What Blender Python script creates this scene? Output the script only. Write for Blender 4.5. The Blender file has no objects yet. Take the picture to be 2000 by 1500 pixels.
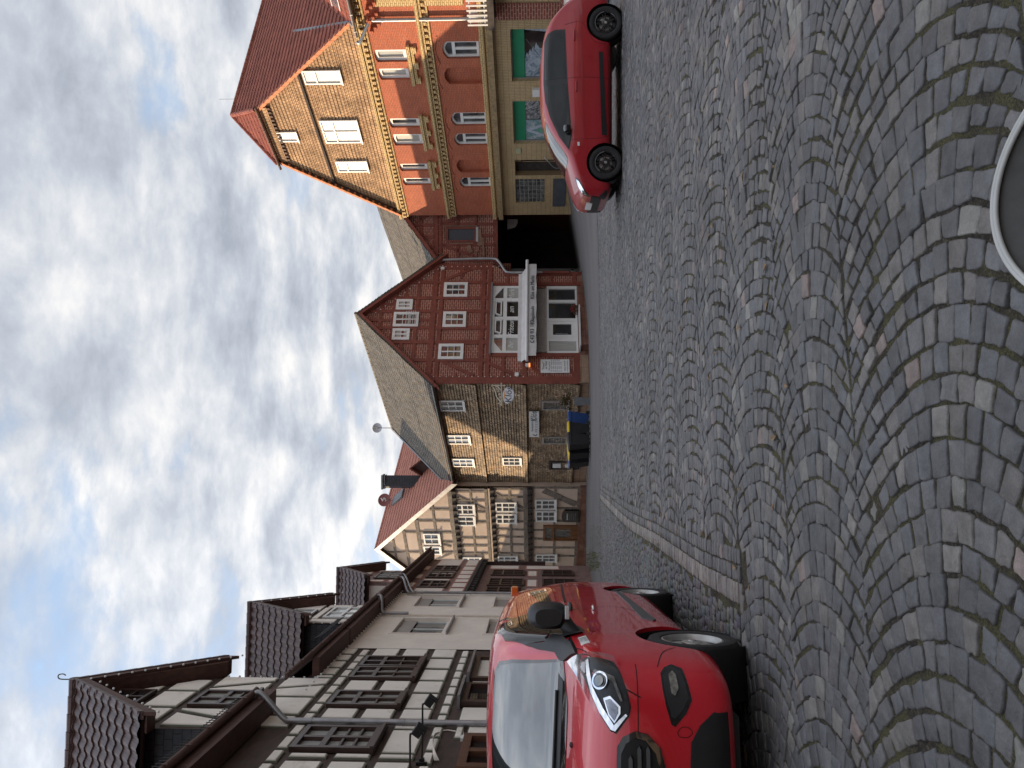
import bpy, bmesh, math, random
import numpy as np
from mathutils import Vector, Matrix
from mathutils.bvhtree import BVHTree
from mathutils.geometry import tessellate_polygon
random.seed(7); rng = np.random.default_rng(7)
R = math.radians
scene = bpy.context.scene
COL = scene.collection
# ------------------------------------------------------------------ camera (a portrait photo stored on its side)
F = 1450.0; PITCH = math.atan(50/1450); CAM = Vector((0, 0, 1.5))
FWD = Vector((0, math.cos(PITCH), math.sin(PITCH))); UPV = Vector((0, -math.sin(PITCH), math.cos(PITCH))); RGT = Vector((1, 0, 0))
cd = bpy.data.cameras.new('camera'); cam = bpy.data.objects.new('camera', cd); COL.objects.link(cam)
cd.sensor_fit = 'HORIZONTAL'; cd.sensor_width = 36; cd.lens = 36*F/2000; cd.clip_start = 0.05; cd.clip_end = 3000
m = Matrix.Identity(4)
for i, ax in enumerate((-UPV, RGT, -FWD)):
    for j in range(3): m[j][i] = ax[j]
m.translation = CAM; cam.matrix_world = m; scene.camera = cam
# ------------------------------------------------------------------ world
SUN_EL = R(15.0); SUN_AZ = R(155.0)          # direction towards the sun in plan
world = bpy.data.worlds.new("World"); scene.world = world; world.use_nodes = True
def build_world():
    nt = world.node_tree; N = nt.nodes; L = nt.links; N.clear()
    out = N.new('ShaderNodeOutputWorld'); bg = N.new('ShaderNodeBackground'); bg.inputs['Strength'].default_value = 0.1
    sky = N.new('ShaderNodeTexSky'); sky.sky_type = 'NISHITA'; sky.sun_disc = False
    sky.sun_elevation = SUN_EL; sky.sun_rotation = math.pi/2 - SUN_AZ
    tc = N.new('ShaderNodeTexCoord'); sep = N.new('ShaderNodeSeparateXYZ'); L.new(tc.outputs['Generated'], sep.inputs[0])
    def M(op, a, b=None, c=None, clamp=False):
        n = N.new('ShaderNodeMath'); n.operation = op; n.use_clamp = clamp
        for i, v in enumerate((a, b, c)):
            if v is None: continue
            if isinstance(v, (int, float)): n.inputs[i].default_value = v
            else: L.new(v, n.inputs[i])
        return n.outputs[0]
    zz = M('ADD', M('MAXIMUM', sep.outputs[2], 0.0), 0.27)
    px = M('DIVIDE', sep.outputs[0], zz); py = M('DIVIDE', sep.outputs[1], zz)
    cmb = N.new('ShaderNodeCombineXYZ'); L.new(px, cmb.inputs[0]); L.new(py, cmb.inputs[1])
    def noise(scale, detail, rough, dist, loc, vec=None, sc=(1, 1, 1)):
        mp = N.new('ShaderNodeMapping'); mp.inputs['Location'].default_value = loc; mp.inputs['Scale'].default_value = sc
        L.new(vec or cmb.outputs[0], mp.inputs[0])
        n = N.new('ShaderNodeTexNoise'); n.inputs['Scale'].default_value = scale; n.inputs['Detail'].default_value = detail
        n.inputs['Roughness'].default_value = rough; n.inputs['Distortion'].default_value = dist; L.new(mp.outputs[0], n.inputs['Vector'])
        return n.outputs['Fac']
    def ramp(x, pts):
        r = N.new('ShaderNodeValToRGB'); L.new(x, r.inputs[0]); el = r.color_ramp.elements
        while len(el) < len(pts): el.new(0.5)
        for e, (p, c) in zip(el, pts): e.position = p; e.color = c if len(c) == 4 else (*c, 1)
        return r.outputs[0]
    big = noise(1.7, 7, 0.55, 0.2, (3.1, 1.7, 0)); fine = noise(6.0, 9, 0.60, 0.15, (7.7, 2.2, 0), sc=(.85, 1.15, 1))
    shade = noise(2.5, 6, 0.50, 0.2, (1.9, 5.1, 0))
    cover = ramp(M('ADD', M('MULTIPLY', big, 0.66), M('MULTIPLY', fine, 0.34)), [(0.36, (0, 0, 0)), (0.46, (1, 1, 1))])
    tone = M('ADD', M('MULTIPLY', shade, 0.5), M('MULTIPLY', fine, 0.5))
    tone = M('ADD', tone, M('MULTIPLY', M('SUBTRACT', M('MAXIMUM', sep.outputs[2], 0.0), 0.36), -0.12))
    ccol = ramp(tone, [(0.38, (3.3, 3.6, 4.2)), (0.46, (4.4, 4.75, 5.35)), (0.53, (5.9, 6.1, 6.45)), (0.60, (7.7, 7.6, 7.5))])
    skb = N.new('ShaderNodeMixRGB'); skb.blend_type = 'MIX'; skb.inputs[0].default_value = 0.75
    L.new(sky.outputs[0], skb.inputs[1]); skb.inputs[2].default_value = (3.6, 5.2, 7.6, 1)
    # paler towards the horizon
    hz = N.new('ShaderNodeMixRGB'); L.new(M('POWER', M('SUBTRACT', 1.0, M('MAXIMUM', sep.outputs[2], 0.0), clamp=True), 5.0), hz.inputs[0])
    L.new(skb.outputs[0], hz.inputs[1]); hz.inputs[2].default_value = (7.4, 7.8, 8.4, 1)
    mx = N.new('ShaderNodeMixRGB'); L.new(cover, mx.inputs[0]); L.new(hz.outputs[0], mx.inputs[1]); L.new(ccol, mx.inputs[2])
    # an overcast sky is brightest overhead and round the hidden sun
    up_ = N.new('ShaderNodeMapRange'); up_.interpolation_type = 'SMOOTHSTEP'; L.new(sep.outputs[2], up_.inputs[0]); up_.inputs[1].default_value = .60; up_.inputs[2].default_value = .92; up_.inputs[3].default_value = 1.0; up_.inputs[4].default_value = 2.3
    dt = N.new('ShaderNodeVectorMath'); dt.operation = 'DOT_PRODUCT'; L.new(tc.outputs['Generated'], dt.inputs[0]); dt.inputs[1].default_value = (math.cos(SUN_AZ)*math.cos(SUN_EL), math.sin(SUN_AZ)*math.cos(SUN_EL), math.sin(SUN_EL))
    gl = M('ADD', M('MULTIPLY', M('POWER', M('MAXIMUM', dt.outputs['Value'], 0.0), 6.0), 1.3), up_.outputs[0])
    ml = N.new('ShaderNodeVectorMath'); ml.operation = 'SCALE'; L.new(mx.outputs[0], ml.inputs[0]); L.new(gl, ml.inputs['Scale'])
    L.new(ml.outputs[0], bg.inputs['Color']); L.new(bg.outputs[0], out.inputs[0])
build_world()
sd = bpy.data.lights.new('sun', 'SUN'); sd.energy = 5.0; sd.angle = R(0.6); sd.color = (1, 0.76, 0.50)
sun = bpy.data.objects.new('sun', sd); COL.objects.link(sun)
sdir = Vector((math.cos(SUN_AZ)*math.cos(SUN_EL), math.sin(SUN_AZ)*math.cos(SUN_EL), math.sin(SUN_EL)))
sun.rotation_euler = sdir.to_track_quat('Z', 'Y').to_euler(); sun.location = (-20, -10, 30)
vs = scene.view_settings; vs.view_transform = 'Standard'; vs.look = 'None'; vs.gamma = 1; vs.exposure = 0.38; vs.use_curve_mapping = False
scene.render.engine = 'CYCLES'
# ------------------------------------------------------------------ pixels, terrain, planes
def ray(U, V): return RGT*((U-750)/F) + UPV*((1000-V)/F) + FWD
def at(U, V, Y):
    r = ray(U, V); return CAM + r*(Y/r.y)
def gz(x, y):
    t = y-14.0; s = (t + math.sqrt(t*t+4))/2 - 0.07*0
    z = -0.048*s
    if y < 14: z *= max(0, 1-(14-y)/6)
    if x > 0: z += 0.0098*min(x, 12)**2*min(1, max(0, (y-16)/22))
    if y > 55: z = z*1.0
    return z
def ghit(U, V):
    r = ray(U, V); t = 1.5/max(1e-4, -r.z)
    for k in range(40):
        p = CAM + r*t; t += (p.z-gz(p.x, p.y))/max(0.02, -r.z)*0.6
    return CAM + r*t
class Pl:
    def __init__(s, P, d):
        s.P = Vector((P[0], P[1], 0)); s.d = Vector((d[0], d[1], 0)).normalized(); s.n = Vector((s.d.y, -s.d.x, 0))
    def w(s, a, z, off=0.0): return s.P + s.d*a + s.n*off + Vector((0, 0, z))
    def px(s, U, V, off=0.0):
        r = ray(U, V); Q = s.P + s.n*off
        t = (Q-CAM).dot(s.n)/r.dot(s.n); p = CAM + r*t
        return ((p-Q).dot(s.d), p.z)
    def rect(s, U0, V0, U1, V1, off=0.0):
        a = s.px(U0, V0, off); b = s.px(U1, V1, off); return (min(a[0], b[0]), min(a[1], b[1]), max(a[0], b[0]), max(a[1], b[1]))
    def shift(s, off):
        q = Pl((s.P.x, s.P.y), (s.d.x, s.d.y)); q.P = s.P + s.n*off; return q
# ------------------------------------------------------------------ objects
def thing(name, label, cat, loc=(0, 0, 0), group=None, rz=0):
    o = bpy.data.objects.new(name, None); COL.objects.link(o); o.location = loc; o.rotation_euler = (0, 0, rz)
    o.empty_display_size = 0.2; o['label'] = label; o['category'] = cat
    if group: o['group'] = group
    return o
def tag(o, label=None, cat=None, group=None, kind=None):
    for k, v in (('label', label), ('category', cat), ('group', group), ('kind', kind)):
        if v: o[k] = v
    return o
def link(o, parent=None, local=False):
    COL.objects.link(o)
    if parent is not None:
        o.parent = parent
        if not local:
            r = parent
            off = Vector(r.location)
            while r.parent is not None and r.parent.type == 'EMPTY' and r.type == 'EMPTY': r = r.parent; off += r.location
            if parent.type == 'EMPTY': o.matrix_parent_inverse = Matrix.Translation(-off)
    return o
def copy_thing(root, loc, rz=0, label=None, scale=None):
    def rec(o, par):
        c = o.copy(); COL.objects.link(c)
        if par is not None: c.parent = par; c.matrix_parent_inverse = o.matrix_parent_inverse.copy()
        for ch in list(o.children): rec(ch, c)
        return c
    r = rec(root, None); r.location = loc; r.rotation_euler = (0, 0, rz)
    if label: r['label'] = label
    if scale: r.scale = scale
    return r
class MB:
    def __init__(s): s.v = []; s.f = []; s.uv = []; s.mi = []; s.cur = 0
    def face(s, pts, uv=None):
        i = len(s.v); s.v += [tuple(p) for p in pts]; s.f.append(tuple(range(i, i+len(pts))))
        s.uv.append(uv or [(p[0], p[2]) for p in pts]); s.mi.append(s.cur)
    def slab(s, pl, pts, o0, o1, back=False):
        n = len(pts)
        s.face([pl.w(a, z, o1) for a, z in pts], list(pts))
        if back: s.face([pl.w(a, z, o0) for a, z in pts][::-1], list(pts)[::-1])
        for i in range(n):
            (a, z), (b, y) = pts[i], pts[(i+1) % n]; L = math.hypot(b-a, y-z)
            dd = o1-o0
            s.face([pl.w(a, z, o1), pl.w(a, z, o0), pl.w(b, y, o0), pl.w(b, y, o1)], [(a, z), (a+dd*.0, z-dd), (b, y-dd), (b, y)])
    def rect(s, pl, r, o0, o1, back=False): s.slab(pl, [(r[0], r[1]), (r[2], r[1]), (r[2], r[3]), (r[0], r[3])], o0, o1, back)
    def bslab(s, pl, pts, o0, o1, b=0.02):
        """slab with a chamfered front edge (convex)"""
        cx = sum(p[0] for p in pts)/len(pts); cz = sum(p[1] for p in pts)/len(pts)
        inn = inset(pts, b)
        n = len(pts)
        s.face([pl.w(a, z, o1) for a, z in inn], inn)
        om = o1-b
        for i in range(n):
            j = (i+1) % n
            s.face([pl.w(*inn[i], o1), pl.w(*pts[i], om), pl.w(*pts[j], om), pl.w(*inn[j], o1)], [inn[i], pts[i], pts[j], inn[j]])
            s.face([pl.w(*pts[i], om), pl.w(*pts[i], o0), pl.w(*pts[j], o0), pl.w(*pts[j], om)], [pts[i], pts[i], pts[j], pts[j]])
    def beam(s, pl, p, q, w, o0, o1, wob=0.0):
        (a, z), (b, y) = p, q; L = math.hypot(b-a, y-z) or 1e-6; nx, nz = -(y-z)/L*w/2, (b-a)/L*w/2
        if wob <= 0: s.slab(pl, [(a-nx, z-nz), (b-nx, y-nz), (b+nx, y+nz), (a+nx, z+nz)], o0, o1); return
        k = max(2, int(L/0.5)); top = []; bot = []
        for i in range(k+1):
            t = i/k; e = random.uniform(-wob, wob); e2 = random.uniform(-wob, wob)
            cx, cz = a+(b-a)*t, z+(y-z)*t
            bot.append((cx-nx*(1+e), cz-nz*(1+e))); top.append((cx+nx*(1+e2), cz+nz*(1+e2)))
        for i in range(k): s.slab(pl, [bot[i], bot[i+1], top[i+1], top[i]], o0, o1)
    def wall(s, pl, outer, holes, off, depth):
        ps = [[Vector((a, z, 0)) for a, z in outer]] + [[Vector((a, z, 0)) for a, z in h] for h in holes]
        flat = [q for l in ps for q in l]
        for t in tessellate_polygon(ps):
            q = [(flat[i].x, flat[i].y) for i in t]; s.face([pl.w(a, z, off) for a, z in q], q)
        for h in holes:
            for i in range(len(h)):
                (a, z), (b, y) = h[i], h[(i+1) % len(h)]
                s.face([pl.w(a, z, off), pl.w(b, y, off), pl.w(b, y, off-depth), pl.w(a, z, off-depth)], [(a, z), (b, y), (b, y+depth), (a, z+depth)])
    def courses(s, pl, poly, h, o0, amp):
        z0 = min(p[1] for p in poly); z1 = max(p[1] for p in poly); n = int(math.ceil((z1-z0)/h))
        for i in range(n):
            a, b = z0+i*h, z0+(i+1)*h
            q = clip(clip(poly, 0, 1, -a), 0, -1, b)
            if len(q) < 3: continue
            s.face([pl.w(x, z, o0+amp*(1-(z-a)/h)) for x, z in q], q)
            lo = [p for p in q if abs(p[1]-a) < 1e-5]
            if len(lo) >= 2:
                x0, x1 = min(p[0] for p in lo), max(p[0] for p in lo)
                s.face([pl.w(x0, a, o0+amp), pl.w(x1, a, o0+amp), pl.w(x1, a, o0), pl.w(x0, a, o0)], [(x0, a), (x1, a), (x1, a), (x0, a)])
    def box(s, c, d, M=None):
        x, y, z = d[0]/2, d[1]/2, d[2]/2; P = []
        for sx, sy, sz in ((-1, -1, -1), (1, -1, -1), (1, 1, -1), (-1, 1, -1), (-1, -1, 1), (1, -1, 1), (1, 1, 1), (-1, 1, 1)):
            v = Vector((sx*x, sy*y, sz*z)); v = (M @ v) if M else v; P.append(Vector(c)+v)
        for f in ((0, 3, 2, 1), (4, 5, 6, 7), (0, 1, 5, 4), (1, 2, 6, 5), (2, 3, 7, 6), (3, 0, 4, 7)):
            q = [P[i] for i in f]; s.face(q, [(0, 0), (d[0], 0), (d[0], d[2]), (0, d[2])])
    def tube(s, pts, r, n=10, cap=True):
        pts = [Vector(p) for p in pts]; rings = []
        for i, p in enumerate(pts):
            t = (pts[min(i+1, len(pts)-1)]-pts[max(i-1, 0)]).normalized()
            a = t.orthogonal().normalized() if i == 0 else (pa - t*pa.dot(t)).normalized()
            pa = a; b = t.cross(a); rr = r[i] if isinstance(r, (list, tuple)) else r
            rings.append([p + (a*math.cos(2*math.pi*k/n)+b*math.sin(2*math.pi*k/n))*rr for k in range(n)])
        for i in range(len(rings)-1):
            for k in range(n):
                l = (k+1) % n; s.face([rings[i][k], rings[i][l], rings[i+1][l], rings[i+1][k]])
        if cap: s.face(rings[0][::-1]); s.face(rings[-1])
    def lathe(s, prof, c=(0, 0, 0), n=24, axis='Z', sc=(1, 1)):
        c = Vector(c); rings = []
        for r, h in prof:
            ring = []
            for k in range(n):
                a = 2*math.pi*k/n; x, y = r*math.cos(a)*sc[0], r*math.sin(a)*sc[1]
                ring.append(c + (Vector((x, y, h)) if axis == 'Z' else Vector((x, h, y)) if axis == 'Y' else Vector((h, x, y))))
            rings.append(ring)
        for i in range(len(rings)-1):
            for k in range(n):
                l = (k+1) % n; s.face([rings[i][k], rings[i][l], rings[i+1][l], rings[i+1][k]])
    def build(s, name, mats, parent=None, smooth=False, local=False, merge=True, bevel=0, kind=None):
        me = bpy.data.meshes.new(name); me.from_pydata(s.v, [], s.f)
        ul = me.uv_layers.new(name='UVMap'); flat = [c for f in s.uv for p in f for c in p]; ul.data.foreach_set('uv', flat)
        if not isinstance(mats, (list, tuple)): mats = [mats]
        for m_ in mats: me.materials.append(m_)
        if len(mats) > 1: me.polygons.foreach_set('material_index', s.mi)
        bm = bmesh.new(); bm.from_mesh(me)
        if merge: bmesh.ops.remove_doubles(bm, verts=bm.verts, dist=1e-5)
        bmesh.ops.recalc_face_normals(bm, faces=bm.faces)
        if bevel:
            bmesh.ops.bevel(bm, geom=[e for e in bm.edges if len(e.link_faces) == 2 and e.calc_face_angle(0) > 0.5], offset=bevel, segments=2, affect='EDGES', profile=0.5)
        bm.to_mesh(me); bm.free()
        if smooth:
            me.polygons.foreach_set('use_smooth', [True]*len(me.polygons))
            try: me.set_sharp_from_angle(angle=R(40))
            except Exception: pass
        o = bpy.data.objects.new(name, me); link(o, parent, local)
        if kind: o['kind'] = kind
        return o
def inset(pts, b):
    n = len(pts); out = []; ar = sum(pts[i][0]*pts[(i+1) % n][1]-pts[(i+1) % n][0]*pts[i][1] for i in range(n)); sg = 1 if ar > 0 else -1
    for i in range(n):
        p0, p1, p2 = Vector(pts[i-1]), Vector(pts[i]), Vector(pts[(i+1) % n])
        d1 = (p1-p0).normalized(); d2 = (p2-p1).normalized(); n1 = Vector((-d1.y, d1.x))*sg; n2 = Vector((-d2.y, d2.x))*sg
        bi = n1+n2; k = bi.dot(n1)
        out.append(tuple(p1+bi*(b/k if k > 0.25 else b)))
    return out
def clip(poly, a, b, c):
    """keep a*x+b*z+c >= 0"""
    out = []; n = len(poly)
    for i in range(n):
        p, q = poly[i], poly[(i+1) % n]; dp, dq = a*p[0]+b*p[1]+c, a*q[0]+b*q[1]+c
        if dp >= 0: out.append(p)
        if (dp >= 0) != (dq >= 0):
            t = dp/(dp-dq); out.append((p[0]+(q[0]-p[0])*t, p[1]+(q[1]-p[1])*t))
    return out
def clip_convex(poly, hull):
    """hull counter-clockwise"""
    for i in range(len(hull)):
        (x0, z0), (x1, z1) = hull[i], hull[(i+1) % len(hull)]
        a, b = -(z1-z0), (x1-x0); poly = clip(poly, a, b, -(a*x0+b*z0))
        if len(poly) < 3: return []
    return poly
def rc(a, b, c, d): return [(a, b), (c, b), (c, d), (a, d)]
def arch(r, rise, n=7):
    a, z0, b, z1 = r; pts = [(a, z0), (b, z0)]
    for i in range(n+1):
        t = i/n; x = b+(a-b)*t; u = 2*t-1; pts.append((x, z1-rise+rise*(1-u*u)))
    return pts
# ------------------------------------------------------------------ materials
def newmat(name):
    m_ = bpy.data.materials.new(name); m_.use_nodes = True; nt = m_.node_tree; nt.nodes.clear()
    o = nt.nodes.new('ShaderNodeOutputMaterial'); p = nt.nodes.new('ShaderNodeBsdfPrincipled'); nt.links.new(p.outputs[0], o.inputs[0])
    return m_, nt, p
def coord(nt, kind='Object', scale=(1, 1, 1), rot=(0, 0, 0)):
    tc = nt.nodes.new('ShaderNodeTexCoord'); mp = nt.nodes.new('ShaderNodeMapping'); mp.inputs['Scale'].default_value = scale
    mp.inputs['Rotation'].default_value = rot
    nt.links.new(tc.outputs[kind], mp.inputs[0]); return mp.outputs[0]
def nz(nt, vec, scale, detail=5, rough=.55, dist=0):
    n = nt.nodes.new('ShaderNodeTexNoise'); n.inputs['Scale'].default_value = scale; n.inputs['Detail'].default_value = detail
    n.inputs['Roughness'].default_value = rough; n.inputs['Distortion'].default_value = dist; nt.links.new(vec, n.inputs['Vector']); return n.outputs['Fac']
def rmp(nt, x, pts):
    r = nt.nodes.new('ShaderNodeValToRGB'); nt.links.new(x, r.inputs[0]); el = r.color_ramp.elements
    while len(el) < len(pts): el.new(0.5)
    for e, (p, c) in zip(el, pts): e.position = p; e.color = (c, c, c, 1) if isinstance(c, (int, float)) else (*c[:3], 1)
    return r.outputs[0]
def mixc(nt, fac, a, b, mode='MIX'):
    n = nt.nodes.new('ShaderNodeMixRGB'); n.blend_type = mode
    for i, v in enumerate((fac, a, b)):
        if isinstance(v, (int, float)): n.inputs[i].default_value = v if i == 0 else (v, v, v, 1)
        elif isinstance(v, tuple): n.inputs[i].default_value = (*v[:3], 1)
        else: nt.links.new(v, n.inputs[i])
    return n.outputs[0]
def bumpn(nt, p, h, strength=.3, dist=.02, prev=None):
    b = nt.nodes.new('ShaderNodeBump'); b.inputs['Strength'].default_value = strength; b.inputs['Distance'].default_value = dist
    nt.links.new(h, b.inputs['Height'])
    if prev: nt.links.new(prev, b.inputs['Normal'])
    nt.links.new(b.outputs[0], p.inputs['Normal']); return b.outputs[0]
def mat(name, col, rough=.75, var=.18, scale=3.0, bump=.15, bscale=60, bdist=.01, metal=0, coat=0, spec=.5, col2=None, grain=None, spots=None):
    m_, nt, p = newmat(name); p.inputs['Roughness'].default_value = rough; p.inputs['Metallic'].default_value = metal
    p.inputs['Specular IOR Level'].default_value = spec; p.inputs['Coat Weight'].default_value = coat; p.inputs['Coat Roughness'].default_value = .04
    v = coord(nt, 'Object', grain or (1, 1, 1))
    lo = tuple(c*(1-var) for c in col); hi = tuple(min(1, c*(1+var)) for c in col)
    c = rmp(nt, nz(nt, v, scale, 6, .6), [(.3, lo), (.7, col2 or hi)])
    if spots: c = mixc(nt, rmp(nt, nz(nt, v, spots[1], 6, .7), [(spots[2], 0), (spots[2]+.12, 1)]), c, spots[0])
    if var > 0 or col2: nt.links.new(c, p.inputs['Base Color'])
    else: p.inputs['Base Color'].default_value = (*col, 1)
    if bump: bumpn(nt, p, nz(nt, v, bscale, 4, .6), bump, bdist)
    return m_
def brickmat(name, c1, c2, mortar, bw, bh, ms=.012, offset=.5, bump=.5, var=.25, stain=None, rough=.8, freq=2, colvar=0.5):
    m_, nt, p = newmat(name); p.inputs['Roughness'].default_value = rough; p.inputs['Specular IOR Level'].default_value = .3
    v = coord(nt, 'UV'); b = nt.nodes.new('ShaderNodeTexBrick'); nt.links.new(v, b.inputs['Vector'])
    b.inputs['Scale'].default_value = 1; b.inputs['Brick Width'].default_value = bw; b.inputs['Row Height'].default_value = bh
    b.inputs['Mortar Size'].default_value = ms; b.inputs['Mortar Smooth'].default_value = .15; b.inputs['Bias'].default_value = 0
    b.offset = offset; b.offset_frequency = freq
    b.inputs['Color1'].default_value = (*c1, 1); b.inputs['Color2'].default_value = (*c2, 1); b.inputs['Mortar'].default_value = (*mortar, 1)
    n1 = nz(nt, v, 1.3, 6, .65); n2 = nz(nt, v, 14, 4, .6)
    c = mixc(nt, 1.0, b.outputs['Color'], rmp(nt, n1, [(.3, 1-var), (.7, 1+var)]), 'MULTIPLY')
    c = mixc(nt, 1.0, c, rmp(nt, n2, [(.3, .82), (.7, 1.15)]), 'MULTIPLY')
    if stain:
        for (sc, lo, col, vs_) in stain: c = mixc(nt, rmp(nt, nz(nt, coord(nt, 'UV', vs_), sc, 6, .7), [(lo, 0), (lo+.15, 1)]), c, col)
    nt.links.new(c, p.inputs['Base Color'])
    pv = bumpn(nt, p, n2, .2, .01)
    inv = rmp(nt, b.outputs['Fac'], [(0, 1), (1, 0)]); bumpn(nt, p, inv, bump, .015, pv)
    return m_
def glass(name, col=(.02, .022, .025), rough=.04, refl=(.5, .5, .5), var=True):
    m_, nt, p = newmat(name); p.inputs['Roughness'].default_value = rough; p.inputs['IOR'].default_value = 1.55
    p.inputs['Specular IOR Level'].default_value = .8; p.inputs['Coat Weight'].default_value = .6; p.inputs['Coat Roughness'].default_value = .02
    v = coord(nt, 'Object'); c = rmp(nt, nz(nt, v, 1.7, 3, .5), [(.35, tuple(x*.5 for x in col)), (.65, tuple(x*1.9 for x in col))])
    nt.links.new(c, p.inputs['Base Color'])
    if var: bumpn(nt, p, nz(nt, v, 1.5, 2, .5), .08, .02)
    return m_
Mt = {}
def text(pl, s, a, z, size, off, m_, parent, name='lettering', shear=0, depth=.004, align='LEFT', xs=1.0):
    cu = bpy.data.curves.new(name, 'FONT'); cu.body = s; cu.size = size; cu.extrude = depth; cu.shear = shear; cu.align_x = align; cu.resolution_u = 3
    tmp = bpy.data.objects.new('tmp', cu); COL.objects.link(tmp)
    dg = bpy.context.evaluated_depsgraph_get(); me = bpy.data.meshes.new_from_object(tmp.evaluated_get(dg)); bpy.data.objects.remove(tmp)
    M4 = Matrix.Identity(4)
    for i, ax in enumerate((pl.d*xs, Vector((0, 0, 1)), pl.n)):
        for j in range(3): M4[j][i] = ax[j]
    M4.translation = pl.w(a, z, off); me.transform(M4); me.name = name
    me.materials.clear(); me.materials.append(m_)
    o = bpy.data.objects.new(name, me); link(o, parent); return o
def window(parent, pl, r, off, fm, gm, cols=2, rows=2, fw=.06, mw=.04, bars=None, th=.05, sill=None, transom=None, name='window', glz=0.0, archr=0, surround=None, inner=None, label=None):
    """r=(s0,z0,s1,z1) on the plane; frame front stands at off+th"""
    a, z0, b, z1 = r; fr = MB()
    if archr:
        o_ = arch(r, archr); i_ = inset(o_, fw)
        for k in range(len(o_)):
            l = (k+1) % len(o_); fr.slab(pl, [o_[k], o_[l], i_[l], i_[k]], off, off+th)
    else:
        for q in (rc(a, z0, b, z0+fw), rc(a, z1-fw, b, z1), rc(a, z0+fw, a+fw, z1-fw), rc(b-fw, z0+fw, b, z1-fw)): fr.slab(pl, q, off, off+th)
    za, zb = z0+fw, z1-fw
    tz = None
    if transom: tz = z0+(z1-z0)*transom; fr.slab(pl, rc(a+fw, tz-mw*.8, b-fw, tz+mw*.8), off, off+th-.006)
    ztop = (tz-mw*.8) if tz else zb
    for i in range(1, cols):
        x = a+(b-a)*i/cols; fr.slab(pl, rc(x-mw*.7, za, x+mw*.7, ztop), off, off+th-.010)
        if tz and not archr: fr.slab(pl, rc(x-mw*.7, tz+mw*.8, x+mw*.7, zb), off, off+th-.010)
    for j in range(1, rows):
        z = za+(ztop-za)*j/rows; fr.slab(pl, rc(a+fw, z-mw*.3, b-fw, z+mw*.3), off, off+th-.02)
    if inner:
        for i in range(cols):
            x = a+(b-a)*(i+.5)/cols; fr.slab(pl, rc(x-mw*.25, za, x+mw*.25, ztop), off, off+th-.022)
            if tz: fr.slab(pl, rc(x-mw*.25, tz+mw*.8, x+mw*.25, zb), off, off+th-.022)
    o = fr.build(name, fm, parent)
    if label: o['label'] = label
    g = MB(); g.slab(pl, (inset(arch(r, archr), fw*.5) if archr else rc(a+fw*.5, z0+fw*.5, b-fw*.5, z1-fw*.5)), off-.02, off+.012, True); g.build('pane', gm, o)
    if sill:
        sm, w_, h_ = sill; q = MB(); q.rect(pl, (a-.05, z0-h_, b+.05, z0-.001), off-.01, off+th+w_, True); q.build('sill', sm, o)
    if surround:
        sm, w_, p_ = surround; q = MB()
        for t in (rc(a-w_, z0-w_, b+w_, z0-.001), rc(a-w_, z1+.001, b+w_, z1+w_), rc(a-w_, z0, a-.001, z1), rc(b+.001, z0, b+w_, z1)): q.slab(pl, t, off-.02, off+p_)
        q.build('surround', sm, o)
    return o
def bez(pts, n=6):
    out = []
    P = [Vector(p) for p in pts]
    for i in range(len(P)-1):
        p0, p1, p2, p3 = P[max(i-1, 0)], P[i], P[i+1], P[min(i+2, len(P)-1)]
        for k in range(n):
            t = k/n; out.append(0.5*((2*p1)+(p2-p0)*t+(2*p0-5*p1+4*p2-p3)*t*t+(3*p1-p0-3*p2+p3)*t**3))
    out.append(P[-1]); return out
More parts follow.
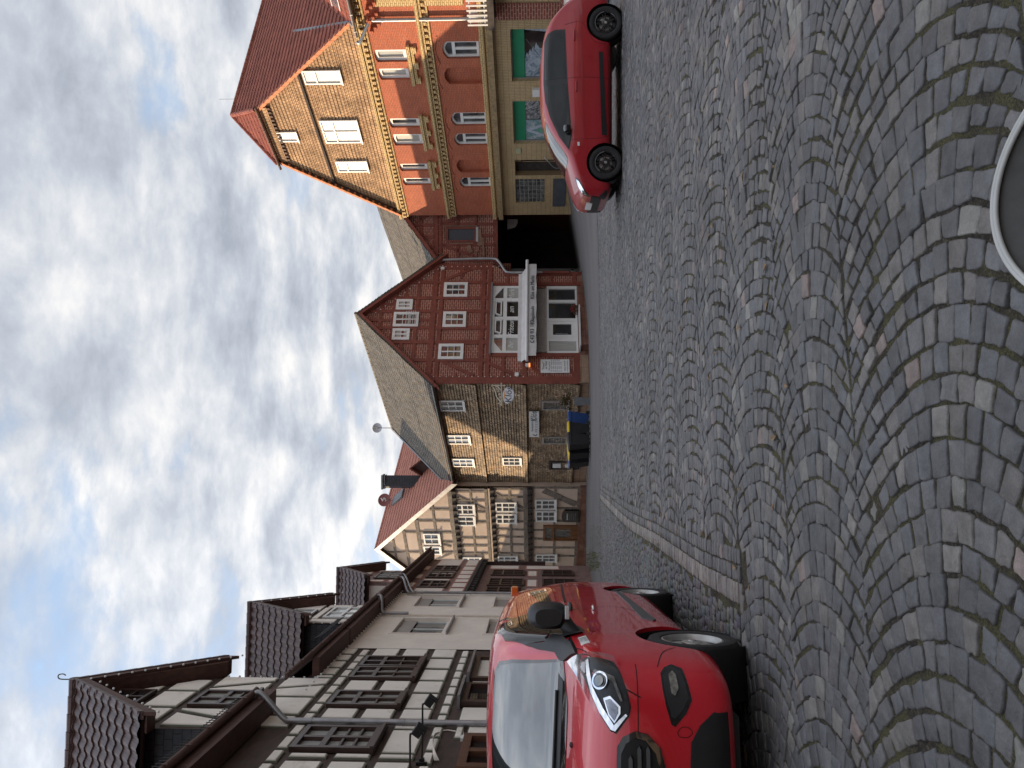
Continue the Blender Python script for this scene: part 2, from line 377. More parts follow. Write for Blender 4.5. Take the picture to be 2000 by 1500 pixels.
def tile_roof(name, m_, corners, parent, tw=.22, th=.30, amp=.022, step=.03, res=5, thick=.07, under=None):
    """corners: coplanar polygon; first edge = eave. Displaced tile sheet clipped to the polygon."""
    C = [Vector(c) for c in corners]; o = C[0]; ex = (C[1]-C[0]).normalized()
    nn = (C[1]-C[0]).cross(C[2]-C[0]).normalized()
    if nn.z < 0: nn = -nn
    ey = nn.cross(ex)
    if ey.z < 0: ey = -ey
    uv = [((c-o).dot(ex), (c-o).dot(ey)) for c in C]
    u0, u1 = min(p[0] for p in uv)-.1, max(p[0] for p in uv)+.1; v0, v1 = -.02, max(p[1] for p in uv)+th
    nu = int((u1-u0)/tw*res)+1; nv = int((v1-v0)/th)+1
    us = u0+np.arange(nu+1)*tw/res; V = []; Fc = []; UVs = []
    ph = (us/tw) % 1.0; wave = np.where(ph < .62, np.sin(ph/.62*np.pi)*amp, -np.sin((ph-.62)/.38*np.pi)*amp*.45)
    rows = []
    for j in range(nv):
        for fr, hh in ((0.0, step), (.97, .004)):
            v = v0+(j+fr)*th; rows.append((v, hh))
    for v, hh in rows:
        jit = rng.normal(0, .0016, nu+1)
        sag = .02*np.sin(us*.55+v*.7)+.012*np.sin(us*1.7-v*.9)
        for k in range(nu+1): V.append(o+ex*us[k]+ey*v+nn*(wave[k]+hh+jit[k]+sag[k]*.5))
    W = nu+1
    for j in range(len(rows)-1):
        for k in range(nu): Fc.append((j*W+k, j*W+k+1, (j+1)*W+k+1, (j+1)*W+k))
    me = bpy.data.meshes.new(name); me.from_pydata([tuple(p) for p in V], [], Fc)
    ul = me.uv_layers.new(name='UVMap'); li = np.empty(len(me.loops), dtype=np.int32); me.loops.foreach_get('vertex_index', li)
    vv = np.array([[(p-o).dot(ex), (p-o).dot(ey)] for p in V]); ul.data.foreach_set('uv', vv[li].astype(np.float32).ravel())
    bm = bmesh.new(); bm.from_mesh(me); n = len(C)
    cen = sum(C, Vector())/n
    for i in range(n):
        a, b = C[i], C[(i+1) % n]; no = (b-a).cross(nn).normalized()
        if (cen-a).dot(no) > 0: no = -no
        bmesh.ops.bisect_plane(bm, geom=bm.verts[:]+bm.edges[:]+bm.faces[:], plane_co=a, plane_no=no, clear_outer=True)
    # thickness board beneath
    k = [bm.verts.new(c-nn*.005) for c in C]; k2 = [bm.verts.new(c-nn*thick) for c in C]
    bm.faces.new(k2)
    for i in range(n): bm.faces.new((k[i], k[(i+1) % n], k2[(i+1) % n], k2[i]))
    bm.to_mesh(me); bm.free(); me.materials.append(m_)
    ob = bpy.data.objects.new(name, me); link(ob, parent); return ob
# ------------------------------------------------------------------ material library
def tilemat(name, c1, c2, tw, th, stain=None, rough=.75, var=.3, bump=.3):
    return brickmat(name, c1, c2, tuple(x*.35 for x in c1), tw, th, ms=.006, offset=0.0, bump=bump, var=var, stain=stain, rough=rough)
Mt['timber_dark'] = mat('timber_dark', (.058, .036, .029), .75, .35, 2.5, .35, 30, grain=(1, 1, 3))
Mt['brown_wood'] = mat('brown_wood', (.10, .042, .022), .5, .3, 3, .2, 40, grain=(3, 3, 1))
Mt['timber_red'] = mat('timber_red', (.20, .050, .032), .7, .25, 4, .25, 40)
Mt['timber_grey'] = mat('timber_grey', (.20, .165, .135), .85, .45, 3, .5, 25, grain=(1, 1, 2), spots=((.05, .036, .03), 5, .55))
Mt['timber_black'] = mat('timber_black', (.045, .035, .03), .85, .4, 4, .4, 30)
Mt['timber_plum'] = mat('timber_plum', (.20, .125, .11), .8, .3, 4, .3, 30)
Mt['pink_paint'] = mat('pink_paint', (.44, .19, .14), .8, .2, 4, .2, 30)
Mt['plaster_cream'] = mat('plaster_cream', (.78, .70, .61), .9, .07, 2, .35, 90, spots=((.62, .54, .44), 2.2, .62))
Mt['plaster_panel'] = mat('plaster_panel', (.80, .74, .66), .9, .07, 1.4, .4, 70, spots=((.66, .59, .50), 2.0, .55))
Mt['panel_edge'] = mat('panel_edge', (.19, .20, .15), .85, .2, 3, .2, 50)
Mt['plaster_peach'] = mat('plaster_peach', (.62, .49, .39), .9, .10, 1.6, .35, 70, spots=((.52, .40, .32), 1.8, .58))
Mt['plaster_pink'] = mat('plaster_pink', (.76, .67, .59), .9, .08, 2, .3, 60)
Mt['white_paint'] = mat('white_paint', (.72, .72, .70), .45, .05, 2, .05, 60)
Mt['white_fabric'] = mat('white_fabric', (.62, .61, .60), .8, .10, 3, .3, 40)
Mt['grey_paint'] = mat('grey_paint', (.33, .30, .27), .6, .1, 3, .1, 60)
Mt['zinc'] = mat('zinc', (.30, .30, .31), .42, .25, 3, .1, 30, metal=.6)
Mt['zinc_light'] = mat('zinc_light', (.36, .37, .38), .4, .15, 3, .05, 30, metal=.5)
Mt['lead'] = mat('lead', (.17, .175, .18), .6, .3, 4, .2, 30)
Mt['sandstone'] = brickmat('sandstone', (.36, .25, .17), (.30, .20, .14), (.16, .11, .08), .9, .38, .012, bump=.5, var=.3)
Mt['redstone'] = brickmat('redstone', (.20, .085, .06), (.26, .14, .10), (.12, .08, .06), .7, .33, .014, bump=.6, var=.35)
Mt['brick_orange'] = brickmat('brick_orange', (.50, .155, .082), (.45, .13, .070), (.22, .09, .06), .26, .078, .008, bump=.4, var=.12)
Mt['brick_yellow'] = brickmat('brick_yellow', (.66, .49, .25), (.60, .43, .21), (.24, .15, .06), .24, .085, .012, bump=.5, var=.15)
Mt['brick_tan'] = brickmat('brick_tan', (.52, .385, .215), (.48, .35, .19), (.25, .17, .09), .085, .26, .009, offset=0, bump=.5, var=.10)
Mt['brick_nogging'] = brickmat('brick_nogging', (.26, .070, .044), (.20, .056, .038), (.44, .28, .22), .34, .115, .016, bump=.4, var=.25)
Mt['shingle_side'] = brickmat('shingle_side', (.48, .345, .215), (.26, .185, .12), (.035, .026, .02), .19, .15, .012, bump=.9, var=.5,
    stain=[(1.1, .55, (.36, .21, .11), (1, .35, 1)), (2.6, .60, (.54, .45, .34), (1, 1, 1)), (.55, .56, (.20, .16, .13), (1, 1, 1))])
Mt['shingle_gable'] = brickmat('shingle_gable', (.48, .31, .175), (.37, .225, .125), (.09, .045, .02), .17, .19, .010, bump=.8, var=.4,
    stain=[(4.5, .60, (.55, .42, .30), (1, 1, 1)), (.9, .60, (.26, .13, .05), (1, .4, 1))])
Mt['tile_red'] = tilemat('tile_red', (.32, .10, .066), (.25, .075, .052), .24, .34, stain=[(1.5, .62, (.16, .045, .03), (1, .3, 1))])
Mt['tile_orange'] = mat('tile_orange', (.62, .22, .09), .7, .2, 3, .2, 30)
Mt['tile_newred'] = tilemat('tile_newred', (.46, .20, .145), (.40, .165, .12), .30, .36, stain=[(2, .68, (.22, .14, .05), (1, 1, 1))], var=.12)
Mt['tile_brown'] = tilemat('tile_brown', (.085, .048, .042), (.065, .038, .034), .30, .36, stain=[(2.6, .6, (.05, .032, .03), (1, 1, 1))], rough=.45, var=.3)
Mt['tile_grey'] = tilemat('tile_grey', (.24, .22, .19), (.165, .15, .13), .20, .20, stain=[(1.3, .55, (.10, .085, .075), (1, 1, 1)), (6, .60, (.42, .38, .30), (1, 1, 1))], rough=.85, var=.35, bump=.6)
Mt['slate'] = brickmat('slate', (.05, .052, .06), (.038, .040, .046), (.012, .012, .014), .22, .18, .008, bump=.9, var=.3, rough=.5)
Mt['copper_flash'] = mat('copper_flash', (.085, .04, .03), .6, .2, 3, .1, 30)
Mt['white_soffit'] = mat('white_soffit', (.5, .48, .45), .6, .05, 3)
Mt['soffit'] = mat('soffit', (.075, .032, .022), .7, .3, 3, .2, 40, grain=(3, 3, 1))
Mt['black_metal'] = mat('black_metal', (.012, .012, .013), .45, .2, 5, .05, 80, metal=.3)
Mt['glass'] = glass('window_glass', (.055, .06, .065))
Mt['glass_dark'] = glass('window_glass_dark', (.014, .014, .015))
Mt['curtain'] = mat('curtain_behind_glass', (.40, .40, .37), .2, .12, 6, .0, coat=.5, grain=(6, 6, .3))
Mt['pale_curtain'] = mat('pale_blind', (.62, .60, .54), .35, .10, 3, .0, coat=.3, grain=(5, 5, .5))  # paler pane colour than the other curtains
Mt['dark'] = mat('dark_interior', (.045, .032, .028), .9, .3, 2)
Mt['ink'] = mat('ink', (.035, .05, .06), .7, .1, 3)
Mt['ink_soft'] = mat('ink_soft', (.17, .20, .26), .7, .1, 3)
Mt['leaf'] = mat('leaf', (.045, .085, .022), .7, .4, 6, .1)
Mt['leaf_dry'] = mat('leaf_dry', (.10, .075, .03), .8, .4, 6, .1)
Mt['petal'] = mat('petal', (.35, .03, .05), .7, .4, 9, .1)
# ------------------------------------------------------------------ ground sheet
def grid_obj(name, xs, ys, dz, m_, kind='structure'):
    V = [(x, y, gz(x, y)+dz) for y in ys for x in xs]; W = len(xs)
    Fs = [(j*W+i, j*W+i+1, (j+1)*W+i+1, (j+1)*W+i) for j in range(len(ys)-1) for i in range(W-1)]
    me = bpy.data.meshes.new(name); me.from_pydata(V, [], Fs); me.materials.append(m_); me.polygons.foreach_set('use_smooth', [True]*len(Fs))
    o = bpy.data.objects.new(name, me); COL.objects.link(o); o['kind'] = kind; return o
def joint_mat():
    m_, nt, p = newmat('joint_soil'); p.inputs['Roughness'].default_value = .95; v = coord(nt)
    c = rmp(nt, nz(nt, v, 60, 4, .7), [(.38, (.020, .017, .014)), (.55, (.075, .060, .042)), (.68, (.20, .16, .11))])
    moss = rmp(nt, nz(nt, v, 2.6, 5, .7), [(.44, 0), (.56, 1)])
    mc = rmp(nt, nz(nt, v, 120, 3, .7), [(.35, (.035, .034, .014)), (.65, (.19, .17, .075))])
    nt.links.new(mixc(nt, moss, c, mc), p.inputs['Base Color']); bumpn(nt, p, nz(nt, v, 110, 4, .8), 1, .03); return m_
def asphalt_mat():
    m_, nt, p = newmat('asphalt'); p.inputs['Roughness'].default_value = .85; v = coord(nt)
    c = rmp(nt, nz(nt, coord(nt, 'Object', (.25, 1.4, 1)), .8, 6, .65), [(.3, (.085, .080, .080)), (.7, (.13, .12, .118))])
    c = mixc(nt, 1, c, rmp(nt, nz(nt, v, 30, 4, .7), [(.3, .75), (.7, 1.25)]), 'MULTIPLY'); nt.links.new(c, p.inputs['Base Color'])
    bumpn(nt, p, nz(nt, v, 90, 3, .7), .4, .01); return m_
Mt['joint'] = joint_mat(); Mt['asphalt'] = asphalt_mat()
Y_ROAD = 23.2
grid_obj('ground', [x*1.0 for x in (-300, -200, -120, -80, -60, -45)]+[x*1.0 for x in range(-36, 37, 1)]+[45., 60., 80., 120., 200., 300.],
         [-300., -200., -100., -60., -40., -25., -15., -10., -6., -3.]+[x*.5 for x in range(-4, 130)]+[70., 80., 100., 140., 200., 300.], -.0092, Mt['joint'])
grid_obj('road', [x*.5 for x in range(-30, 81)], [Y_ROAD+x*.5 for x in range(0, 50)], .006, Mt['asphalt'])
# ------------------------------------------------------------------ cobblestones
def stone_mat():
    m_, nt, p = newmat('basalt_setts'); v = coord(nt)
    at_ = nt.nodes.new('ShaderNodeAttribute'); at_.attribute_name = 'tone'
    c = mixc(nt, 1, at_.outputs['Color'], rmp(nt, nz(nt, v, 11, 7, .7), [(.28, .62), (.72, 1.32)]), 'MULTIPLY')
    c = mixc(nt, 1, c, rmp(nt, nz(nt, v, 130, 3, .6), [(.3, .86), (.7, 1.14)]), 'MULTIPLY')
    c = mixc(nt, 1, c, rmp(nt, nz(nt, v, .55, 5, .65), [(.34, .74), (.66, 1.20)]), 'MULTIPLY')
    c = mixc(nt, rmp(nt, nz(nt, v, 1.9, 7, .75), [(.60, 0), (.75, .45)]), c, (.115, .105, .090))
    c = mixc(nt, rmp(nt, nz(nt, v, 260, 2, .5), [(.72, 0), (.78, .5)]), c, (.26, .25, .23))
    nt.links.new(c, p.inputs['Base Color'])
    nt.links.new(rmp(nt, nz(nt, v, 14, 4, .6), [(.3, .42), (.7, .68)]), p.inputs['Roughness']); p.inputs['Specular IOR Level'].default_value = .42
    b1 = bumpn(nt, p, nz(nt, v, 24, 6, .65), .75, .013); bumpn(nt, p, nz(nt, v, 170, 3, .6), .22, .004, b1); return m_
Mt['stone'] = stone_mat()
SV = []; SF = []; ST = []     # verts, faces, tone per face
SE = Vector((.988, .152)); SFv = Vector((-.152, .988))
strip_px = [(530, 1171), (525, 1172.5), (498, 1197), (462, 1234), (432, 1281), (396, 1327), (360, 1372), (314, 1449)]
BAND = [ghit(u, v).to_2d() for u, v in strip_px]
BAND[0] = BAND[1] + (BAND[1]-BAND[2]).normalized()*.8
CORNER = BAND[-1]
LEFTEND = ghit(33, 1454).to_2d(); LEFTEND = CORNER + (LEFTEND-CORNER)*3.2
def band_side(p):
    """signed distance to the curved kerb strip (positive = plaza side), and whether p is within its length"""
    best = 1e9; sg = 1
    for i in range(len(BAND)-1):
        a, b = BAND[i], BAND[i+1]; d = b-a; t = max(0, min(1, (p-a).dot(d)/d.length_squared)); q = a+d*t; L = (p-q).length
        if L < best:
            best = L; cr = d.x*(p-a).y-d.y*(p-a).x; sg = 1 if cr > 0 else -1
    return best*sg
def in_bay(p):
    if p.y < 4.0: return False
    s = band_side(p)
    d = LEFTEND-CORNER; below = d.x*(p-CORNER).y-d.y*(p-CORNER).x   # <0 : beyond the straight line (far side)
    return s < 0 and below < 0 and p.y < Y_ROAD+2
PAL = [(.093, .092, .094), (.084, .083, .087), (.104, .101, .100), (.076, .075, .077), (.116, .108, .101), (.089, .090, .094)]
def tone():
    r = random.random()
    if r < .030: c = (.165, .16, .145)
    elif r < .045: c = (.185, .145, .13)
    elif r < .10: c = (.145, .135, .125)
    else: c = random.choice(PAL)
    k = random.uniform(.96, 1.34); return tuple(x*k for x in c)
def add_stone(q, joint=.012, col=None):
    """q: four corners in plan (Vector2), counter-clockwise"""
    cen = sum(q, Vector((0, 0)))/4; dist = cen.length
    if abs(cen.x) > .58*max(cen.y, 0)+3.4: return
    q = [c+(cen-c).normalized()*joint*random.uniform(.35, .95) + Vector((random.gauss(0, .0035), random.gauss(0, .0035))) for c in q]
    col = col or tone(); h0 = gz(cen.x, cen.y)+random.gauss(0, .0030); tx, ty = random.gauss(0, .022), random.gauss(0, .022)
    def P(p, z): return (p.x, p.y, h0+z+(p.x-cen.x)*tx+(p.y-cen.y)*ty)
    near = dist < 8.0
    if near:
        ring = []
        for i in range(4):
            a, b = q[i], q[(i+1) % 4]; pr = q[i-1]
            r0 = min(.008, (b-a).length*.12)
            ring += [a+(pr-a).normalized()*r0*random.uniform(.5, 1.3), a+(b-a).normalized()*r0*random.uniform(.5, 1.3)]
            nrm = Vector(((b-a).y, -(b-a).x)).normalized()
            for t in (.36, .66): ring.append(a+(b-a)*t + nrm*random.gauss(.0005, .0030))
    else: ring = list(q)
    n = len(ring); k0 = len(SV)
    levels = ((1.0, -.035), (1.0, -.007), (.955, -.0018), (.86, .0)) if near else ((1.0, -.03), (.99, -.008), (.88, 0.0))
    for s_, z in levels:
        for p in ring: SV.append(P(cen+(p-cen)*s_, z+(random.gauss(0, .0008) if near else 0)))
    for l in range(len(levels)-1):
        for i in range(n):
            j = (i+1) % n; SF.append((k0+l*n+i, k0+l*n+j, k0+(l+1)*n+j, k0+(l+1)*n+i)); ST.append(col)
    t = k0+(len(levels)-1)*n
    if near:
        SV.append(P(cen, .0012+random.gauss(0, .001))); c_ = len(SV)-1
        for i in range(n): SF.append((t+i, t+(i+1) % n, c_)); ST.append(col)
    else: SF.append(tuple(range(t, t+n))); ST.append(col)
def arcs():
    seams = [-.66, .75, 2.17, 3.59, 4.62, 5.72, 6.85, 8.0]
    while seams[-1] < Y_ROAD+8: seams.append(seams[-1]+random.uniform(1.12, 1.25))
    for si in range(len(seams)-1):
        f0, f1 = seams[si], seams[si+1]; H = (f1-f0)/2; fc = (f0+f1)/2; am = R(46) if si < 4 else R(34); jt = .004 if si < 4 else .007; Rr = H/math.sin(am); Rc = Rr*math.cos(am)
        emax = .58*f1+5.2; e = -emax-1; big = si < 3
        while e < emax:
            pitch = pit0 = random.uniform(.112, .142); rg = random.uniform(.002, .016) if si < 3 else random.uniform(0, .007) if si < 6 else 0; rw_ = random.uniform(-.02, .02); pw_ = random.uniform(0, 6)
            Ls = []; th = -am
            while th < am-R(2):
                th0 = th; th += random.uniform(.082, .118)/Rr; 
                if am-th < .05/Rr: th = am
                th = min(th, am); Ls.append((th0, th))
            for a, b in Ls:
                def pt(t_, outer):
                    if outer:
                        pitch = pit0-rg
                        s_ = math.sin(t_)*(1+pitch*math.cos(t_)/Rr); s_ = max(-math.sin(am), min(math.sin(am), s_)); t2 = math.asin(s_)
                        ee, ff = e+pitch+Rr*math.cos(t2)-Rc, fc+Rr*math.sin(t2)
                    else: ee, ff = e+Rr*math.cos(t_)-Rc, fc+Rr*math.sin(t_)
                    ff += .018*math.sin(ee*2.3+si*1.7); ee += .02*math.sin(ff*3.1+ee*.8)+.010*math.sin(ff*5+pw_ if not outer else ff*5)
                    return SE*ee+SFv*ff
                q = [pt(a, 0), pt(a, 1), pt(b, 1), pt(b, 0)][::-1]
                c = sum(q, Vector((0, 0)))/4
                if c.y < 1.2 or c.y > Y_ROAD+.1: continue
                if c.x < 1.0 and c.y > 4.6:
                    s = band_side(c)
                    if -60 < s < .43 and c.y > CORNER.y-.1 and (s > 0 or in_bay(c)): continue
                    if in_bay(c): continue
                    if s <= 0 and c.y > CORNER.y-.05 and c.x < CORNER.x+.3: continue
                add_stone([v_+Vector((random.gauss(0, jt), random.gauss(0, jt))) for v_ in q], .0085 if si < 4 else .0065)
            e += pitch
arcs()
def poly_rows():
    pts = BAND; cum = [0]
    for i in range(len(pts)-1): cum.append(cum[-1]+(pts[i+1]-pts[i]).length)
    def P(s, off):
        s = max(0, min(cum[-1]-1e-6, s)); i = max(k for k in range(len(cum)-1) if cum[k] <= s); t = (s-cum[i])/(cum[i+1]-cum[i])
        d1 = (pts[i+1]-pts[i]).normalized(); d0 = (pts[i]-pts[i-1]).normalized() if i else d1; d2 = (pts[i+2]-pts[i+1]).normalized() if i+2 < len(pts) else d1
        d = ((d0+d1)/2*(1-t)+(d1+d2)/2*t).normalized(); q = pts[i]+(pts[i+1]-pts[i])*t
        return q+Vector((-d.y, d.x))*off
    for o0, o1, kind in ((0, .17, 1), (.17, .295, 0), (.295, .42, 0)):
        s = 0
        while s < cum[-1]:
            l = random.uniform(.075, .105); col = None
            if kind:
                k = random.uniform(.8, 1.15); col = tuple(x*k for x in random.choice([(.215, .185, .165), (.20, .175, .16), (.235, .205, .18), (.185, .17, .16)]))
            add_stone([P(s, o0), P(s+l, o0), P(s+l, o1), P(s, o1)], .011, col); s += l
    d = (LEFTEND-CORNER); L = d.length; d = d.normalized(); nn = Vector((-d.y, d.x)); s = -.1
    while s < L:
        l = random.uniform(.1, .16); k = random.uniform(.8, 1.1); a, b = CORNER+d*s, CORNER+d*(s+l)
        add_stone([a-nn*.045, b-nn*.045, b+nn*.045, a+nn*.045], .008, (.17*k, .15*k, .135*k)); s += l
poly_rows()
def bay():
    y = CORNER.y-3; row = 0
    while y < Y_ROAD+.5:
        h = random.uniform(.085, .115); x = -.56*y-2.6+random.uniform(0, .1)
        while x < 1.0:
            l = random.uniform(.075, .12); w = .05*math.sin(x*1.1+y*.7)
            c = Vector((x+l/2, y+h/2+w))
            if c.y > 4.6 and in_bay(c) and band_side(c) < -.03:
                e = [random.gauss(0, .008) for _ in range(4)]
                add_stone([Vector((x, y+w+e[0])), Vector((x+l, y+w+e[1])), Vector((x+l+e[2], y+h+w)), Vector((x+e[3], y+h+w))], .012, tuple(v*random.uniform(.92, 1.25) for v in random.choice(PAL)))
            x += l
        y += h
bay()
def build_stones():
    me = bpy.data.meshes.new('cobblestone_pavement')
    V = np.array(SV, dtype=np.float32); me.vertices.add(len(V)); me.vertices.foreach_set('co', V.ravel())
    cnt = np.array([len(f) for f in SF], dtype=np.int32); loops = np.fromiter((i for f in SF for i in f), dtype=np.int32)
    me.loops.add(len(loops)); me.loops.foreach_set('vertex_index', loops); me.polygons.add(len(cnt))
    me.polygons.foreach_set('loop_start', np.concatenate(([0], np.cumsum(cnt)[:-1])).astype(np.int32))
    try: me.polygons.foreach_set('loop_total', cnt)
    except Exception: pass
    me.update(calc_edges=True); me.validate()
    a = me.attributes.new('tone', 'FLOAT_COLOR', 'FACE'); t = np.ones((len(ST), 4), dtype=np.float32); t[:, :3] = np.array(ST); a.data.foreach_set('color', t.ravel())
    me.polygons.foreach_set('use_smooth', [True]*len(me.polygons)); me.materials.append(Mt['stone'])
    o = bpy.data.objects.new('cobblestone_pavement', me); COL.objects.link(o); o['kind'] = 'structure'
    print('stones faces', len(SF))
build_stones(); SV = SF = ST = None
def litter():
    mb = MB()
    for k in range(95):
        if k < 45: U, V = random.uniform(420, 560), random.uniform(1190, 1300)
        else: U, V = random.uniform(350, 1480), random.uniform(1180, 1560)
        p = ghit(U, V); 
        if in_bay(p.to_2d()) and p.y < 9: continue
        a = random.uniform(0, 6.28); l = random.uniform(.02, .05); c = Vector((math.cos(a), math.sin(a), 0)); s = Vector((-c.y, c.x, 0)); z = Vector((0, 0, .012))
        mb.face([p+z-c*l, p+z*2+s*l*.5, p+z*1.3+c*l, p+z*2.3-s*l*.5])
    o = mb.build('fallen_leaves', mat('fallen_leaf', (.22, .14, .075), .8, .4, 40), None); o['kind'] = 'stuff'
    # moss and grass tufts in the joints and along the verge
    mb = MB()
    def tuft(p, n, h):
        for _ in range(n):
            a = random.uniform(0, 6.28); r = random.uniform(0, .02+h*.3); b = p+Vector((math.cos(a)*r, math.sin(a)*r, -.004)); w = random.uniform(.002, .004)*(1+h*6)
            t = b+Vector((random.gauss(0, h*.35), random.gauss(0, h*.35), h*random.uniform(.5, 1.1))); s = Vector((math.cos(a+1.5), math.sin(a+1.5), 0))*w
            mb.face([b-s, b+s, t])
    for k in range(3800):
        U, V = random.uniform(-20, 1520), random.uniform(1340, 2020); p = ghit(U, V)
        if math.sin(p.x*2.1+p.y*1.3)+math.sin(p.x*.9-p.y*2.2)+random.gauss(0, .5) < .7: continue
        p.z = gz(p.x, p.y)-.011; tuft(p, 6, .011)
    for k in range(420):
        U = random.uniform(385, 475) if k < 300 else random.uniform(360, 560); V = random.uniform(1148, 1172) if k < 300 else random.uniform(1165, 1215)
        p = ghit(U, V); tuft(p, 5, random.uniform(.06, .32) if k < 300 and U < 420 else random.uniform(.02, .07))
    o = mb.build('grass_in_joints', mat('grass_blade', (.10, .105, .030), .8, .4, 30), None, merge=False); o['kind'] = 'stuff'
litter()
# ================================================================== LEFT ROW
D_L = 5.6
PL = Pl((-D_L, 0), (-.0927, .9957)); 
# plane with d pointing away (to the right in the picture); n points to the square
PL.P = Vector((-D_L, 0, 0))
def sU(U, off=0.0): return PL.px(U, 1000, off)[0]
Z_EAVE = 7.12
def gutter(parent, pl, s0, s1, z, off, r=.075, m_=None, name='gutter'):
    mb = MB(); n = 8
    for i in range(n):
        a0, a1 = math.pi*i/n, math.pi*(i+1)/n
        p = lambda s_, a: pl.w(s_, z-math.sin(a)*r, off+math.cos(a)*r)
        mb.face([p(s0, a0), p(s1, a0), p(s1, a1), p(s0, a1)])
    for s_ in (s0, s1): mb.face([pl.w(s_, z-math.sin(math.pi*i/n)*r, off+math.cos(math.pi*i/n)*r) for i in range(n+1)])
    s_ = s0+.3
    while s_ < s1:
        mb.rect(pl.shift(off), (s_-.012, z-r*1.1, s_+.012, z+.01), r-.005, r+.012); s_ += .8
    return mb.build(name, m_ or Mt['copper_flash'], parent)
def row_roof(parent, name, m_, s0, s1, z_e, off, run, slope, soff=True, tw=.30, th=.36, vis=True, back=True):
    """main roof from an eave on plane PL going back"""
    t = math.tan(R(slope)); c = [PL.w(s0, z_e, off), PL.w(s1, z_e, off), PL.w(s1, z_e+t*run, off-run), PL.w(s0, z_e+t*run, off-run)]
    tile_roof(name, m_, c, parent, tw=tw, th=th, amp=.03, step=.03)
    mb = MB(); mb.rect(PL, (s0+.02, z_e-.20, s1-.02, z_e-.02), .03, off-.02, True)
    mb.build('eave_board', Mt['soffit'], parent)
    if back:
        mb = MB(); c2 = [PL.w(s0, z_e, off-2*run), PL.w(s1, z_e, off-2*run), c[2], c[3]]; mb.face(c2)
        for s_ in (s0+.3, s1-.3): mb.face([PL.w(s_, z_e-1.5, -.05), PL.w(s_, z_e+.3, -.05), PL.w(s_, z_e+t*run-.1, off-run), PL.w(s_, z_e, off-2*run+.1), PL.w(s_, z_e-6, off-2*run+.1), PL.w(s_, z_e-6, 0)])
        mb.build('rear_roof', m_, parent)
def gabled_dormer(parent, sc, hw, z_ridge, z_e, zb, off_f, depth, roofm, wall_o=0.0, tw=.30, th=.36, over=.35, cheekm=None, cheek_side=True):
    """cross gable whose face lies on PL (off wall_o); ridge runs back"""
    ze = z_e
    for sg in (-1, 1):
        a = sc+sg*hw
        c = [PL.w(a, ze, off_f), PL.w(a, ze, off_f-depth), PL.w(sc, z_ridge, off_f-depth), PL.w(sc, z_ridge, off_f)]
        tile_roof('roof', roofm, c, parent, tw=tw, th=th, amp=.035, step=.035)
    # barge boards with cap tiles
    for sg in (-1, 1):
        a = sc+sg*hw; mb = MB(); L = math.hypot(hw, z_ridge-ze); ux, uz = (sc-a)/L, (z_ridge-ze)/L
        mb.slab(PL, [(a, ze-.02), (a-ux*0+sg*0, ze-.30), (sc, z_ridge-.34), (sc, z_ridge-.04)], off_f-.06, off_f+.012, True)
        mb.slab(PL, [(a+sg*.0, ze-.12), (a-sg*.30, ze-.02-.12), (sc, z_ridge-.36), (sc, z_ridge-.20)], wall_o+.01, off_f-.062)
        mb.build('barge_board', Mt['soffit'], parent)
        mb = MB(); k = int(L/.33)
        for i in range(k):
            t0, t1 = i/k, (i+1)/k-.004
            p0, p1 = (a+(sc-a)*t0, ze+(z_ridge-ze)*t0), (a+(sc-a)*t1, ze+(z_ridge-ze)*t1)
            h = .075-.03*0
            mb.slab(PL, [(p0[0], p0[1]-.05), (p1[0], p1[1]-.05), (p1[0], p1[1]+.045), (p0[0], p0[1]+.085)], off_f-.14, off_f+.03, True)
        mb.build('verge_tiles', roofm, parent)
    mb = MB(); k = int(depth/.38)
    for i in range(k):
        mb.tube([PL.w(sc, z_ridge+.005, off_f-depth*i/k+.02), PL.w(sc, z_ridge+.012, off_f-depth*(i+1)/k)], [.125, .105], 10)
    mb.build('ridge_tiles', roofm, parent)
    if cheekm:
        for sg in (-1, 1):
            a = sc+sg*(hw-over); q = MB(); q.face([PL.w(a, zb, wall_o-.01), PL.w(a, ze+.1, wall_o-.01), PL.w(a, ze+.1, wall_o-depth), PL.w(a, zb, wall_o-depth)],
                   [(0, zb), (0, ze), (depth, ze), (depth, zb)]); q.build('slate_cheek', cheekm, parent)
def downpipe(parent, pl, sg_, zg, offg, sw, offw, zt, zb, r=.055, m_=None, name='downpipe'):
    mb = MB(); pts = bez([pl.w(sg_, zg, offg), pl.w(sg_, zg-.16, offg), pl.w(sw, zt+.10, offw+.05), pl.w(sw, zt-.08, offw), pl.w(sw, zt-.4, offw)], 5)
    mb.tube(pts+[pl.w(sw, zb, offw)], r, 12)
    z = zt-.5
    while z > zb+.3:
        mb.tube([pl.w(sw, z, offw), pl.w(sw, z+.05, offw)], r*1.22, 12); z -= 1.9
    return mb.build(name, m_ or Mt['zinc'], parent, smooth=True)
def bulbs(parent, pts, r=.028):
    mb = MB(); mb.lathe([(0.002, -r), (r*.7, -r*.7), (r, 0), (r*.7, r*.7), (.002, r)], (0, 0, 0), 8)
    b = mb.build('light_bulb', Mt['white_paint'], parent, smooth=True); b.location = pts[0]
    for p in pts[1:]:
        c = b.copy(); COL.objects.link(c); c.parent = parent; c.matrix_parent_inverse = b.matrix_parent_inverse.copy(); c.location = p
